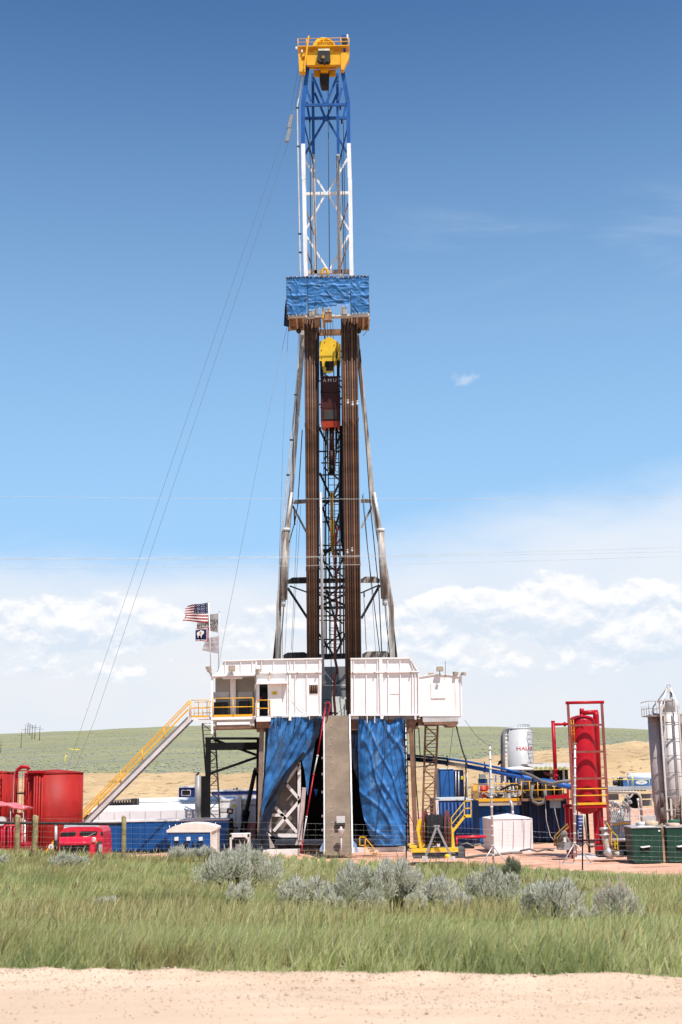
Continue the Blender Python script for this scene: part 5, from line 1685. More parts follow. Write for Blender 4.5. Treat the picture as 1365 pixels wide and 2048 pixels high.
def flag_grid(corners, nu, nv, Y, amp, seed, ragged=0):
    """corners: hoist top, fly top, fly bottom, hoist bottom in photo points"""
    mb = MB()
    ht, ft, fb, hb = [Vector((x, y)) for x, y in corners]
    for j in range(nv + 1):
        v = j / nv
        for i in range(nu + 1):
            u = i / nu
            q = ht.lerp(ft, u).lerp(hb.lerp(fb, u), v)
            w_ = math.sin(u * 7.5 + v * 2.4 + seed)
            q = q + Vector((0, 1.6 * amp * 8 * math.sin(u * 5.5 + seed) * u))
            if ragged and i == nu:
                q.x += ragged * noise.noise((v * 9, seed, 0))
            p = P(q.x, q.y, Y)
            p.y += amp * w_ * (.2 + u) + .03 * noise.noise((u * 6, v * 5, seed))
            mb.v.append(tuple(p))
    for j in range(nv):
        for i in range(nu):
            k = j * (nu + 1) + i
            mb.face([k, k + 1, k + nu + 2, k + nu + 1], True)
    return mb


NU, NV = 26, 13
mb = flag_grid([(416, 1205), (374, 1212), (367, 1242), (417, 1246)], NU, NV * 2, YP, .10, .6, 7)
cant = 0.60
for k in range(len(mb.f)):
    j, i = divmod(k, NU)
    st_ = (j // 2)
    mb.mi[k] = 2 if (i < NU * cant and st_ < 7) else (0 if st_ % 2 == 0 else 1)
us = solo('flag', mb, [F_RED, F_WHITE, F_BLUE], 'ragged red and white striped flag with starry blue corner', 'flag', 'flags flying at the doghouse')
vs_ = np.array(mb.v).reshape(NV * 2 + 1, NU + 1, 3)
mb = MB()
for a in range(9):
    for b in range(6 if a % 2 == 0 else 5):
        i = 1.0 + (b + (0 if a % 2 == 0 else .5)) * 2.5
        j = 1.0 + a * 1.5
        c = Vector(vs_[int(round(j)), int(round(i))]) + Vector((0, -.02, 0))
        mb.slab([c + Vector((math.cos(t) * r, 0, math.sin(t) * r)) for t, r in [(math.pi / 2 + k * math.pi / 5, .030 if k % 2 == 0 else .013) for k in range(10)]], .006)
part('stars', mb, F_WHITE, us)
mb = flag_grid([(418, 1254.5), (391.5, 1257), (391.5, 1282), (417.5, 1283)], 20, 18, YP - .02, .05, 1.9)
for k in range(len(mb.f)):
    j, i = divmod(k, 20)
    d = min(i / 20 * 26, j / 18 * 27, (17 - j) / 18 * 27)
    mb.mi[k] = 0 if (i < 2 or j < 1 or j > 16) else (1 if (i < 3 or j < 2 or j > 15) else 2)
wy = solo('flag', mb, [F_RED, F_WHITE, F_BLUE], 'dark blue flag with red and white border and a white bison', 'flag', 'flags flying at the doghouse')
bis = [(394.2, 1268), (394.8, 1265), (397, 1263.6), (399.5, 1262.4), (401.5, 1260.6), (403.5, 1260.4), (405.5, 1261.6), (407, 1261.4), (408, 1262.4), (408.6, 1264.5), (408, 1267), (406.6, 1268.6), (405.2, 1269.6), (404.2, 1271), (403.4, 1275.5), (402.2, 1275.5), (402, 1271.4), (400, 1270.6), (397.8, 1271), (397.2, 1275.6), (396, 1275.6), (395.8, 1271.8), (394.8, 1270.6)]
part('bison', MB().px(bis[::-1], YP - .12, .03), F_WHITE, wy)
part('seal', MB().px([(401.3 + 1.7 * math.cos(t), 1266 + 3 * math.sin(t)) for t in np.linspace(0, 6.0, 10)], YP - .135, .01), paint('seal_grey', (.30, .27, .22), .8), wy)
ng = solo('flag', flag_grid([(437, 1226.5), (396, 1234), (394, 1256), (436.5, 1265.5)], 20, 14, YP + 1.3, .07, 2.6), F_GREY, 'upper grey flag with large dark letters, partly behind the striped flag', 'flag', 'flags flying at the doghouse')
c = P(415.5, 1246.5, YP + 1.12)
part('lettering', text_mb('NOMAC', .50, lambda u, v: c + Vector((u * .72, .02 * math.sin(u * 4), v + .05 * u)), mirror=True, bold=.012), INK, ng)
og = solo('flag', flag_grid([(438.5, 1271.5), (412, 1278), (404, 1301), (437, 1307.5)], 20, 14, YP + 1.35, .06, .9), F_LILAC, 'lower pale grey flag with a thin dark line of letters', 'flag', 'flags flying at the doghouse')
c = P(423, 1288.5, YP + 1.18)
part('lettering', text_mb('O-SSAPTAS', .20, lambda u, v: c + Vector((u * .80, .02 * math.sin(u * 4), v + .02 * u)), mirror=True), INK, og)

# ================================================================ LEFT OF THE RIG
def zpx(px, py, Y):
    return P(px, py, Y).z


def xpx(px, py, Y):
    return P(px, py, Y).x


# ---- staircase
YS = YW + .2
stc = thing('staircase', 'long grey steel staircase with yellow handrails climbing to the doghouse landing', 'staircase', P(175, 1650, YS))
s_top, s_bot = P(380, 1437, YS), P(150, 1667, YS)
s_bot.z = max(s_bot.z, .5)
for dy, mt in ((0, GREY_L), (1.0, GREY)):
    part('stringer', MB().bar(s_top + Vector((0, dy, 0)), s_bot + Vector((0, dy, 0)), .30, .06), STAIR if dy == 0 else GREY, stc)
part('stringer_flange', MB().bar(s_top + Vector((-.11, -.05, .11)), s_bot + Vector((-.11, -.05, .11)), .035, .10), paint('stair_purple_grey', (.19, .165, .175), .5), stc)
mb = MB()
nst = 30
for k in range(1, nst):
    p = s_top.lerp(s_bot, k / nst)
    mb.bb(p.x - .13, p.x + .13, YS + .04, YS + .97, p.z - .02, p.z + .02)
part('tread', mb, GREY, stc)
mb = MB()
for dy in (-.02, 1.02):
    o = Vector((0, dy, 0))
    r0, r1 = P(379.5, 1401, YS) + o, P(149, 1640, YS) + o
    m0, m1 = P(377, 1419, YS) + o, P(157, 1645, YS) + o
    mb.bar(r0, r1, .065, .06)
    if dy > 0:
        continue
    mb.bar(m0, m1, .095, .05)
    for q in ((381, 1401, 1434), (329.5, 1455, 1478), (286, 1500, 1523), (243, 1545, 1568), (198.5, 1589, 1612), (163, 1625, 1650)):
        mb.tube(P(q[0] - 1, q[1], YS) + o, P(q[0] - 1, q[2], YS) + o, .032, 6)
part('handrail', mb, YEL, stc)
lnd = thing('stair_landing', 'white landing with yellow rails between the staircase and the doghouse', 'landing', P(400, 1436, YS))
part('deck', MB().pbox(381, 1434, 421, 1438.5, YS, 1.3).pbar((384, 1438), (418, 1446), YS, 3, .1), W_FRAME, lnd)
mb = MB()
z0 = zpx(400, 1434, YS)
xa_, xb_ = xpx(382.5, 1420, YS), xpx(419, 1420, YS)
railing(mb, [(xb_, YS, z0), (xa_, YS, z0)], zpx(400, 1400, YS) - z0, .024, (.52,), 1.1, .1)
railing(mb, [(xa_ + .05, YS + 1.25, z0), (xb_, YS + 1.25, z0)], zpx(400, 1402, YS) - z0, .024, (.3, .65), .3)
part('railing', mb, YEL, lnd)


# ---- lattice columns under the ends of the floor
def lattice(quads, Y, dep, mat, wpx, nr, label, name='lattice_column'):
    (xl0, y0), (xr0, _), (xl1, y1), (xr1, _) = quads
    t = thing(name, label, 'lattice column', P((xl1 + xr1) / 2, y1, Y))
    mb = MB()
    for dy in (0, dep):
        mb.pbar((xl0, y0), (xl1, y1), Y + dy, wpx, .09).pbar((xr0, y0), (xr1, y1), Y + dy, wpx, .09)
    part('chord', mb, mat, t)
    mb = MB()
    rung = MB()
    for k in range(nr + 1):
        f = k / nr
        y = y0 + (y1 - y0) * f
        xl, xr_ = xl0 + (xl1 - xl0) * f, xr0 + (xr1 - xr0) * f
        rung.pbar((xl, y), (xr_, y - .4), Y - .02, wpx * .35, .04)
        if k % 3 == 0 and k + 3 <= nr:
            f2 = (k + 3) / nr
            a, b = ((xl, y), (xr0 + (xr1 - xr0) * f2, y0 + (y1 - y0) * f2)), ((xr_, y), (xl0 + (xl1 - xl0) * f2, y0 + (y1 - y0) * f2))
            q = a if (k // 3) % 2 == 0 else b
            mb.pbar(*q, Y + .02, wpx * .6, .05)
            for x_ in (xl, xr_):
                mb.bar(P(x_, y, Y), P(x_, y, Y) + Vector((0, dep, 0)), .05, .05)
    part('rung', rung, mat, t)
    part('lacing_bar', mb, mat, t)
    return t


lattice([(405, 1447), (430, 1447), (423, 1688), (443, 1688)], YW + 7.6, .7, paint('lattice_dark', (.07, .05, .042), .6, var=.2), 3.0, 33, 'dark brown lattice column under the doghouse behind the black steel frame')
lattice([(851.5, 1452), (876, 1452), (844, 1690), (865.5, 1690)], YW + 1.2, .7, BROWN_ST, 4.2, 33, 'rust brown lattice column under the tool cabin')

# ---- black steel frame under the doghouse
bf = thing('steel_frame', 'black steel frame with cross beams standing beside the torn tarp', 'steel frame', P(465, 1690, YW + 7.1))
YK = YW + 7.1
part('top_beam', MB().pbar((411, 1477), (519, 1477), YK, 5, .2).pbar((420, 1493), (520, 1492), YK, 15, .2), BLACK, bf)
part('column', MB().pbar((417, 1477), (417, 1552), YK, 10, .3).pbar((412, 1552), (412, 1690), YK, 18, .4), BLACK, bf)
part('column', MB().pbar((518, 1475), (515.5, 1700), YK, 8, .25), BLACK, bf)
part('brace', MB().pbar((421, 1547), (516, 1514), YK + .05, 5, .1).pbar((428, 1479), (516, 1511), YK + .1, 5, .1), BLACK, bf)
cy = part('cylinder', MB().ptube((492, 1628), (485.5, 1672), YK - .3, 13, n=14), BLACK, bf)
part('rod', MB().ptube((511, 1540), (492, 1628), YK - .3, 8.5, n=12), DARK, cy)
part('gland', MB().ptube((493.5, 1621), (491, 1634), YK - .3, 15, n=14), BLACK, cy)
part('pin_bracket', MB().pbox(508, 1535, 517, 1546, YK - .35, .3), BROWN_ST, bf)
mb = MB().pbar((497, 1672), (513, 1655), YK - .2, 1.6).pbar((499, 1679), (513, 1666), YK - .2, 1.6)
part('hose', mb, BLACK, bf)
sk = thing('exhaust_stack', 'grey exhaust stack with a tilted flap beside the black steel frame', 'exhaust', P(396.5, 1596, 86.5))
part('stack', MB().ptube((396.5, 1640), (396.5, 1551), 86.9, 12.5, n=16), paint('stack_grey', (.34, .33, .32), .5, .2, dirt=RUST, damt=.4), sk)
part('flap', MB().pbar((393, 1551), (399, 1545), 86.9, 3, .3), DARK, sk)

# ---- red tanks on the left edge
def red_tank(cx, rpx, ytop, yc, Y, label, strip, ladder, extra=None):
    c = P(cx, ytop, Y)
    m = mpp(c)
    r = rpx * m
    zt = c.z
    t = thing('red_tank', label, 'tank', (c.x, Y, 0))
    za = zpx(cx, yc, Y + r)
    part('shell', MB().lathe((c.x, Y, 0), [(r, 0.05), (r, zt - .03)], 56).lathe((c.x, Y, zt), [(r + .03, -.05), (r + .03, 0)], 56).lathe((c.x, Y, zt * .52), [(r + .008, 0), (r + .008, .03)], 56), RED_TANK, t)
    part('cone_roof', MB().lathe((c.x, Y, zt), [(r + .03, .005), (r * .3, (za - zt) * .8), (.15, za - zt)], 48), RED_TANK, t)
    def on(a, z, d=0):
        return Vector((c.x + math.sin(a) * (r + d), Y - math.cos(a) * (r + d), z))
    a = strip
    part('gauge_strip', MB().bar(on(a, .3, .02), on(a, zt - .25, .02), .16, .03), RED, t)
    mb = MB()
    for k in range(15):
        z = .5 + k * (zt - .9) / 15
        mb.box(on(a, z, .045), (.10, .015, .05), a).box(on(a, z + .10, .045), (.05, .015, .05), a)
    part('gauge_marks', mb, paint('gauge_black', (.03, .01, .01), .6), t)
    a0, a1 = ladder
    mb = MB()
    for a in (a0, a1):
        mb.tube(on(a, .2, .22), on(a, zt + .05, .22), .035, 6)
        for z in (1, zt * .5, zt - .4):
            mb.tube(on(a, z, 0), on(a, z, .22), .03, 6)
    z = .4
    while z < zt:
        mb.tube(on(a0, z, .22), on(a1, z, .22), .018, 5)
        z += .32
    for a in np.linspace(a0 - .12, a1 + .12, 4):
        mb.tube(on(a, 1.8, .62), on(a, zt + .05, .62), .018, 5)
    part('ladder', mb, RED_TANK, t)
    if extra:
        extra(t, c, r, zt, on)
    return t


def tank_pipes(t, c, r, zt, on):
    a = -1.15
    part('overflow_pipe', MB().path([on(a, .2, .5), on(a, zt + .05, .5), on(a + .03, zt + .22, .42), on(a + .12, zt + .36, .3), on(a + .22, zt + .36, .0), on(a + .25, zt + .2, -.1)], .105, 12), RED, t)
    mb = MB()
    for k in range(4):
        mb.tube(on(-.42 + k * .09, .1, .14), on(-.42 + k * .09, zt - .1 - .05 * k, .14), .06, 8)
    part('riser_pipes', mb, RED_TANK, t)
    mb = MB().pbox(56, 1541, 88, 1545.5, 75.2, .7)
    part('top_walkway', mb, RED, t)
    part('cage_top', MB().path([on(-.95, zt - .2, .62), on(-.95, zt + .15, .62), on(-.5, zt + .15, .62), on(-.5, zt - .2, .62)], .04, 6), RED, t)
    part('bracket', MB().box(on(-.9, zt * .78, .4), (.5, .1, .1)).box(on(-.9, zt * .45, .4), (.5, .1, .1)).box(on(-.9, zt * .2, .4), (.5, .1, .1)), DARK, t)


red_tank(109, 57.5, 1545.5, 1539, 77.0, 'wide red cone roofed tank with ladder and gauge strip behind the red truck', -.22, (-.84, -.62), tank_pipes)
red_tank(-31, 58, 1545, 1540, 77.2, 'red tank cut by the left edge, behind the faded red canopy', .2, (.62, .84))
# lying yellow sign plate with a number
ys = solo('hazard_plate', MB().px([(88, 1706), (108, 1680), (108, 1708)][::-1], 66.5, .1), YEL, 'small orange triangular plate with a white round mark beside the truck exhaust', 'sign')
part('round_mark', MB().lathe(P(102.5, 1693.5, 66.46), [(.001, -.01), (.13, -.01), (.13, .01), (.001, .01)], 18, (0, 1, 0)), W_STEEL, ys)
part('arrow', MB().px([(101.5, 1691), (103.5, 1692), (103, 1696.5), (101.6, 1696)][::-1], 66.42, .01), INK, ys)

# ---- red pumping unit under a canopy
Yq = 66.0
pu = thing('pump_unit', 'red engine pump unit under a faded red canopy at the left edge', 'pump unit', P(20, 1705, Yq))
a = P(-22, 1604, Yq + .6)
cw = 80 * mpp(a)
mb = MB()
NUc, NVc = 16, 6
for j in range(NVc + 1):
    for i in range(NUc + 1):
        u, v = i / NUc * 2 - 1, j / NVc * 2 - 1
        mb.v.append((a.x + u * cw, a.y + v * 1.0, a.z - .30 * abs(u) ** 2.6 + .04 * math.sin(i * 2.1) - .06 * v * v))
for j in range(NVc):
    for i in range(NUc):
        k = j * (NUc + 1) + i
        mb.face([k, k + 1, k + NUc + 2, k + NUc + 1], True)
co = part('canopy', mb, RED_FADE, pu)
sd = co.modifiers.new('thickness', 'SOLIDIFY')
sd.thickness = .10
part('canopy_post', MB().ptube((21.5, 1612), (21.5, 1665), Yq - .3, 1.6).ptube((47, 1612), (48, 1660), Yq - .2, 2).ptube((47, 1612), (48, 1690), Yq + 1.4, 2), GALV, pu)
part('engine_block', MB().pbox(-40, 1640, 12, 1690, Yq + .5, 1.0).pbox(20, 1650, 34, 1706, Yq + .2, .8), RED, pu)
part('frame', MB().pbox(-60, 1690, 52, 1708, Yq, 1.8).pbox(24, 1626, 44, 1636, Yq + .4, .3), RED, pu)
mb = MB()
for x in (4, 9, 17, 22, 29):
    mb.path([P(x, 1700, Yq - .1), P(x, 1658, Yq - .1), P(x + 2, 1652, Yq), P(x + 6, 1651, Yq + .3)], .05, 8)
mb.ptube((-10, 1652), (34, 1651), Yq - .05, 4)
part('pipework', mb, RED_TRUCK, pu)
part('radiator', MB().pbox(10, 1656, 14, 1672, Yq - .1, .3).pbox(8, 1680, 16, 1688, Yq - .1, .3), BLACK, pu)
part('hose_reel', MB().lathe(P(4, 1642, Yq - .1), [(.16, -.1), (.22, -.1), (.22, .12), (.16, .12)], 14, (0, 1, 0)).lathe(P(8, 1640, Yq + .1), [(.1, -.1), (.16, -.1), (.16, .1)], 12, (0, 1, 0)), GREY_L, pu)
part('valve', MB().pbox(47, 1640, 51, 1646, Yq - .2, .12).ptube((50, 1648), (50, 1700), Yq + .1, 4), W_FRAME, pu)
part('side_pipes', MB().ptube((43, 1650), (42, 1705), Yq, 3).ptube((46, 1670), (54, 1705), Yq - .1, 2.5).ptube((40, 1668), (52, 1667), Yq - .05, 2.5), RED_POLE, pu)

# ---- red truck seen over the grass
Yt = 66.0
tk = thing('red_truck', 'red truck with split windshield and grey sun visor facing the road', 'truck', P(163, 1716, Yt))
part('cab', MB().px([(121, 1716), (118.5, 1688), (121, 1664), (127, 1657), (140, 1654), (190, 1653), (203, 1656), (206.5, 1664), (208, 1688), (208.5, 1716)][::-1], Yt, 2.2), RED_TRUCK, tk)
hood = MB()
A = [P(117.5, 1689, Yt - .9), P(181, 1687.5, Yt - .9), P(186, 1672, Yt - .02), P(120, 1674, Yt - .02)]
hood.hexa([P(119, 1716, Yt - .85), P(180, 1716, Yt - .85), P(184, 1716, Yt), P(120, 1716, Yt)], A)
part('hood', hood, RED_TRUCK, tk)
part('hood_lip', MB().path([P(117, 1688, Yt - .92), P(132, 1684.5, Yt - .96), P(150, 1686.5, Yt - .98), P(166, 1684.5, Yt - .96), P(181, 1686.5, Yt - .92)], .04, 8), RED_TRUCK, tk)
g = part('grille', MB().pbox(121, 1691, 179, 1712, Yt - .93, .06), BLACK, tk)
mb = MB()
for k in range(9):
    mb.pbar((124 + k * 6.5, 1692), (124 + k * 6.5, 1711), Yt - .95, .9, .03)
part('grille_bar', mb, DARK, g)
part('fender', MB().pbox(181, 1690, 189, 1716, Yt - .75, .7).pbox(190, 1680, 207, 1716, Yt - .08, .3), RED_TRUCK, tk)
for pl in ([(120.5, 1673), (122.5, 1665.5), (151, 1663.5), (153, 1665.5), (150, 1671), (146, 1672.5)], [(159.5, 1671.5), (160, 1664.5), (164, 1662.8), (193, 1662.5), (195.5, 1665), (193.5, 1670), (186, 1671.5)]):
    part('windshield', MB().px(pl[::-1], Yt - .03, .05), GLASS, tk)
part('side_window', MB().px([(202, 1663), (206, 1663.5), (207, 1671.5), (202.5, 1671)][::-1], Yt - .02, .05), GLASS, tk)
part('sun_visor', MB().slab([P(128, 1657, Yt + .12), P(198, 1654, Yt + .12), P(197, 1646, Yt + .75), P(130, 1647, Yt + .75)][::-1], (0, .02, .05)), GALV, tk)
part('headlight', MB().lathe(P(187.5, 1679.5, Yt - .10), [(.05, .2), (.12, .05), (.13, 0), (.10, -.03)], 16, (0, 1, 0)), SILVER, tk)
part('wiper', MB().pbar((170, 1676), (191, 1665), Yt - .06, .8, .02).pbox(167, 1672.5, 175, 1675, Yt - .1, .08), GREY_L, tk)
part('mirror', MB().pbox(198, 1689, 204.5, 1704, Yt - .5, .12), GALV, tk)
part('marker_lamp', MB().pbox(191.5, 1682, 195, 1687, Yt - .12, .08), paint('amber', (.7, .25, .02), .3), tk)
part('exhaust_stack', MB().ptube((112.5, 1700), (112.5, 1652), Yt + .4, 6, n=12).tube(P(112.5, 1652, Yt + .4), P(109.5, 1645, Yt + .4), .06, 10), GALV, tk)
part('air_filter', MB().ptube((113.5, 1716), (113.5, 1681), Yt + .2, 9, n=12), BLACK, tk)
for x in (132, 195):
    part('wheel', MB().lathe(P(x, 1700, Yt + .2).xyz * 1, [(.001, 0), (.30, 0), (.5, .03), (.52, .1), (.52, .2), (.5, .28), (.3, .3), (.001, .3)], 24, (1, 0, 0)), TYRE, tk)

# ---- blue container, trailers, shed
def ribbed_box(name, label, cat, x0, y0, x1, Y, dep, mat, roofmat, nr, roof_lip=.08, ribs=True):
    a, b = P(x0, y0, Y), P(x1, y0, Y)
    z = zpx((x0 + x1) / 2, y0, Y)
    t = thing(name, label, cat, ((a.x + b.x) / 2, Y, 0))
    part('body', MB().bb(a.x, b.x, Y, Y + dep, .12, z), mat, t)
    part('roof', MB().bb(a.x - .04, b.x + .04, Y - .05, Y + dep + .05, z + .002, z + roof_lip), roofmat, t)
    part('base_rail', MB().bb(a.x - .02, b.x + .02, Y - .04, Y + dep + .02, 0, .118), DARK, t)
    if ribs:
        mb = MB()
        for k in range(nr + 1):
            x = a.x + .05 + (b.x - a.x - .1) * k / nr
            mb.bb(x - .045, x + .045, Y - .06, Y, .13, z - .01)
        part('rib', mb, mat, t)
    return t, a, b, z


ct, a, b, z = ribbed_box('container', 'long blue steel container behind the red truck and the shed', 'container', 172, 1643, 458, 84.6, 2.2, BLUE_CT, W_FRAME, 12)
part('end_post', MB().bb(b.x + .01, b.x + .10, 84.5, 86.8, .1, z + .02), BLACK, ct)
tb = thing('trailer', 'long white low trailer body with curved roof edge behind the blue container', 'trailer', P(290, 1640, 90))
e0, e1 = P(183, 1624, 90), P(462, 1617, 90)
zz_ = (e0.z + e1.z) / 2
prof = [(0, .3), (0, zz_), (.9, zz_ + .22), (2.6, zz_ + .30), (2.6, .3)]
mb = MB()
mb.slab([Vector((e0.x, 90 + p[0], p[1])) for p in prof], (e1.x - e0.x, 0, 0))
part('body', mb, paint('trailer_white', (.80, .76, .75), .4, var=.03), tb)
mb = MB()
for k in range(9):
    x = e0.x + (e1.x - e0.x) * (k + .5) / 9
    mb.bb(x - .02, x + .02, 89.96, 89.99, .4, zz_ - .05)
part('panel_seam', mb, GREY_L, tb)
part('end_frame', MB().bb(e0.x - .12, e0.x - .01, 90, 92.5, .3, zz_ - .1).bb(e0.x - .6, e0.x - .13, 90.4, 91.6, 1.0, zz_ - .25), DARK, tb)
tc_ = thing('trailer', 'white trailer with rounded roof farther back beside the grey exhaust stack', 'trailer', P(350, 1600, 97))
e0, e1 = P(274, 1603, 97), P(470, 1597, 97)
zz_ = (e0.z + e1.z) / 2
mb = MB().slab([Vector((e0.x, 97 + p[0], p[1])) for p in [(0, .3), (0, zz_ - .45), (.25, zz_ - .12), (.9, zz_ + .16), (1.6, zz_ + .16), (2.4, zz_ - .1), (2.6, .3)]], (e1.x - e0.x, 0, 0))
part('body', mb, paint('trailer_white2', (.80, .80, .79), .4, var=.03), tc_)
part('roof_seam', MB().bar((e0.x, 96.98, zz_ - .42), (e1.x, 96.98, zz_ - .42), .05, .04).bar((e0.x, 97.22, zz_ - .10), (e1.x, 97.22, zz_ - .10), .03, .04), GREY_L, tc_)
en = thing('engine_row', 'row of dark diesel engine tops between the white trailers and the staircase', 'engines', P(245, 1612, 95))
part('housing', MB().pbox(213, 1606, 262, 1613, 95, 1.5).pbox(262, 1598, 274, 1612, 95, 1.2), DARK, en)
mb = MB()
for k in range(9):
    x = 226 + k * 5.4
    mb.ptube((x, 1606), (x, 1601.5 - k * .55), 95.3, 3.6, n=8)
    mb.pbar((x - 2, 1602.5 - k * .55), (x + 3.5, 1601.5 - k * .55), 95.2, 2.4, .4)
part('manifold', mb, GREY, en)
cbx = thing('cab_unit', 'small dark blue cabin with a white framed window behind the white trailers', 'cabin', P(374, 1592, 103))
part('body', MB().pbox(358, 1574.5, 390, 1640, 103, 1.8), paint('deep_blue', (.02, .035, .17), .5), cbx)
part('roof_lip', MB().pbox(357, 1572.5, 391, 1575.3, 102.9, 2.0), W_STEEL, cbx)
wd = part('window', MB().pbox(364.5, 1581, 381, 1591, 102.96, .03), GLASS, cbx)
mb = MB()
for a_, b_ in (((364, 1580.5), (381.5, 1580.5)), ((364, 1591), (381.5, 1591)), ((364, 1580.5), (364, 1591)), ((381.5, 1580.5), (381.5, 1591))):
    mb.pbar(a_, b_, 102.92, 1.4, .04)
part('frame', mb, W_STEEL, wd)
hb = thing('crew_trailer', 'long low crew trailer with blue upper band and white roof edge behind the black frame', 'trailer', P(470, 1600, 101))
part('body', MB().pbox(424, 1589, 560, 1660, 101, 2.5), W_WALL, hb)
part('band', MB().pbox(424, 1582, 560, 1589, 100.97, 2.5), paint('band_blue', (.035, .06, .23), .5), hb)
part('roof', MB().pbox(423, 1579.5, 560, 1582, 100.9, 2.7), W_STEEL, hb)
part('roof_vent', MB().pbox(466, 1577, 470, 1580, 101.4, .3).pbox(472, 1575, 476, 1579.6, 101.4, .3), GREY, hb)

sh = thing('shed', 'small blue shed with arched cream roof and three square vents', 'shed', P(380, 1706, 68))
Yh = 68.0
part('body', MB().pbox(335.5, 1664, 423, 1720, Yh, 1.8), BLUE_CT, sh)
part('side_wall', MB().bb(xpx(423.2, 1680, Yh), xpx(433, 1680, Yh), Yh + .02, Yh + 1.8, .0, zpx(428, 1660, Yh)), paint('shed_cream', (.62, .55, .48), .5), sh)
arc = [(333.5, 1665), (333.5, 1660.5), (345, 1654), (360, 1649.5), (376, 1647), (392, 1646.5), (410, 1648), (425, 1651.5), (435, 1655), (435, 1659), (421.5, 1664.5)]
part('roof', MB().px(arc[::-1], Yh - .06, 1.95), paint('shed_roof', (.74, .66, .58), .5, var=.04), sh)
mb = MB()
for x in (339.5, 351.5, 364, 431.5):
    mb.ptube((x, 1657 - (x - 339) * .2 if x < 400 else 1652), (x, 1651 - (x - 339) * .2 if x < 400 else 1645), Yh + .05, 1.6)
part('lifting_eye', mb, W_STEEL, sh)
for x in (353.5, 377.5, 402):
    part('vent_cover', MB().px([(x - 4, 1674.5), (x + 3.5, 1673.5), (x + 4, 1681), (x - 4, 1681.5)][::-1], Yh - .07, .06), W_STEEL, sh)
mb = MB()
for k in range(8):
    x = 341 + k * 9 + rnd(-2, 2)
    mb.path([P(x, 1684, Yh - .02), P(x + rnd(-2, 2), 1690, Yh - .12), P(x + rnd(-3, 3), 1705, Yh - .1)], .05, 6)
part('cable_plug', mb, BLACK, sh)
part('corner_trim', MB().pbar((422.5, 1664), (422.5, 1720), Yh - .02, 2.2, .06).pbar((434, 1658), (434, 1720), Yh + .05, 1.5, .05), W_FRAME, sh)

# ---- white machine unit beside the frame
wm = thing('hydraulic_unit', 'white hydraulic power unit with a dark round fan beside the black frame', 'machine', P(480, 1702, 75))
Yg = 75.0
part('cabinet', MB().pbox(460, 1668, 499, 1674.5, Yg, 1.2).pbox(460, 1668, 464, 1704, Yg, 1.0).pbox(495.5, 1668, 499, 1704, Yg, 1.0).px([(464, 1674), (470, 1674), (464, 1680)][::-1], Yg, .3).px([(490, 1674), (496, 1674), (496, 1680)][::-1], Yg, .3), W_FRAME, wm)
part('fan', MB().lathe(P(480, 1683, Yg + .30), [(.22, 0), (.24, -.03), (.26, .0), (.26, .1)], 20, (0, 1, 0)), DARK, wm)
part('inner', MB().pbox(464, 1674.5, 495.5, 1704, Yg + .4, .3), paint('machine_inner', (.20, .15, .13), .6, var=.4, vs=5), wm)
part('motor', MB().pbox(471, 1688, 490, 1700, Yg + .15, .3), GREY, wm)
part('red_rail', MB().pbox(464, 1699, 496, 1701.5, Yg + .02, .1), RED, wm)
mb = MB()
for k in range(7):
    mb.path([P(455, 1660 + k * 6, Yg + .3), P(452 + (k % 2) * 3, 1663 + k * 6, Yg - .2), P(460, 1666 + k * 6, Yg + .1)], .05, 6)
    mb.path([P(465, 1676 + k * 3.5, Yg + .1), P(470, 1680 + k * 3, Yg - .05), P(468, 1686 + k * 2.5, Yg + .1)], .035, 6)
part('hose', mb, BLACK, wm)
cc = thing('control_cabin', 'tall white control cabin with yellow stickers and a red lower panel behind the black cylinder', 'cabin', P(490, 1700, 88))
part('body', MB().pbox(441, 1599, 520, 1700, 88, 2.4), W_WALL, cc)
part('front_column', MB().px([(475, 1602), (478, 1594), (483, 1592), (484, 1700), (458, 1700), (458, 1618), (473, 1612)][::-1], 87.6, .5), W_STEEL, cc)
part('grey_band', MB().pbox(441, 1615, 457, 1624, 87.97, .05).pbox(484, 1608, 512, 1613, 87.97, .05), GREY_L, cc)
part('red_panel', MB().pbox(486, 1645, 519, 1676, 87.96, .05), paint('salmon', (.66, .24, .21), .5), cc)
for q in ((464, 1609), (462, 1642)):
    part('yellow_sticker', MB().pbox(q[0], q[1], q[0] + 7.5, q[1] + 5, 87.56, .03), SIGN_Y, cc)
part('seam', MB().pbar((442, 1600.5), (475, 1600), 87.95, .8, .03).pbar((472, 1614), (472, 1655), 87.57, .8, .03), GREY, cc)
part('bracket', MB().pbox(464, 1654, 476, 1658, 87.3, .2), DARK, cc)
fl = thing('floodlight', 'black floodlight standing on the end of the blue container', 'floodlight', P(459, 1634, 84.8))
hs = part('housing', MB().px([(453.5, 1626), (455, 1616.5), (466.5, 1618), (465, 1628.5)][::-1], 84.8, .25), BLACK, fl)
part('lens', MB().px([(457, 1624.5), (457.8, 1619.5), (464, 1620.3), (463.2, 1626)][::-1], 84.77, .03), LAMP_GL, hs)
part('stem', MB().ptube((459, 1627), (457.5, 1640), 84.9, 2), BLACK, fl)
sol = None

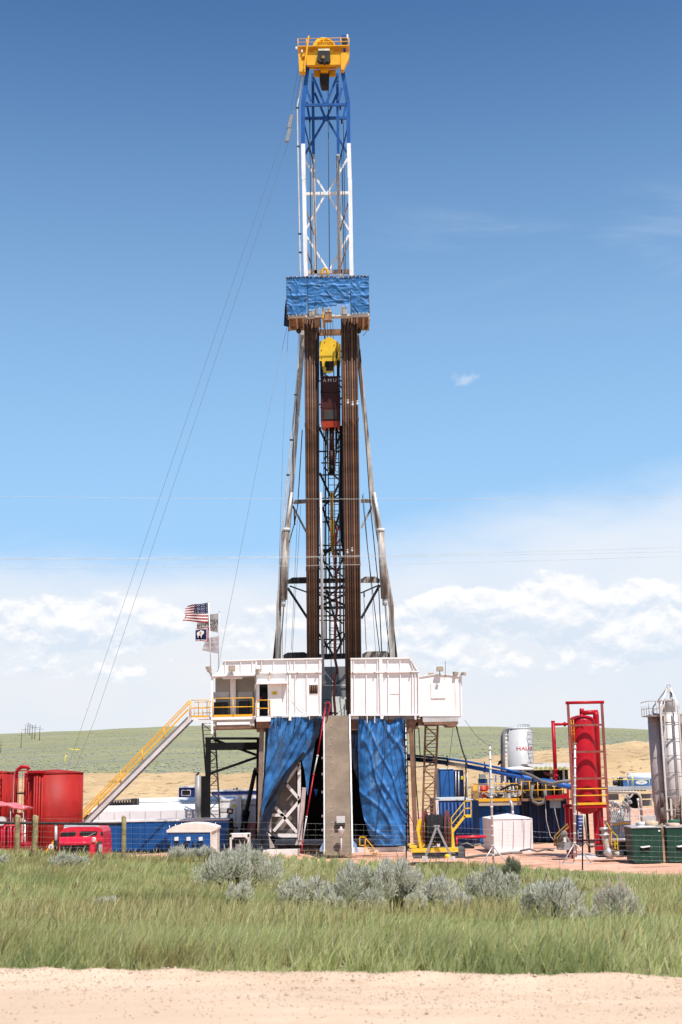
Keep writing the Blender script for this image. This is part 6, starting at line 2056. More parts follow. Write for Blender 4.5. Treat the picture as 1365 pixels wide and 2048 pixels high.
# ================================================================ RIGHT OF THE RIG
# ---- cable reel
Yr = 70.6
rl = thing('cable_reel', 'large black cable reel with rust red flanges in a yellow frame', 'cable reel', P(873, 1712, Yr))
cA, cB = P(852, 1658, Yr), P(895.5, 1658, Yr)
rf_ = 37 * mpp(cA)
for c, nm in ((cA, 1), (cB, -1)):
    part('flange', MB().lathe(c, [(.08, -.035), (rf_ * .5, -.035), (rf_ - .03, -.045), (rf_, -.03), (rf_, .03), (rf_ - .03, .045), (.08, .035)], 40, (1, -.22, 0)), paint('flange_rust_red', (.13, .030, .025), .55, var=.15, dirt=(.08, .04, .03), damt=.4), rl)
ax = (cB - cA)
prof = []
nw = 22
for k in range(nw):
    r0 = 28.5 * mpp(cA) * (1.0 + .035 * math.sin(k * 1.7))
    for d, q in ((.08, .97), (.5, 1.0), (.92, .97)):
        prof.append((r0 * q, ax.length * (k + d) / nw))
part('wound_cable', MB().lathe(cA, prof, 36, ax), paint('cable_black', (.035, .035, .037), .55, var=.3, vs=8), rl)
mb = MB()
mb.pbox(823, 1696, 917, 1704.5, Yr - .9, .22).pbox(823, 1694, 917, 1701, Yr + .8, .2).pbox(820, 1691, 834, 1696, Yr - .9, 1.8)
part('base_frame', mb, YEL_B, rl)
mb = MB().px([(836, 1640), (845, 1638.5), (850, 1645), (850, 1691), (846, 1695), (836, 1695), (836, 1668), (833, 1660)][::-1], Yr - .65, .3)
mb.pbar((837, 1662), (842, 1697), Yr - .8, 5, .2)
part('drive_upright', mb, YEL_B, rl)
part('end_upright', MB().px([(903, 1656), (907, 1656), (910.5, 1696), (904.5, 1696)][::-1], Yr - .7, .25), YEL_B, rl)
part('end_upright', MB().pbar((905, 1656), (905, 1697), Yr + .6, 5, .2), YEL_B, rl)
part('skid', MB().pbox(828, 1705, 850, 1717, Yr - .85, 1.8).pbox(917, 1696, 931, 1716, Yr - .85, 1.8).pbox(850, 1709, 917, 1717, Yr - .8, 1.6), paint('skid_grey', (.085, .09, .095), .5, var=.15), rl)
part('motor', MB().lathe(P(838, 1650, Yr - .4), [(.08, 0), (.16, .02), (.16, .3), (.08, .34)], 14, (1, 0, 0)), YEL_D, rl)
mk = part('hazard_tag', MB().px([(866, 1693), (872, 1690.5), (872.5, 1693.5), (867, 1695)][::-1], Yr - .92, .02), W_STEEL, rl)
af = thing('reel_stand', 'grey steel A shaped stand in front of the cable reel', 'stand', P(876, 1718, Yr - 1.2))
mb = MB().pbar((874, 1652), (850, 1717), Yr - 1.25, 4.2, .1).pbar((874, 1652), (904.5, 1717), Yr - 1.25, 4.2, .1)
part('leg', mb, GREY, af)
part('head', MB().pbox(868.5, 1650.5, 880, 1654, Yr - 1.3, .2), GREY, af)
for q in ((845, 1713, 856, 1722), (899, 1713, 911, 1720)):
    part('foot', MB().pbox(*q, Yr - 1.35, .3), GREY_L, af)
solo('yellow_float', MB().lathe(P(896, 1714, Yr - 1.2), [(.05, -.08), (.16, -.05), (.17, .06), (.1, .14), (.03, .16)], 16), YEL_B, 'small yellow rounded valve cap on the ground before the reel', 'valve cap')

# ---- yellow steps
st1 = thing('steps', 'yellow steps with handrail going up beside the dark blue ribbed container', 'steps', P(922, 1666, 79.5))
Yv = 79.5
mb = MB()
for dy in (0, .8):
    mb.pbar((903.5, 1666), (930, 1632), Yv + dy, 5, .06).pbar((928, 1632), (943, 1632), Yv + dy, 5.5, .06)
part('stringer', mb, YEL_B, st1)
mb = MB()
for dy in (0, .8):
    for a_, b_ in (((902, 1637), (929.5, 1603)), ((902.5, 1650), (929.5, 1617)), ((929.5, 1602), (943, 1602)), ((929.5, 1617), (943, 1616)), ((929.5, 1601.5), (929.5, 1632)), ((942.5, 1601.5), (942.5, 1632)), ((903, 1636), (904, 1665))):
        mb.pbar(a_, b_, Yv + dy, 1.7, .05)
part('handrail', mb, YEL_B, st1)
mb = MB()
for k in range(6):
    p = P(906 + k * 4.4, 1662 - k * 5.8, Yv)
    mb.bb(p.x - .1, p.x + .1, Yv + .03, Yv + .78, p.z - .015, p.z + .015)
part('tread', mb, YEL_D, st1)
st2 = thing('steps', 'small orange yellow ground steps by the foot of the right tarp', 'steps', P(742, 1708, 77))
mb = MB()
for dy in (0, .7):
    for a_, b_ in (((720, 1674), (731.5, 1674)), ((720, 1674), (720, 1692)), ((731.5, 1673), (730, 1708)), ((720, 1691), (731, 1691)), ((731, 1675), (759, 1710)), ((731, 1692), (745, 1709))):
        mb.pbar(a_, b_, 77 + dy, 1.9, .05)
part('handrail', mb, YEL, st2)
mb = MB()
for k in range(4):
    p = P(735 + k * 5, 1693 + k * 5, 77)
    mb.bb(p.x - .12, p.x + .12, 77.03, 77.68, p.z - .015, p.z + .015)
part('tread', mb, YEL_D, st2)

# ---- blue containers and mud tanks
Yc = 82.0
bc, a, b, z = ribbed_box('container', 'dark blue ribbed container with grey roof behind the yellow steps', 'container', 872, 1601, 945, Yc, 6.0, BLUE_TK, GREY_L, 7, .06, False)
mb = MB()
for k in range(9):
    x = a.x + .3 + k * (b.x - a.x - .4) / 8
    mb.lathe((x, Yc - .0, .15), [(.10, 0), (.10, z - .25)], 10)
part('corrugation', mb, BLUE_TK, bc)
part('white_post', MB().bb(a.x - .02, a.x + .16, Yc - .12, Yc, .1, z), W_FRAME, bc)
uc = thing('switch_house', 'tall blue switch house with double doors behind the yellow railings', 'cabin', P(905, 1590, 93))
part('body', MB().pbox(880, 1538, 910, 1700, 93, 3), BLUE_CT, uc)
part('roof', MB().pbox(879, 1536, 911, 1538.5, 92.9, 3.2), W_STEEL, uc)
part('door', MB().pbox(881.5, 1541, 898, 1600, 92.94, .05).pbox(899.5, 1541, 909, 1600, 92.94, .05), paint('door_blue', (.03, .13, .40), .45), uc)
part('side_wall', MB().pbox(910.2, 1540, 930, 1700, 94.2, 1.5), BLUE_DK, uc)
part('yellow_label', MB().pbox(922.5, 1552, 926.5, 1559, 94.15, .03), SIGN_Y, uc)
part('pale_posts', MB().ptube((912, 1542), (912, 1610), 92.8, 2).ptube((918, 1543), (918, 1612), 92.8, 2.4).ptube((934, 1545), (934.5, 1612), 92.8, 3), GALV, uc)

mt_ = thing('mud_tank', 'blue mud tank with yellow railed deck behind the white box tank', 'tank', P(1000, 1690, 86))
Ym = 86.0
za, zb2 = zpx(1000, 1611, Ym), zpx(1000, 1599, Ym)
x0, x1, x2 = xpx(957, 1640, Ym), xpx(1040, 1640, Ym), xpx(1140, 1640, Ym)
part('wall', MB().bb(x0, x1, Ym, Ym + 6, .1, za), BLUE_CT, mt_)
part('deck_edge', MB().bb(x0 - .1, x1 + .1, Ym - .35, Ym + 6, za + .01, zb2 - .05), paint('deck_tan', (.46, .36, .27), .6, dirt=RUST, damt=.3), mt_)
part('toe_board', MB().bb(x0 - .1, x1, Ym - .40, Ym - .36, zb2 - .10, zb2 + .08), YEL, mt_)
mb = MB()
railing(mb, [(x0, Ym + 3.2, zb2), (x0, Ym - .3, zb2), (x1 - .1, Ym - .3, zb2)], 1.0, .026, (.5,), .75)
part('railing', mb, YEL, mt_)
part('ladder_frame', MB().pbar((993, 1623), (1013, 1622), Ym - .04, 1.5, .05).pbar((990, 1614), (990, 1628), Ym - .04, 2, .05).pbar((1002, 1614), (1002, 1621), Ym - .05, 3, .06), BLACK, mt_)
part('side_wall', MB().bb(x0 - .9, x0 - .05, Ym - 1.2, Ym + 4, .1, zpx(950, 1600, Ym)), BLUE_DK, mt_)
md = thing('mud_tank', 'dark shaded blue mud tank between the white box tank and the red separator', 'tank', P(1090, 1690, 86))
part('wall', MB().bb(x1 + .05, x2, Ym + .8, Ym + 6, .1, zpx(1080, 1602, Ym)), BLUE_DK, md)  # shade under the deck is put into the near-black wall colour
part('deck', MB().bb(x1 + .06, x2 + .1, Ym - .9, Ym + 6, zpx(1080, 1601, Ym), zpx(1080, 1597, Ym)), BROWN_ST, md)
mb = MB()
for k in range(7):
    x = x1 + .3 + k * .5
    mb.bb(x - .06, x + .06, Ym + .7, Ym + .8, .12, zpx(1080, 1603, Ym))
part('rib', mb, BLUE_TK, md)
mb = MB()
zz_ = zpx(1080, 1597, Ym)
railing(mb, [(x1 + .1, Ym - .8, zz_), (x2, Ym - .8, zz_)], 1.1, .028, (.5,), .55)
part('railing', mb, YEL, md)
part('toe_beam', MB().pbar((1068, 1599), (1100, 1598), Ym - .95, 4, .05), YEL_D, md)
part('red_gantry', MB().pbar((1092, 1595), (1137, 1592), Ym - 1.2, 7, .2).pbar((1136, 1570), (1138, 1660), Ym - 1.2, 4, .15), RED, md)
part('pale_stripe', MB().pbox(1100, 1602, 1122, 1616, Ym - .05, .04), BLUE_PALE, md)
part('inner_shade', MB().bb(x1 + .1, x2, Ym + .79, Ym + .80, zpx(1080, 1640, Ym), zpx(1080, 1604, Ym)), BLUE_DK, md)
# shakers, pumps and pipes on the deck
rs_ = random.Random(5)
sk_ = thing('shaker_unit', 'tangle of tan pipes and grey pumps on the deck of the blue mud tank', 'pump group', P(1015, 1598, Ym + .6))
mb, mb2, mb3 = MB(), MB(), MB()
for k in range(14):
    x = 975 + k * 4.8 + rs_.uniform(-2, 2)
    yy_ = Ym + rs_.uniform(.2, 1.6)
    h = rs_.uniform(1566, 1588)
    mb.path([P(x, 1598, yy_), P(x + rs_.uniform(-1, 1), h, yy_), P(x + rs_.uniform(-7, 7), h - rs_.uniform(0, 4), yy_ + rs_.uniform(-.3, .3))], rs_.uniform(.035, .075), 7)
    if k % 2:
        mb2.box(P(x, rs_.uniform(1584, 1596), yy_ - .2), (rs_.uniform(.2, .5), .3, rs_.uniform(.2, .45)), rs_.uniform(0, 1))
    mb3.lathe(P(x + 2, rs_.uniform(1588, 1595), yy_), [(.02, -.1), (.12, -.1), (.15, 0), (.12, .1), (.02, .1)], 10, (rs_.uniform(-1, 1), 1, 0))
for k in range(9):      # standing posts and crossing hoses
    x = 945 + k * 11 + rs_.uniform(-3, 3)
    mb.path([P(x, 1600, Ym + 2.4), P(x + rs_.uniform(-2, 2), rs_.uniform(1550, 1572), Ym + 2.4)], .035, 6)
    mb.path([P(x, rs_.uniform(1578, 1594), Ym + .1), P(x + 9, rs_.uniform(1574, 1596), Ym - .1), P(x + 20, rs_.uniform(1578, 1597), Ym + .1)], .035, 6)
part('pipe', mb, TAN_PIPE, sk_)
part('rear_railing', MB().pbar((940, 1572), (1042, 1570), Ym + 3, 1.4, .05).pbar((940, 1584), (1042, 1582), Ym + 3, 1.4, .05).pbar((1004, 1568), (1004, 1598), Ym + 3, 1.5, .05).pbar((1020, 1566), (1020, 1598), Ym + 3, 1.5, .05).pbar((985, 1568), (985, 1598), Ym + 3, 1.5, .05), YEL, sk_)
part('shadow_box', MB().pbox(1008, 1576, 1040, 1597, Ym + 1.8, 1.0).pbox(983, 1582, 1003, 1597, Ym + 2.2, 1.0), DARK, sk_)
part('pump', mb2, GREY_L, sk_)
part('valve', mb3, DARK, sk_)
part('spout', MB().path([P(1020, 1601, Ym - .6), P(1023, 1606, Ym - .75), P(1025, 1614, Ym - .8), P(1025, 1630, Ym - .8)], .10, 10), GALV, sk_)
s2_ = thing('shaker_unit', 'dark shaker machinery and brown pipes on the shaded mud tank deck', 'pump group', P(1085, 1595, Ym + .6))
mb, mb2 = MB(), MB()
for k in range(16):
    x = 1045 + k * 5.4 + rs_.uniform(-2, 2)
    yy_ = Ym + rs_.uniform(-.5, 1.6)
    h = rs_.uniform(1560, 1586)
    mb.path([P(x, 1598, yy_), P(x + rs_.uniform(-1, 1), h, yy_), P(x + rs_.uniform(-9, 9), h - rs_.uniform(-3, 4), yy_ + rs_.uniform(-.3, .3))], rs_.uniform(.03, .07), 7)
    mb2.box(P(x, rs_.uniform(1578, 1594), yy_), (rs_.uniform(.2, .6), .4, rs_.uniform(.3, .8)), rs_.uniform(0, .6))
part('pipe', mb, BROWN_ST, s2_)
part('motor', mb2, DARK, s2_)
mb = MB().pbox(1068, 1540, 1137, 1570, Ym + 3, 2)
part('shaker_body', mb, BLACK, s2_)
part('pale_posts', MB().pbox(1101, 1538, 1106, 1570, Ym + 2.9, .1).pbox(1126, 1536, 1130, 1560, Ym + 2.9, .1), W_FRAME, s2_)
part('canopy', MB().px([(1087, 1525.5), (1140, 1526), (1140, 1535), (1066, 1535), (1056, 1531), (1056, 1528), (1087, 1529)][::-1], Ym + 2, 3.5), W_STEEL, s2_)
part('red_motor', MB().px([(1088, 1543), (1108, 1549), (1110, 1556), (1092, 1550)][::-1], Ym + 1.0, .4), RED_DK, s2_)
mb = MB()
for k in range(7):
    mb.lathe(P(1073 + k * 9.5, 1536 + (k % 2), Ym + 1.9), [(.02, -.05), (.11, -.05), (.11, .05), (.02, .05)], 10, (0, 1, 0))
part('lamp_row', mb, paint('lime_lamp', (.42, .46, .16), .4), s2_)
dm = thing('dome_tank', 'white tank with flat domed top behind the blue pipe', 'tank', P(1038, 1600, 95))
c = P(1037, 1541, 95)
r = 31 * mpp(c)
part('shell', MB().lathe((c.x, 95, 0), [(r * .80, 0), (r * .80, c.z)], 36), BLUE_DK, dm)  # dark shell colour stands in for the dark gap below the dome
part('dome', MB().lathe((c.x, 95, c.z), [(r, 0), (r, .10), (r * .8, .20), (r * .4, .26), (.05, .28)], 36), W_STEEL, dm)
rb = thing('red_drum', 'red drum standing among the yellow railings on the mud tank deck', 'drum', P(967, 1597, Ym + 1))
part('shell', MB().ptube((967, 1596), (967, 1572), Ym + 1, 11, n=18), paint('drum_red', (.62, .06, .03), .45), rb)
part('ring', MB().ptube((967, 1580.5), (967, 1579), Ym + 1, 12, n=18).ptube((967, 1589), (967, 1587.5), Ym + 1, 12, n=18), RED_OR, rb)
rb2 = thing('red_drum', 'second red drum half hidden behind the grey stand pole on the mud tank deck', 'drum', P(977, 1590, Ym + 1.8))
part('shell', MB().ptube((977, 1594), (977, 1571), Ym + 1.8, 10, n=18), RED_OR, rb2)
mtr = thing('agitator_motor', 'grey finned agitator motor beside the blue switch house', 'motor', P(965, 1560, 92))
part('housing', MB().pbox(960, 1548, 972, 1558, 92, .6), GREY, mtr)
mb = MB()
for k in range(5):
    mb.pbox(960, 1548.5 + k * 2, 972, 1549.3 + k * 2, 91.95, .1)
part('fin', mb, GREY_L, mtr)
part('stand', MB().pbox(959, 1558, 976, 1600, 92.1, .6).ptube((980, 1545), (980, 1612), 92, 2.5).ptube((992, 1550), (992, 1612), 92, 2.8).ptube((1001, 1552), (1001, 1610), 92, 2.4).ptube((1026, 1545), (1026, 1572), 92, 3), BLUE_ST, mtr)

# ---- blue flow line
fl_ = thing('flow_line', 'long blue flow pipe sloping from behind the right tarp to the red separator', 'pipe', P(1000, 1548, 83))
seg = lambda pts, wpx, mt, nm: part(nm, MB().path([P(x, y, Y) for x, y, Y in pts], wpx * mpp(P(pts[0][0], pts[0][1], 83)) / 2, 14), mt, fl_)
seg([(800, 1515, 86), (897, 1526, 83.5)], 9, paint('pipe_dark_blue', (.012, .025, .075), .45), 'inner_section')
seg([(897, 1526, 83.5), (934, 1532.5, 83)], 8.5, TAN_PIPE, 'tan_section')
seg([(934, 1532.5, 83), (1030, 1551, 81), (1085, 1562, 80)], 8.5, BLUE_PIPE, 'main_section')
seg([(1085, 1562, 80), (1110, 1566, 79.6), (1146, 1575, 79)], 11, BLUE_PIPE, 'end_section')
seg([(805, 1509, 86), (880, 1516, 83.5), (935, 1523, 82.8), (1000, 1536, 81.5), (1046, 1546, 80.6)], 4.2, BLUE_ST, 'upper_line')
for x, y, Y in ((895, 1526, 83.5), (933, 1532, 83), (970, 1539, 82.3), (1066, 1558, 80.3), (1120, 1569, 79.5)):
    p = P(x, y, Y)
    part('coupling', MB().lathe(p, [(.14, -.05), (.20, -.05), (.20, .05), (.14, .05)], 14, (1, 0, -.2)).box(p + Vector((0, 0, .22)), (.06, .1, .5)), BLUE_DK, fl_)
solo('hose', MB().path([P(x, y, Y) for x, y, Y in ((1044, 1544, 80.5), (1065, 1552, 79.8), (1085, 1563, 79.3), (1105, 1567, 79), (1125, 1563, 78.8), (1148, 1561, 78.6))], .10, 8), HOSE, 'thick grey hose lying along the end of the blue flow pipe', 'hose', 'hoses around the mud tanks')
solo('hose', MB().path([P(x, y, Ym - 1.0) for x, y in ((1066, 1570), (1062, 1590), (1066, 1603), (1076, 1608), (1086, 1606), (1092, 1594), (1090, 1580))], .11, 8), HOSE, 'grey hose hanging in a loop off the shaded mud tank deck', 'hose', 'hoses around the mud tanks')
solo('hose', MB().path([P(x, y, Ym - .5) for x, y in ((1002, 1580), (1018, 1572), (1034, 1569), (1044, 1574), (1046, 1586), (1040, 1597))], .06, 7), BLACK, 'black hose arching over the tangle of tan pipes', 'hose', 'hoses around the mud tanks')
for pts, lb in (([(1091, 1600), (1093, 1640), (1101, 1672), (1108, 1680)], 'left of the two thin ropes hanging from the shaded mud tank'), ([(1107, 1598), (1112, 1630), (1120, 1662)], 'right of the two thin ropes hanging from the shaded mud tank')):
    solo('rope', MB().path([P(x, y, Ym - 1) for x, y in pts], .022, 5), GREY_L, lb, 'rope', 'ropes at the mud tank')
for pts, r_, lb in (([(829, 1450), (832, 1560), (838, 1640)], .035, 'black cable hanging from the floor edge beside the brown right post'), ([(913, 1452), (925, 1500), (932, 1520), (933, 1560), (930, 1610)], .045, 'thick black cable sagging from the tool cabin over the blue pipe'),
                    ([(838, 1456), (840, 1500), (842, 1520)], .03, 'short black cable hanging left of the rust brown lattice column'), ([(907, 1452), (899, 1520), (885, 1590)], .014, 'thin line from the tool cabin down to the dark blue container'),
                    ([(930, 1440), (950, 1468), (975, 1490)], .012, 'thin line running out to the right from the tool cabin'), ([(800, 1528), (830, 1534), (850, 1533), (873, 1528)], .03, 'black cable sagging under the blue flow pipe')):
    solo('cable', MB().path([P(x, y, YW + 1) for x, y in pts], r_, 6), CABLE, lb, 'cable', 'cables hanging from the rig floor')

# ---- white box tank in front
wt = thing('box_tank', 'white ribbed box tank with low peaked lid on the red dirt', 'tank', P(1015, 1694, 77.5))
Yx = 77.5
f0, f1 = P(985, 1638, Yx), P(1064.5, 1638, Yx)
g0, g1 = P(986, 1691, Yx), P(1065, 1691, Yx)
zt = (f0.z + f1.z) / 2
xl, xr_ = f0.x, f1.x
bl_ = xpx(966, 1635, Yx + 3.0)
mb = MB().hexa([(xl + .02, Yx + .1, .12), (xr_, Yx + .1, .12), (xr_, Yx + 3.2, .12), (bl_ - .0, Yx + 3.2, .12)], [(xl, Yx, zt), (xr_ + .02, Yx, zt), (xr_ + .02, Yx + 3.2, zt), (bl_, Yx + 3.2, zt)])
part('body', mb, W_WALL, wt)
mx, my = (xl + xr_ + bl_ + xr_) / 4, Yx + 1.7
k = MB()
k.verts([(xl - .03, Yx - .03, zt + .004), (xr_ + .05, Yx - .03, zt + .004), (xr_ + .05, Yx + 3.23, zt + .004), (bl_ - .03, Yx + 3.23, zt + .004), (mx, my, zt + .26)])
for q in ((0, 1, 4), (1, 2, 4), (2, 3, 4), (3, 0, 4), (3, 2, 1, 0)):
    k.face(list(q))
part('lid', k, W_STEEL, wt)
mb = MB()
for x in (985.5, 1007, 1029, 1050, 1064):
    mb.pbar((x, 1640), (x + .3, 1690), Yx - .04, 1.3, .05)
part('rib', mb, W_WALL, wt)
part('base_rail', MB().bb(xl, xr_ + .03, Yx - .06, Yx + 3.2, 0, .13), W_FRAME, wt)
part('vent', MB().ptube((1026, 1631), (1026, 1622), Yx + 1.2, 5), GALV, wt)

# ---- grey stand poles with tripod feet
for q in ((980, 1489, 987, 1720, 67.6, 'grey tripod stand pole in front of the white box tank'), (1150.5, 1487, 1149.5, 1714, 68.6, 'grey tripod stand pole in front of the red separator')):
    x0_, y0_, x1_, y1_, Yp, lb = q
    t = thing('stand_pole', lb, 'stand pole', P(x1_, y1_, Yp), 'grey stand poles on the pad')
    part('pole', MB().ptube((x0_, y0_), (x1_, y1_), Yp, 4.6), GALV, t)
    mb = MB()
    for k in range(12):
        f = (k + .5) / 12
        p = P(x0_ + (x1_ - x0_) * f, y0_ + (y1_ - y0_) * f, Yp)
        mb.tube(p - Vector((0, 0, .05)), p + Vector((0, 0, .05)), .075, 8)
    mb.tube(P(x0_, y0_, Yp), P(x0_, y0_ - 1, Yp), .1, 8)
    part('collar', mb, GREY_L, t)
    h = P(x1_ - (x1_ - x0_) * .12, y1_ - 28, Yp)
    for dx, dy in ((-.68, -.35), (.80, -.25), (.1, .85)):
        part('leg', MB().tube(h, (P(x1_, y1_, Yp).x + dx, Yp + dy, .05), .035, 7), GALV, t)
    bz = P(x1_, y1_, Yp).x
    part('foot_plate', MB().bb(bz - .78, bz + .85, Yp - .42, Yp - .30, .02, .06), GREY_L, t)

# ---- white silo with red letters
sl = thing('white_silo', 'white silo with red block letters and a side pipe behind the blue pipe', 'silo', P(1038, 1640, 100))
c = P(1038, 1458, 100)
r = 24.5 * mpp(c)
part('shell', MB().lathe((c.x, 100, 0), [(r, 0), (r, c.z)], 48), SILO_W, sl)
part('dome', MB().lathe((c.x, 100, c.z), [(r + .02, 0), (r * .97, .07), (r * .75, .19), (r * .4, .27), (.05, .30)], 40), SILO_W, sl)
part('side_pipe', MB().path([P(x, y, 99.6) for x, y in ((1008, 1620), (1008, 1470), (1009.5, 1461), (1014, 1457), (1018, 1458))], .115, 12).path([P(x, y, 99.9) for x, y in ((1004, 1620), (1004, 1474), (1006, 1464), (1012, 1459))], .10, 10), GREY, sl)
for k in range(10):
    part('pipe_clamp', MB().box(P(1012.5, 1468 + k * 8, 99.7), (.2, .1, .16)), W_STEEL, sl)
on = lambda a, z, d=0: Vector((c.x + math.sin(a) * (r + d), 100 - math.cos(a) * (r + d), z))
zt_ = zpx(1038, 1497.5, 100 - r)
part('lettering', text_mb('HALLIBURTON', .37, lambda u, v: on(-.66 + (u + 1.42) * 1.36 / r * .98, zt_ + v, .012), bold=.006), LOGO_RED, sl)
mb = MB()
for a in (.62, .95):
    mb.tube(on(a, .3, .18), on(a, c.z + .1, .18), .025, 6)
z = .5
while z < c.z:
    mb.tube(on(.62, z, .18), on(.95, z, .18), .016, 5)
    z += .35
for z in (c.z - .3, c.z - 1.2, c.z - 2.1):
    mb.path([on(a, z, .18 + .5 * math.sin((a - .5) / .57 * math.pi)) for a in np.linspace(.5, 1.07, 7)], .018, 5)
part('ladder', mb, GREY, sl)
mb = MB()
for k in range(12):
    a0, a1 = -.2 + k * .25, -.2 + (k + 1) * .25
    mb.tube(on(a0, c.z + .30, -.1), on(a1, c.z + .30, -.1), .016, 5)
    mb.tube(on(a0, c.z, -.1), on(a0, c.z + .30, -.1), .016, 5)
part('top_rail', mb, GREY, sl)
solo('crane_hook', MB().path([P(x, y, 94) for x, y in ((997, 1530), (1000, 1523), (1003, 1521), (1004, 1524), (1000, 1527))], .07, 7), BLACK, 'small black hooked pipe end left of the white silo', 'hook')

# ---- red separator in its frame
Ys = 72.0
rsq = thing('red_separator', 'tall red separator vessel inside a red brown pipe frame with a yellow railed platform', 'separator', P(1180, 1706, Ys))
YV = Ys + 1.0
vc0, vc1 = P(1164.5, 1440, YV), P(1172, 1612, YV)
vx = (vc0.x + vc1.x) / 2
rv_ = 27 * mpp(P(1166, 1500, YV))
z1, z0 = zpx(1165, 1442, YV), zpx(1172, 1613, YV)
part('vessel', MB().lathe((vx, YV, 0), [(.05, z0 - .42), (rv_ * .35, z0 - .38), (rv_ * .75, z0 - .2), (rv_, z0), (rv_, z1), (rv_ * .92, z1 + .13), (rv_ * .7, z1 + .24), (rv_ * .35, z1 + .31), (.05, z1 + .33)], 48), RED, rsq)
fr = MB()
FT = [P(1135.5, 1407, Ys), P(1203.5, 1404.5, Ys)]
FB = [P(1153, 1706, Ys), P(1220.5, 1706, Ys)]
xL, xR = P(1144, 1556, Ys).x, P(1212.5, 1556, Ys).x
zT = zpx(1170, 1405, Ys)
# frame is upright in the world, in front of the vessel
for x in (xL, xR):
    for yy_ in (Ys,):
        fr.bb(x - .065, x + .065, yy_ - .065, yy_ + .065, 0, zT - .08)
part('frame_post', fr, RED_BROWN, rsq)
mb = MB().tube((xL - .12, Ys, zT), (xR + .12, Ys, zT), .085, 12)
part('top_bar', mb, RED, rsq)
for y in (1450, 1503.5, 1557):
    z = zpx(1178, y, Ys)
    part('cross_bar', MB().bb(xL + .066, xR - .066, Ys - .05, Ys + .05, z - .055, z + .055), RED_BROWN, rsq)
zp = zpx(1180, 1610, Ys)
part('platform', MB().bb(xL + .07, xR - .07, Ys - .05, Ys + .35, zp - .16, zp).bb(xL - .2, xR + .05, Ys + 1.7, Ys + 2.1, zp - .16, zp).bb(xL + .07, xL + .3, Ys + .36, Ys + 1.69, zp - .16, zp).bb(xR - .3, xR - .07, Ys + .36, Ys + 1.69, zp - .16, zp), RED, rsq)
mb = MB().bb(xL + .07, xR - .07, Ys - .09, Ys - .055, zp + .01, zp + .13)
for y in (1577.5, 1591):
    z = zpx(1180, y, Ys)
    mb.tube((xL, Ys - .07, z), (xR, Ys - .07, z), .03, 7)
mb.tube((xR - .1, Ys + 1.0, zp), (xR - .1, Ys + 1.0, zp + 1.1), .03, 6)
part('platform_railing', mb, YEL, rsq)
sp = MB().path([P(x, y, YV - .1) for x, y in ((1199, 1610), (1192.5, 1432), (1191.5, 1424))], .17, 16).path([P(x, y, YV - .1) for x, y in ((1196, 1424), (1163, 1426))], .125, 14).path([P(1164, 1428, YV - .1), P(1164, 1417, YV - .1)], .125, 14)
sp.tube(P(1164, 1428, YV - .1), P(1164, 1445, YV - .1), .12, 12)
part('outlet_pipe', sp, RED, rsq)
sp = MB().path([P(1112, 1556, YV), P(1106.5, 1444, YV)], .105, 12).path([P(1107, 1449, YV), P(1136, 1448, YV)], .075, 12).tube(P(1106.5, 1444, YV), P(1106.4, 1441.5, YV), .11, 12)
for q in ((1112, 1540), (1113, 1551)):
    sp.tube(P(q[0], q[1] - 2, YV), P(q[0], q[1] + 2, YV), .14, 12)
sp.tube(P(1128, 1448.6, YV), P(1132, 1448.4, YV), .13, 12)
sp.tube(P(1112.3, 1556, YV), P(1112.3, 1562, YV), .10, 12, .05)
part('inlet_pipe', sp, RED, rsq)
mb = MB()
for dx in (0, 5):
    mb.ptube((1142 + dx, 1436), (1146 + dx, 1500), Ys + .35, 1.2)
for k in range(9):
    mb.ptube((1142.2 + k * .5, 1440 + k * 7), (1147.2 + k * .5, 1440 + k * 7), Ys + .35, .9)
for k in range(5):
    mb.path([P(1148 + k * 2, 1437 - k, Ys + .7), P(1151 + k * 2, 1433 - k * .4, Ys + .8), P(1154 + k * 2, 1436, Ys + .8)], .02, 5)
part('ladder', mb, YEL, rsq)
mb = MB()
for x, yb in ((1142, 1690), (1205.5, 1690)):
    for yy_ in (Ys + .3, Ys + 1.7):
        xx = P(x + (3 if x < 1170 else -3), 1650, Ys + .3).x
        mb.bb(xx - .13, xx + .13, yy_ - .12, yy_ + .12, 0, zp - .165)
part('leg', mb, RED, rsq)
mb = MB().tube((vx + .02, YV, z0 - .4), (vx + .05, YV, .25), .07, 10).tube((xL, Ys + .1, .95), (xR, Ys + .1, .97), .045, 8)
mb.ptube((1200, 1622), (1201, 1684), Ys - .1, 3).ptube((1154, 1600), (1157, 1660), Ys - .1, 2.5)
part('drain_pipe', mb, RED_DK, rsq)
part('top_cable', MB().path([P(x, y, YV - .9) for x, y in ((1150, 1434), (1160, 1433), (1166, 1437), (1170, 1444))], .02, 5), DARK, rsq)
part('base_skid', MB().bb(xL - .1, xR + .1, Ys - .1, Ys + 2.2, 0, .12), W_FRAME, rsq)
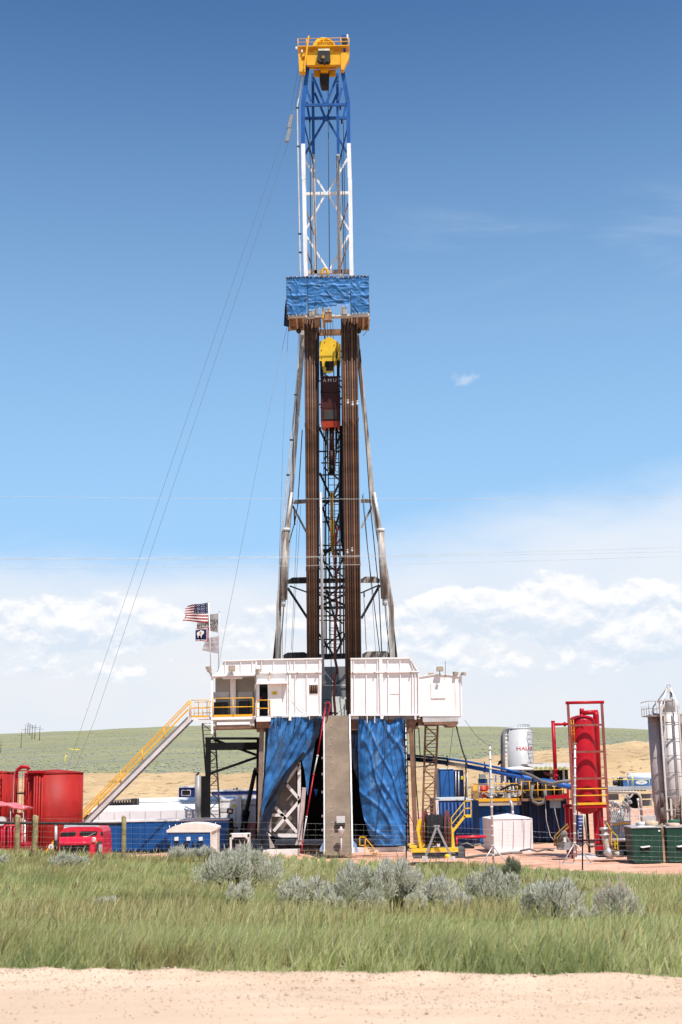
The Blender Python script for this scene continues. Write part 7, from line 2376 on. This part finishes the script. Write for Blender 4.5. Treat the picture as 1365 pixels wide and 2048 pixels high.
# ladder and pale column seen under the vessel
ul = thing('ladder', 'pale ladder seen between the red legs under the separator', 'ladder', P(1162, 1690, Ys + 3))
mb = MB()
for x in (1156, 1167):
    mb.ptube((x, 1626), (x + 1, 1690), Ys + 3, 1.5)
for k in range(9):
    mb.ptube((1156, 1630 + k * 7), (1167.5, 1630 + k * 7), Ys + 3, 1.4)
part('rails_and_rungs', mb, W_FRAME, ul)
solo('curved_chute', MB().path([P(x, y, Ys + 3.6) for x, y in ((1164, 1625), (1170, 1634), (1174, 1655), (1177, 1690))], .11, 10), paint('chute_tan', (.5, .42, .30), .6), 'tan curved chute under the red separator vessel', 'chute')
solo('blue_drum', MB().ptube((1160, 1690), (1160, 1630), Ys + 5, 17, n=20), BLUE_TK, 'dark blue drum standing behind the ladder under the separator', 'drum')
solo('yellow_hoop', MB().path([P(x, y, 71.3) for x, y in ((1109, 1692), (1110, 1672), (1120, 1662), (1136, 1648), (1137, 1655), (1124, 1666), (1115, 1675), (1115, 1690))], .04, 7), YEL_D, 'bent yellow hand hoop beside the left leg of the red separator', 'handrail')
jk = thing('pump_skid', 'small dusty pump with pale pipes on the ground left of the red separator', 'pump', P(1130, 1692, 71.5))
mb = MB().path([P(x, y, 71.5) for x, y in ((1112, 1692), (1122, 1678), (1134, 1676), (1138, 1684), (1146, 1690))], .10, 9).path([P(x, y, 71.2) for x, y in ((1120, 1680), (1127, 1668), (1132, 1666))], .08, 8)
part('pipe', mb, HOSE, jk)
part('casing', MB().lathe(P(1129, 1668, 71.3), [(.04, -.12), (.16, -.1), (.18, 0), (.14, .12), (.04, .14)], 14, (.3, 1, .2)).pbox(1118, 1684, 1142, 1700, 71.4, .8), GREY, jk)
part('white_valve', MB().pbox(1128, 1675, 1133, 1684, 71.1, .2), W_FRAME, jk)
for k, (pts, r_, lb) in enumerate((([(1040, 1702), (1060, 1698), (1075, 1703), (1090, 1699), (1108, 1701)], .055, 'dark hose lying tangled on the dirt right of the white box tank'),
                         ([(930, 1716), (960, 1711), (990, 1710), (1020, 1706), (1045, 1705)], .07, 'grey brown hose stretched over the red dirt in front of the white box tank'),
                         ([(920, 1690), (935, 1686), (945, 1692), (960, 1688), (970, 1694)], .05, 'pale hose coiled on the dirt left of the white box tank'),
                         ([(1160, 1692), (1172, 1684), (1184, 1694), (1196, 1688), (1206, 1696)], .06, 'grey hose tangled under the red separator'))):
    solo('ground_hose', MB().path([P(x, y, 74 if k != 3 else 72.6) for x, y in pts], r_, 7), HOSE, lb, 'hose', 'hoses lying on the dirt')
solo('red_pipe', MB().ptube((912, 1674), (972, 1673), 78, 5).ptube((914, 1674), (914, 1690), 78, 4), RED_TRUCK, 'short red ground pipe between the reel and the white box tank', 'pipe')
eb = thing('elbow_pipe', 'grey flanged elbow pipe lying at the foot of the red separator', 'pipe', P(1225, 1712, 68.8))
part('pipe', MB().path([P(x, y, 69.2) for x, y in ((1209, 1660), (1211, 1680), (1214, 1698), (1222, 1706), (1236, 1709), (1247, 1708))], .155, 14), TAN_PIPE, eb)
part('flange', MB().tube(P(1209, 1668, 69.2), P(1209.4, 1671.5, 69.2), .25, 16).tube(P(1211, 1700, 69.2), P(1226, 1711, 69.2), .22, 14).tube(P(1208, 1655, 69.2), P(1208.6, 1660, 69.2), .22, 14), GALV, eb)
part('base', MB().pbox(1198, 1702, 1262, 1714, 69.6, .9), DARK, eb)
solo('rag', MB().slab([P(x, y, 68.9) for x, y in ((1224, 1690), (1232, 1702), (1236, 1705), (1228, 1704))][::-1], .1), BROWN_ST, 'rust brown torn plate lying on the elbow pipe', 'plate')

# ---- shale gear, blue unit and pipe rack behind the separator
Yb = 84.0
bu = thing('pump_house', 'blue pump housing with white oval badge and white rounded top', 'machine', P(1275, 1575, Yb))
part('housing', MB().pbox(1247, 1559, 1312, 1572.5, Yb, 1.8), paint('housing_blue', (.06, .16, .38), .45), bu)
a, b = P(1257, 1555, Yb + .9), P(1316, 1555, Yb + .9)
part('rounded_top', MB().tube(a, b, .29, 24), paint('cool_white', (.70, .74, .79), .4, var=.03), bu)
oc_ = P(1283.5, 1564.8, Yb - .02)
ov = part('badge', MB().slab([oc_ + Vector((.37 * math.cos(t), 0, .13 * math.sin(t))) for t in np.linspace(0, 2 * math.pi, 29)[:-1]], .02), W_STEEL, bu)
part('badge_print', MB().box(oc_ + Vector((0, -.004, .03)), (.34, .004, .03)).box(oc_ + Vector((0, -.004, -.03)), (.16, .004, .02)), paint('badge_grey', (.35, .38, .45), .6), ov)
part('motor', MB().lathe(P(1226, 1566, Yb + .5), [(.05, 0), (.16, .02), (.17, .3), (.14, .34), (.17, .38), (.15, .52), (.05, .55)], 16, (1, 0, 0)).pbox(1240, 1556, 1247, 1572, Yb + .2, .8), DARK, bu)
part('fittings', MB().ptube((1227, 1552), (1227, 1560), Yb + .5, 2).ptube((1237, 1552), (1237, 1566), Yb + .5, 2).ptube((1257.5, 1550), (1257.5, 1560), Yb + .4, 3).pbox(1240, 1553.5, 1250, 1556, Yb + .4, .3), GALV, bu)
pk = thing('pipe_rack', 'grey steel deck with a bent tan pipe and Y shaped post right of the separator', 'pipe rack', P(1255, 1690, Yb))
part('deck_beam', MB().pbox(1215, 1573, 1312, 1580, Yb - .4, 2.6), paint('deck_grey_blue', (.42, .44, .47), .5), pk)
mb = MB()
for k in range(12):
    mb.pbox(1218 + k * 6.5, 1580.3, 1221 + k * 6.5, 1582.3, Yb - .35, .3)
part('deck_clip', mb, DARK, pk)
part('bent_pipe', MB().path([P(x, y, Yb - .9) for x, y in ((1212, 1584.5), (1268, 1584.5), (1275, 1586), (1280, 1591), (1282, 1598), (1284.5, 1645))], .085, 12), TAN_PIPE, pk)
part('y_post', MB().pbar((1256, 1590), (1257, 1655), Yb - .6, 4, .14).pbar((1246, 1588), (1256, 1599), Yb - .6, 3, .1).pbar((1266, 1588), (1257, 1599), Yb - .6, 3, .1), GREY_L, pk)
mb = MB()
railing(mb, [P(1214, 1573, Yb - .3), P(1300, 1573, Yb - .3)], .42, .016, (), 1.4)
mb.ptube((1264, 1547), (1265, 1577), Yb - .35, 1.2).ptube((1266, 1547), (1267, 1577), Yb - .35, 1.2)
part('deck_railing', mb, TAPE_Y, pk)
part('shade_tank', MB().lathe(P(1267, 1602, Yb + 1.2), [(.05, -.6), (.45, -.6), (.45, .6), (.05, .6)], 24, (0, 1, 0)), BLACK, pk)
for q in ((1216, 1588, 1238, 1600, Yb + .6, .4), (1285, 1600, 1304, 1612, Yb + .8, .5), (1284, 1588, 1312, 1597, Yb + .9, .5)):
    part('back_plate', MB().pbox(*q), GREY, pk)
gr_ = thing('manifold', 'grey cluster of pump manifolds and rails right of the red separator', 'machine', P(1245, 1650, Yb - 1))
mb, mb2 = MB(), MB()
for k in range(22):
    x, y = 1217 + rs_.uniform(0, 45), 1604 + rs_.uniform(0, 22)
    mb.lathe(P(x, y, Yb - .9 + rs_.uniform(0, .8)), [(.03, -.1), (.10, -.1), (.12, 0), (.09, .1), (.03, .1)], 9, (rs_.uniform(-1, 1), rs_.uniform(-.2, 1), rs_.uniform(-1, 1)))
    if k % 2:
        mb2.path([P(x, y, Yb - .8), P(x + rs_.uniform(-9, 9), y + rs_.uniform(-3, 3), Yb - .9), P(x + rs_.uniform(-9, 9), y + rs_.uniform(4, 16), Yb - .7)], .035, 6)
part('valve', mb, GALV, gr_)
part('pipe', mb2, GREY_L, gr_)
mb = MB()
for k in range(7):
    mb.pbar((1222 + k * 4, 1642), (1229 + k * 4, 1623), Yb - .9, 1.5, .03)
part('slanted_screen', mb, GREY_L, gr_)
part('screen_back', MB().pbox(1219, 1622, 1241, 1642, Yb - .8, .1), GREY_PANEL, gr_)
part('body', MB().pbox(1216, 1642, 1262, 1650, Yb - 1.1, 1.2).pbox(1243, 1612, 1252, 1642, Yb - .7, .4), GREY_L, gr_)
mb = MB()
for x in (1224, 1242, 1260):
    mb.pbar((x, 1612), (x, 1700), Yb - 1.3, 1.5, .05)
for y in (1617, 1632, 1644):
    mb.pbar((1218, y), (1262, y), Yb - 1.3, 1.2, .05)
part('rail', mb, paint('pale_rail', (.60, .58, .52), .5), gr_)
part('yellow_bar', MB().pbox(1242, 1644.5, 1257, 1648, Yb - 1.36, .1).pbox(1225, 1647.5, 1239, 1650, Yb - 1.36, .1), YEL, gr_)
pbx = thing('pale_cabinet', 'pale blue cabinet with a small notice behind the yellow hand rails', 'cabinet', P(1243, 1680, Yb - 1.2))
part('body', MB().pbox(1220, 1650.5, 1264, 1700, Yb - 1.2, 1.0), BLUE_PALE, pbx)
part('door', MB().pbox(1244, 1652, 1259, 1674, Yb - 1.24, .03), paint('cabinet_door', (.36, .46, .56), .5), pbx)
part('notice', MB().pbox(1245, 1655.5, 1255.5, 1664, Yb - 1.26, .02), W_FRAME, pbx)
a = P(1250.2, 1659.5, Yb - 1.27)
part('notice_print', MB().box(a + Vector((0, 0, .06)), (.25, .004, .035)).box(a, (.2, .004, .02)).box(a + Vector((0, 0, -.06)), (.22, .004, .02)), LOGO_RED, pbx)
part('hand_ladder', MB().pbar((1227, 1652), (1230, 1675), Yb - 1.26, 1.4).pbar((1238, 1652), (1237, 1675), Yb - 1.26, 1.4).pbar((1227, 1660), (1238, 1660), Yb - 1.26, 1.2).pbar((1228, 1667), (1238, 1667), Yb - 1.26, 1.2), GREY, pbx)
lpz = thing('long_pipe', 'thick pale pipe lying behind the green bins on dark blocks', 'pipe', P(1245, 1690, 74))
part('pipe', MB().ptube((1222, 1679.5), (1290, 1679), 74, 6, n=14), GALV, lpz)
part('block', MB().pbox(1222, 1684, 1290, 1702, 74.2, .8), BLACK, lpz)
st3 = thing('steps', 'narrow yellow handrail steps beside the right frame post of the separator', 'steps', P(1230, 1702, 71.5))
mb = MB()
for dy in (0, .6):
    for a_, b_ in (((1214, 1645), (1224, 1663)), ((1222, 1660), (1235, 1672)), ((1224, 1677), (1236, 1690)), ((1235, 1671), (1236.5, 1703)), ((1223, 1661), (1223.5, 1690)), ((1230, 1684), (1231, 1698))):
        mb.pbar(a_, b_, 71.5 + dy, 1.8, .05)
part('handrail', mb, YEL_B, st3)
part('tread', MB().pbox(1224, 1688, 1234, 1690, 71.5, .6).pbox(1227, 1696, 1236, 1698, 71.5, .6), YEL_D, st3)
wg = thing('walkway_rail', 'white tubular guard rail with a diagonal brace behind the first green bin', 'guard rail', P(1278, 1642, 73.5))
mb = MB()
for a_, b_ in (((1260, 1618), (1296, 1618)), ((1262, 1618), (1263, 1642)), ((1277, 1618), (1277, 1642)), ((1295.5, 1618), (1296, 1640)), ((1260, 1632), (1296, 1632)), ((1263, 1624), (1282, 1642)), ((1276, 1640), (1264, 1660)), ((1264, 1640), (1264, 1700))):
    mb.pbar(a_, b_, 73.5, 1.5, .05)
part('rails', mb, W_FRAME, wg)
part('sack', MB().px([(1285, 1632), (1312, 1631), (1313, 1642), (1286, 1642)][::-1], 74, .4), paint('pale_sack', (.48, .47, .45), .8, bump=.6, bs=5), wg)
part('upright_valve', MB().ptube((1277, 1598), (1278, 1622), 74.5, 2.6).ptube((1276, 1597), (1277, 1603), 74.5, 5), W_FRAME, wg)

# ---- tall silos at the right edge
Yz = 79.0
def silo(cx, rpx, ytop, Y, mat, label, ybot):
    c = P(cx, ytop, Y)
    r = rpx * mpp(c)
    x = P(cx + 6, 1540, Y).x
    t = thing('tall_silo', label, 'silo', (x, Y, 0), 'silos at the right edge')
    zb = zpx(cx + 8, ybot, Y)
    part('shell', MB().lathe((x, Y, 0), [(r * .3, zb - 1.0), (r, zb), (r, c.z)], 40), mat, t)
    part('top', MB().lathe((x, Y, c.z), [(r * 1.01, .003), (r * .9, .05), (r * .5, .12), (.05, .14)], 36), mat, t)
    for k in range(5):
        z = zb + (c.z - zb) * (k + .5) / 5
        part('weld_band', MB().lathe((x, Y, z), [(r, -.02), (r + .015, -.015), (r + .015, .015), (r, .02)], 40), mat, t)
    mb = MB()
    for a in (.6, 2.2, 3.9, 5.3):
        mb.bar((x + math.cos(a) * r * .93, Y + math.sin(a) * r * .93, 0), (x + math.cos(a) * r * .93, Y + math.sin(a) * r * .93, zb), .12)
    part('leg', mb, mat, t)
    return t, x, r, c.z, zb


silo(1311, 14.5, 1431, Yz + .8, SILO_D, 'narrow dark brown grey silo, leftmost of those at the right edge', 1600)
t2, sxc, srr, szt, szb = silo(1341, 17.5, 1428, Yz, SILO_L, 'pale stained silo between the dark silo and the right edge', 1594)
silo(1378, 18, 1430, Yz + .5, SILO_D, 'dark silo cut by the right edge', 1598)
part('seam_pipe', MB().bar((sxc, Yz - srr - .06, szb), (sxc, Yz - srr - .06, szt), .035, .03), paint('seam_grey', (.3, .28, .27), .5), t2)
part('neck', MB().lathe((sxc - .02, Yz, szt + .1), [(srr * .72, 0), (srr * .72, .75), (srr * .6, .82), (.05, .84)], 28), SILO_W, t2)
part('hopper_skirt', MB().pbox(1328, 1594, 1372, 1650, Yz - .3, 1.6), paint('skirt_brown', (.115, .085, .07), .6, var=.12), t2)
fm = thing('silo_frame', 'grey steel lifting frame with hook eye and rungs in front of the pale silo', 'lifting frame', P(1345, 1650, Yz - 1))
Yn = Yz - .95
xl, xr_ = P(1328, 1520, Yn).x, P(1364, 1520, Yn).x
ztp = zpx(1340, 1412, Yn)
zlo = zpx(1345, 1640, Yn)
part('post', MB().bb(xl - .05, xl + .05, Yn - .05, Yn + .05, 0, ztp).bb(xr_ - .05, xr_ + .05, Yn - .05, Yn + .05, 0, ztp).bb(xl - .05, xl + .05, Yz + .9, Yz + 1.0, 0, ztp).bb(xr_ - .05, xr_ + .05, Yz + .9, Yz + 1.0, 0, ztp), SILO_L, fm)
for y in (1449, 1483.5, 1518.5, 1553, 1593):
    z = zpx(1345, y, Yn)
    part('cross_bar', MB().bb(xl + .051, xr_ - .051, Yn - .03, Yn + .03, z - .03, z + .03), GREY, fm)
ap = P(1338, 1376, Yn + .9)
mb = MB()
for x in (xl, xr_):
    for yy_ in (Yn, Yz + .95):
        mb.bar((x, yy_, ztp), ap + Vector((.1 * (1 if x > ap.x else -1), 0, 0)), .075, .05)
part('lifting_leg', mb, SILO_L, fm)
part('head_plate', MB().px([(1333, 1384), (1336, 1375), (1340, 1375), (1343.5, 1384)][::-1], Yn + .7, .4).px([(1322, 1412), (1325, 1408), (1330, 1409), (1326, 1420), (1322, 1420)][::-1], Yn - .03, .06).px([(1354, 1412), (1358, 1408), (1362, 1416), (1356, 1419)][::-1], Yn - .03, .06), SILO_L, fm)
part('lifting_eye', MB().path([ap + Vector((.10 * math.cos(t), 0, .10 + .12 * math.sin(t))) for t in np.linspace(0, 6.283, 13)], .03, 7), GALV, fm)
part('hook', MB().path([P(1341, 1384, Yn + .6), P(1344, 1389, Yn + .6), P(1342, 1392, Yn + .6), P(1345, 1393, Yn + .6)], .045, 7), DARK, fm)
part('bin', MB().pbox(1319, 1399.5, 1347, 1402, Yz - .4, 1.2).pbox(1319, 1402, 1324, 1428, Yz - .4, .1), SILO_D, fm)
part('platform', MB().pbox(1296, 1430.5, 1332, 1432.5, Yn + .2, 1.5), W_WORN, fm)
mb = MB()
xq = [P(1298, 1415, Yn + .2).x, P(1330, 1415, Yn + .2).x]
zq = zpx(1310, 1431, Yn + .2)
railing(mb, [(xq[1], Yn + .2, zq), (xq[0], Yn + .2, zq), (xq[0], Yz + 1.2, zq)], zpx(1310, 1402, Yn + .2) - zq, .02, (.5,), .6)
mb.bar((xq[0] + .1, Yn + .2, zq + .2), (xl, Yn, ztp - .05), .05, .04)
part('platform_railing', mb, GALV, fm)
mb = MB()
for x in (1350.5, 1362.5):
    mb.pbar((x, 1594), (x + .5, 1634), Yn - .1, 1.4, .04)
for k in range(6):
    mb.pbar((1350.5, 1597 + k * 6.4), (1363, 1597 + k * 6.4), Yn - .1, 1.3, .04)
mb.pbar((1332, 1620), (1372, 1618.5), Yn - .08, 2, .05)
part('ladder', mb, W_WORN, fm)
for cy_, lb in ((1598.5, 'upper of two grey wheels hung on the side of the silos'), (1626, 'lower of two grey wheels hung on the side of the silos')):
    w_ = thing('hung_wheel', lb, 'wheel', P(1322, cy_, Yn - .2), 'wheels hung on the silos')
    part('tyre', MB().lathe(P(1320.5, cy_, Yn - .15), [(.12, 0), (.30, .0), (.37, .04), (.38, .12), (.36, .20), (.3, .24), (.12, .24)], 24, (1, -.25, 0)), paint('wheel_brown', (.10, .075, .07), .6), w_)
    part('rim', MB().lathe(P(1326.2, cy_, Yn - .15), [(.33, -.02), (.33, .03), (.12, .06), (.05, .06)], 20, (1, -.25, 0)), RUBBER_L, w_)
mb = MB().pbox(1312, 1560, 1320, 1640, Yn, .3)
part('side_box', MB().pbox(1313, 1590, 1319, 1645, Yn + .1, .3), SILO_D, fm)

# ---- green bins with loads
def bin_(x0, x1, y0, y1, Y, label):
    a0, a1 = P(x0, y0, Y), P(x1, y0, Y)
    z = a0.lerp(a1, .5).z
    b0, b1 = P(x0 + 5, y1, Y).x, P(x1 + 1.5, y1, Y).x
    t = thing('green_bin', label, 'waste bin', ((a0.x + a1.x) / 2, Y, 0), 'green bins')
    part('body', MB().hexa([(b0, Y, .06), (b1, Y, .06), (b1, Y + 1.7, .06), (b0, Y + 1.7, .06)], [(a0.x, Y, z), (a1.x, Y, z), (a1.x, Y + 1.8, z), (a0.x, Y + 1.8, z)]), GREEN, t)
    part('rim', MB().bb(a0.x - .03, a1.x + .03, Y - .04, Y + 1.84, z + .003, z + .06), GALV, t)
    xm = (a0.x + a1.x) / 2 + .05
    part('seam', MB().bb(xm - .012, xm + .012, Y - .02, Y, .08, z), GREEN, t)
    zs = z * .48
    part('fork_pocket', MB().bb(xm - .42, xm + .05, Y - .03, Y + .0, zs - .16, zs), BLACK, t)
    part('pocket_flap', MB().slab([(xm - .44, Y - .06, zs - .0), (xm + .06, Y - .06, zs + .05), (xm + .05, Y - .16, zs + .0), (xm - .36, Y - .14, zs - .05)], (0, 0, .02)), GREY_L, t)
    part('skid_feet', MB().bb(b0 + .25, b0 + .45, Y + .05, Y + 1.5, 0, .058).bb(b1 - .6, b1 - .4, Y + .05, Y + 1.5, 0, .058), BLACK, t)
    return t, a0.x, a1.x, z


tA, ax0, ax1, az_ = bin_(1263.5, 1323, 1656, 1715, 67.6, 'dark green metal waste bin with bags on top, left of the two')
part('white_tag', MB().pbox(1317, 1660, 1321, 1663, 67.56, .02), W_STEEL, tA)
tB, bx0, bx1, bz_ = bin_(1333, 1398, 1655, 1715, 67.7, 'dark green metal waste bin cut by the right edge')
part('leaning_board', MB().bar((ax1 + .12, 67.9, .05), (ax1 + .12, 67.9, az_ + .2), .10, .05), paint('board_tan', (.42, .32, .20), .7, dirt=RUST, damt=.5), tA)


def bag(cx, cy_, w_, h_, Y, mat, label, cat='bag', name='canvas_bag'):
    c = P(cx, cy_, Y)
    m = mpp(c)
    mb = MB()
    n1, n2 = 16, 10
    for j in range(n2 + 1):
        th = math.pi * j / n2
        for i in range(n1):
            ph = 2 * math.pi * i / n1
            d = Vector((math.copysign(abs(math.cos(ph)) ** .55, math.cos(ph)) * math.sin(th) ** .5, math.copysign(abs(math.sin(ph)) ** .55, math.sin(ph)) * math.sin(th) ** .5, math.copysign(abs(math.cos(th)) ** .6, math.cos(th))))
            k = 1 + .16 * noise.noise((cx * .1 + d.x * 2, d.y * 2, d.z * 2.5))
            mb.v.append((c.x + d.x * w_ / 2 * m * k, Y + d.y * .4 * k, c.z + d.z * h_ / 2 * m * k))
    for j in range(n2):
        for i in range(n1):
            e = (i + 1) % n1
            mb.face([j * n1 + i, (j + 1) * n1 + i, (j + 1) * n1 + e, j * n1 + e], True)
    return solo(name, mb, mat, label, cat)


bag(1303, 1648, 26, 13, 68.3, BAG, 'tan canvas bag lying on the first green bin')
bag(1283, 1649, 18, 11, 68.6, paint('sack_white', (.56, .54, .52), .8, bump=.5), 'white plastic sack on the first green bin beside the tan bag')
bag(1346, 1650, 26, 9, 68.2, paint('bag_pinkish', (.52, .38, .30), .8, bump=.4), 'pinkish bag on the green bin at the right edge')
bag(1290, 1654, 40, 5, 68.0, paint('sack_flat', (.58, .56, .55), .8, bump=.5), 'flat white sheeting along the rim of the first green bin', 'sheeting', 'sheeting')
solo('green_roll', MB().ptube((1337, 1643), (1360, 1641.5), 68.6, 6, n=14), paint('roll_green', (.04, .14, .08), .6), 'green rolled sheet on the green bin at the right edge', 'roll')
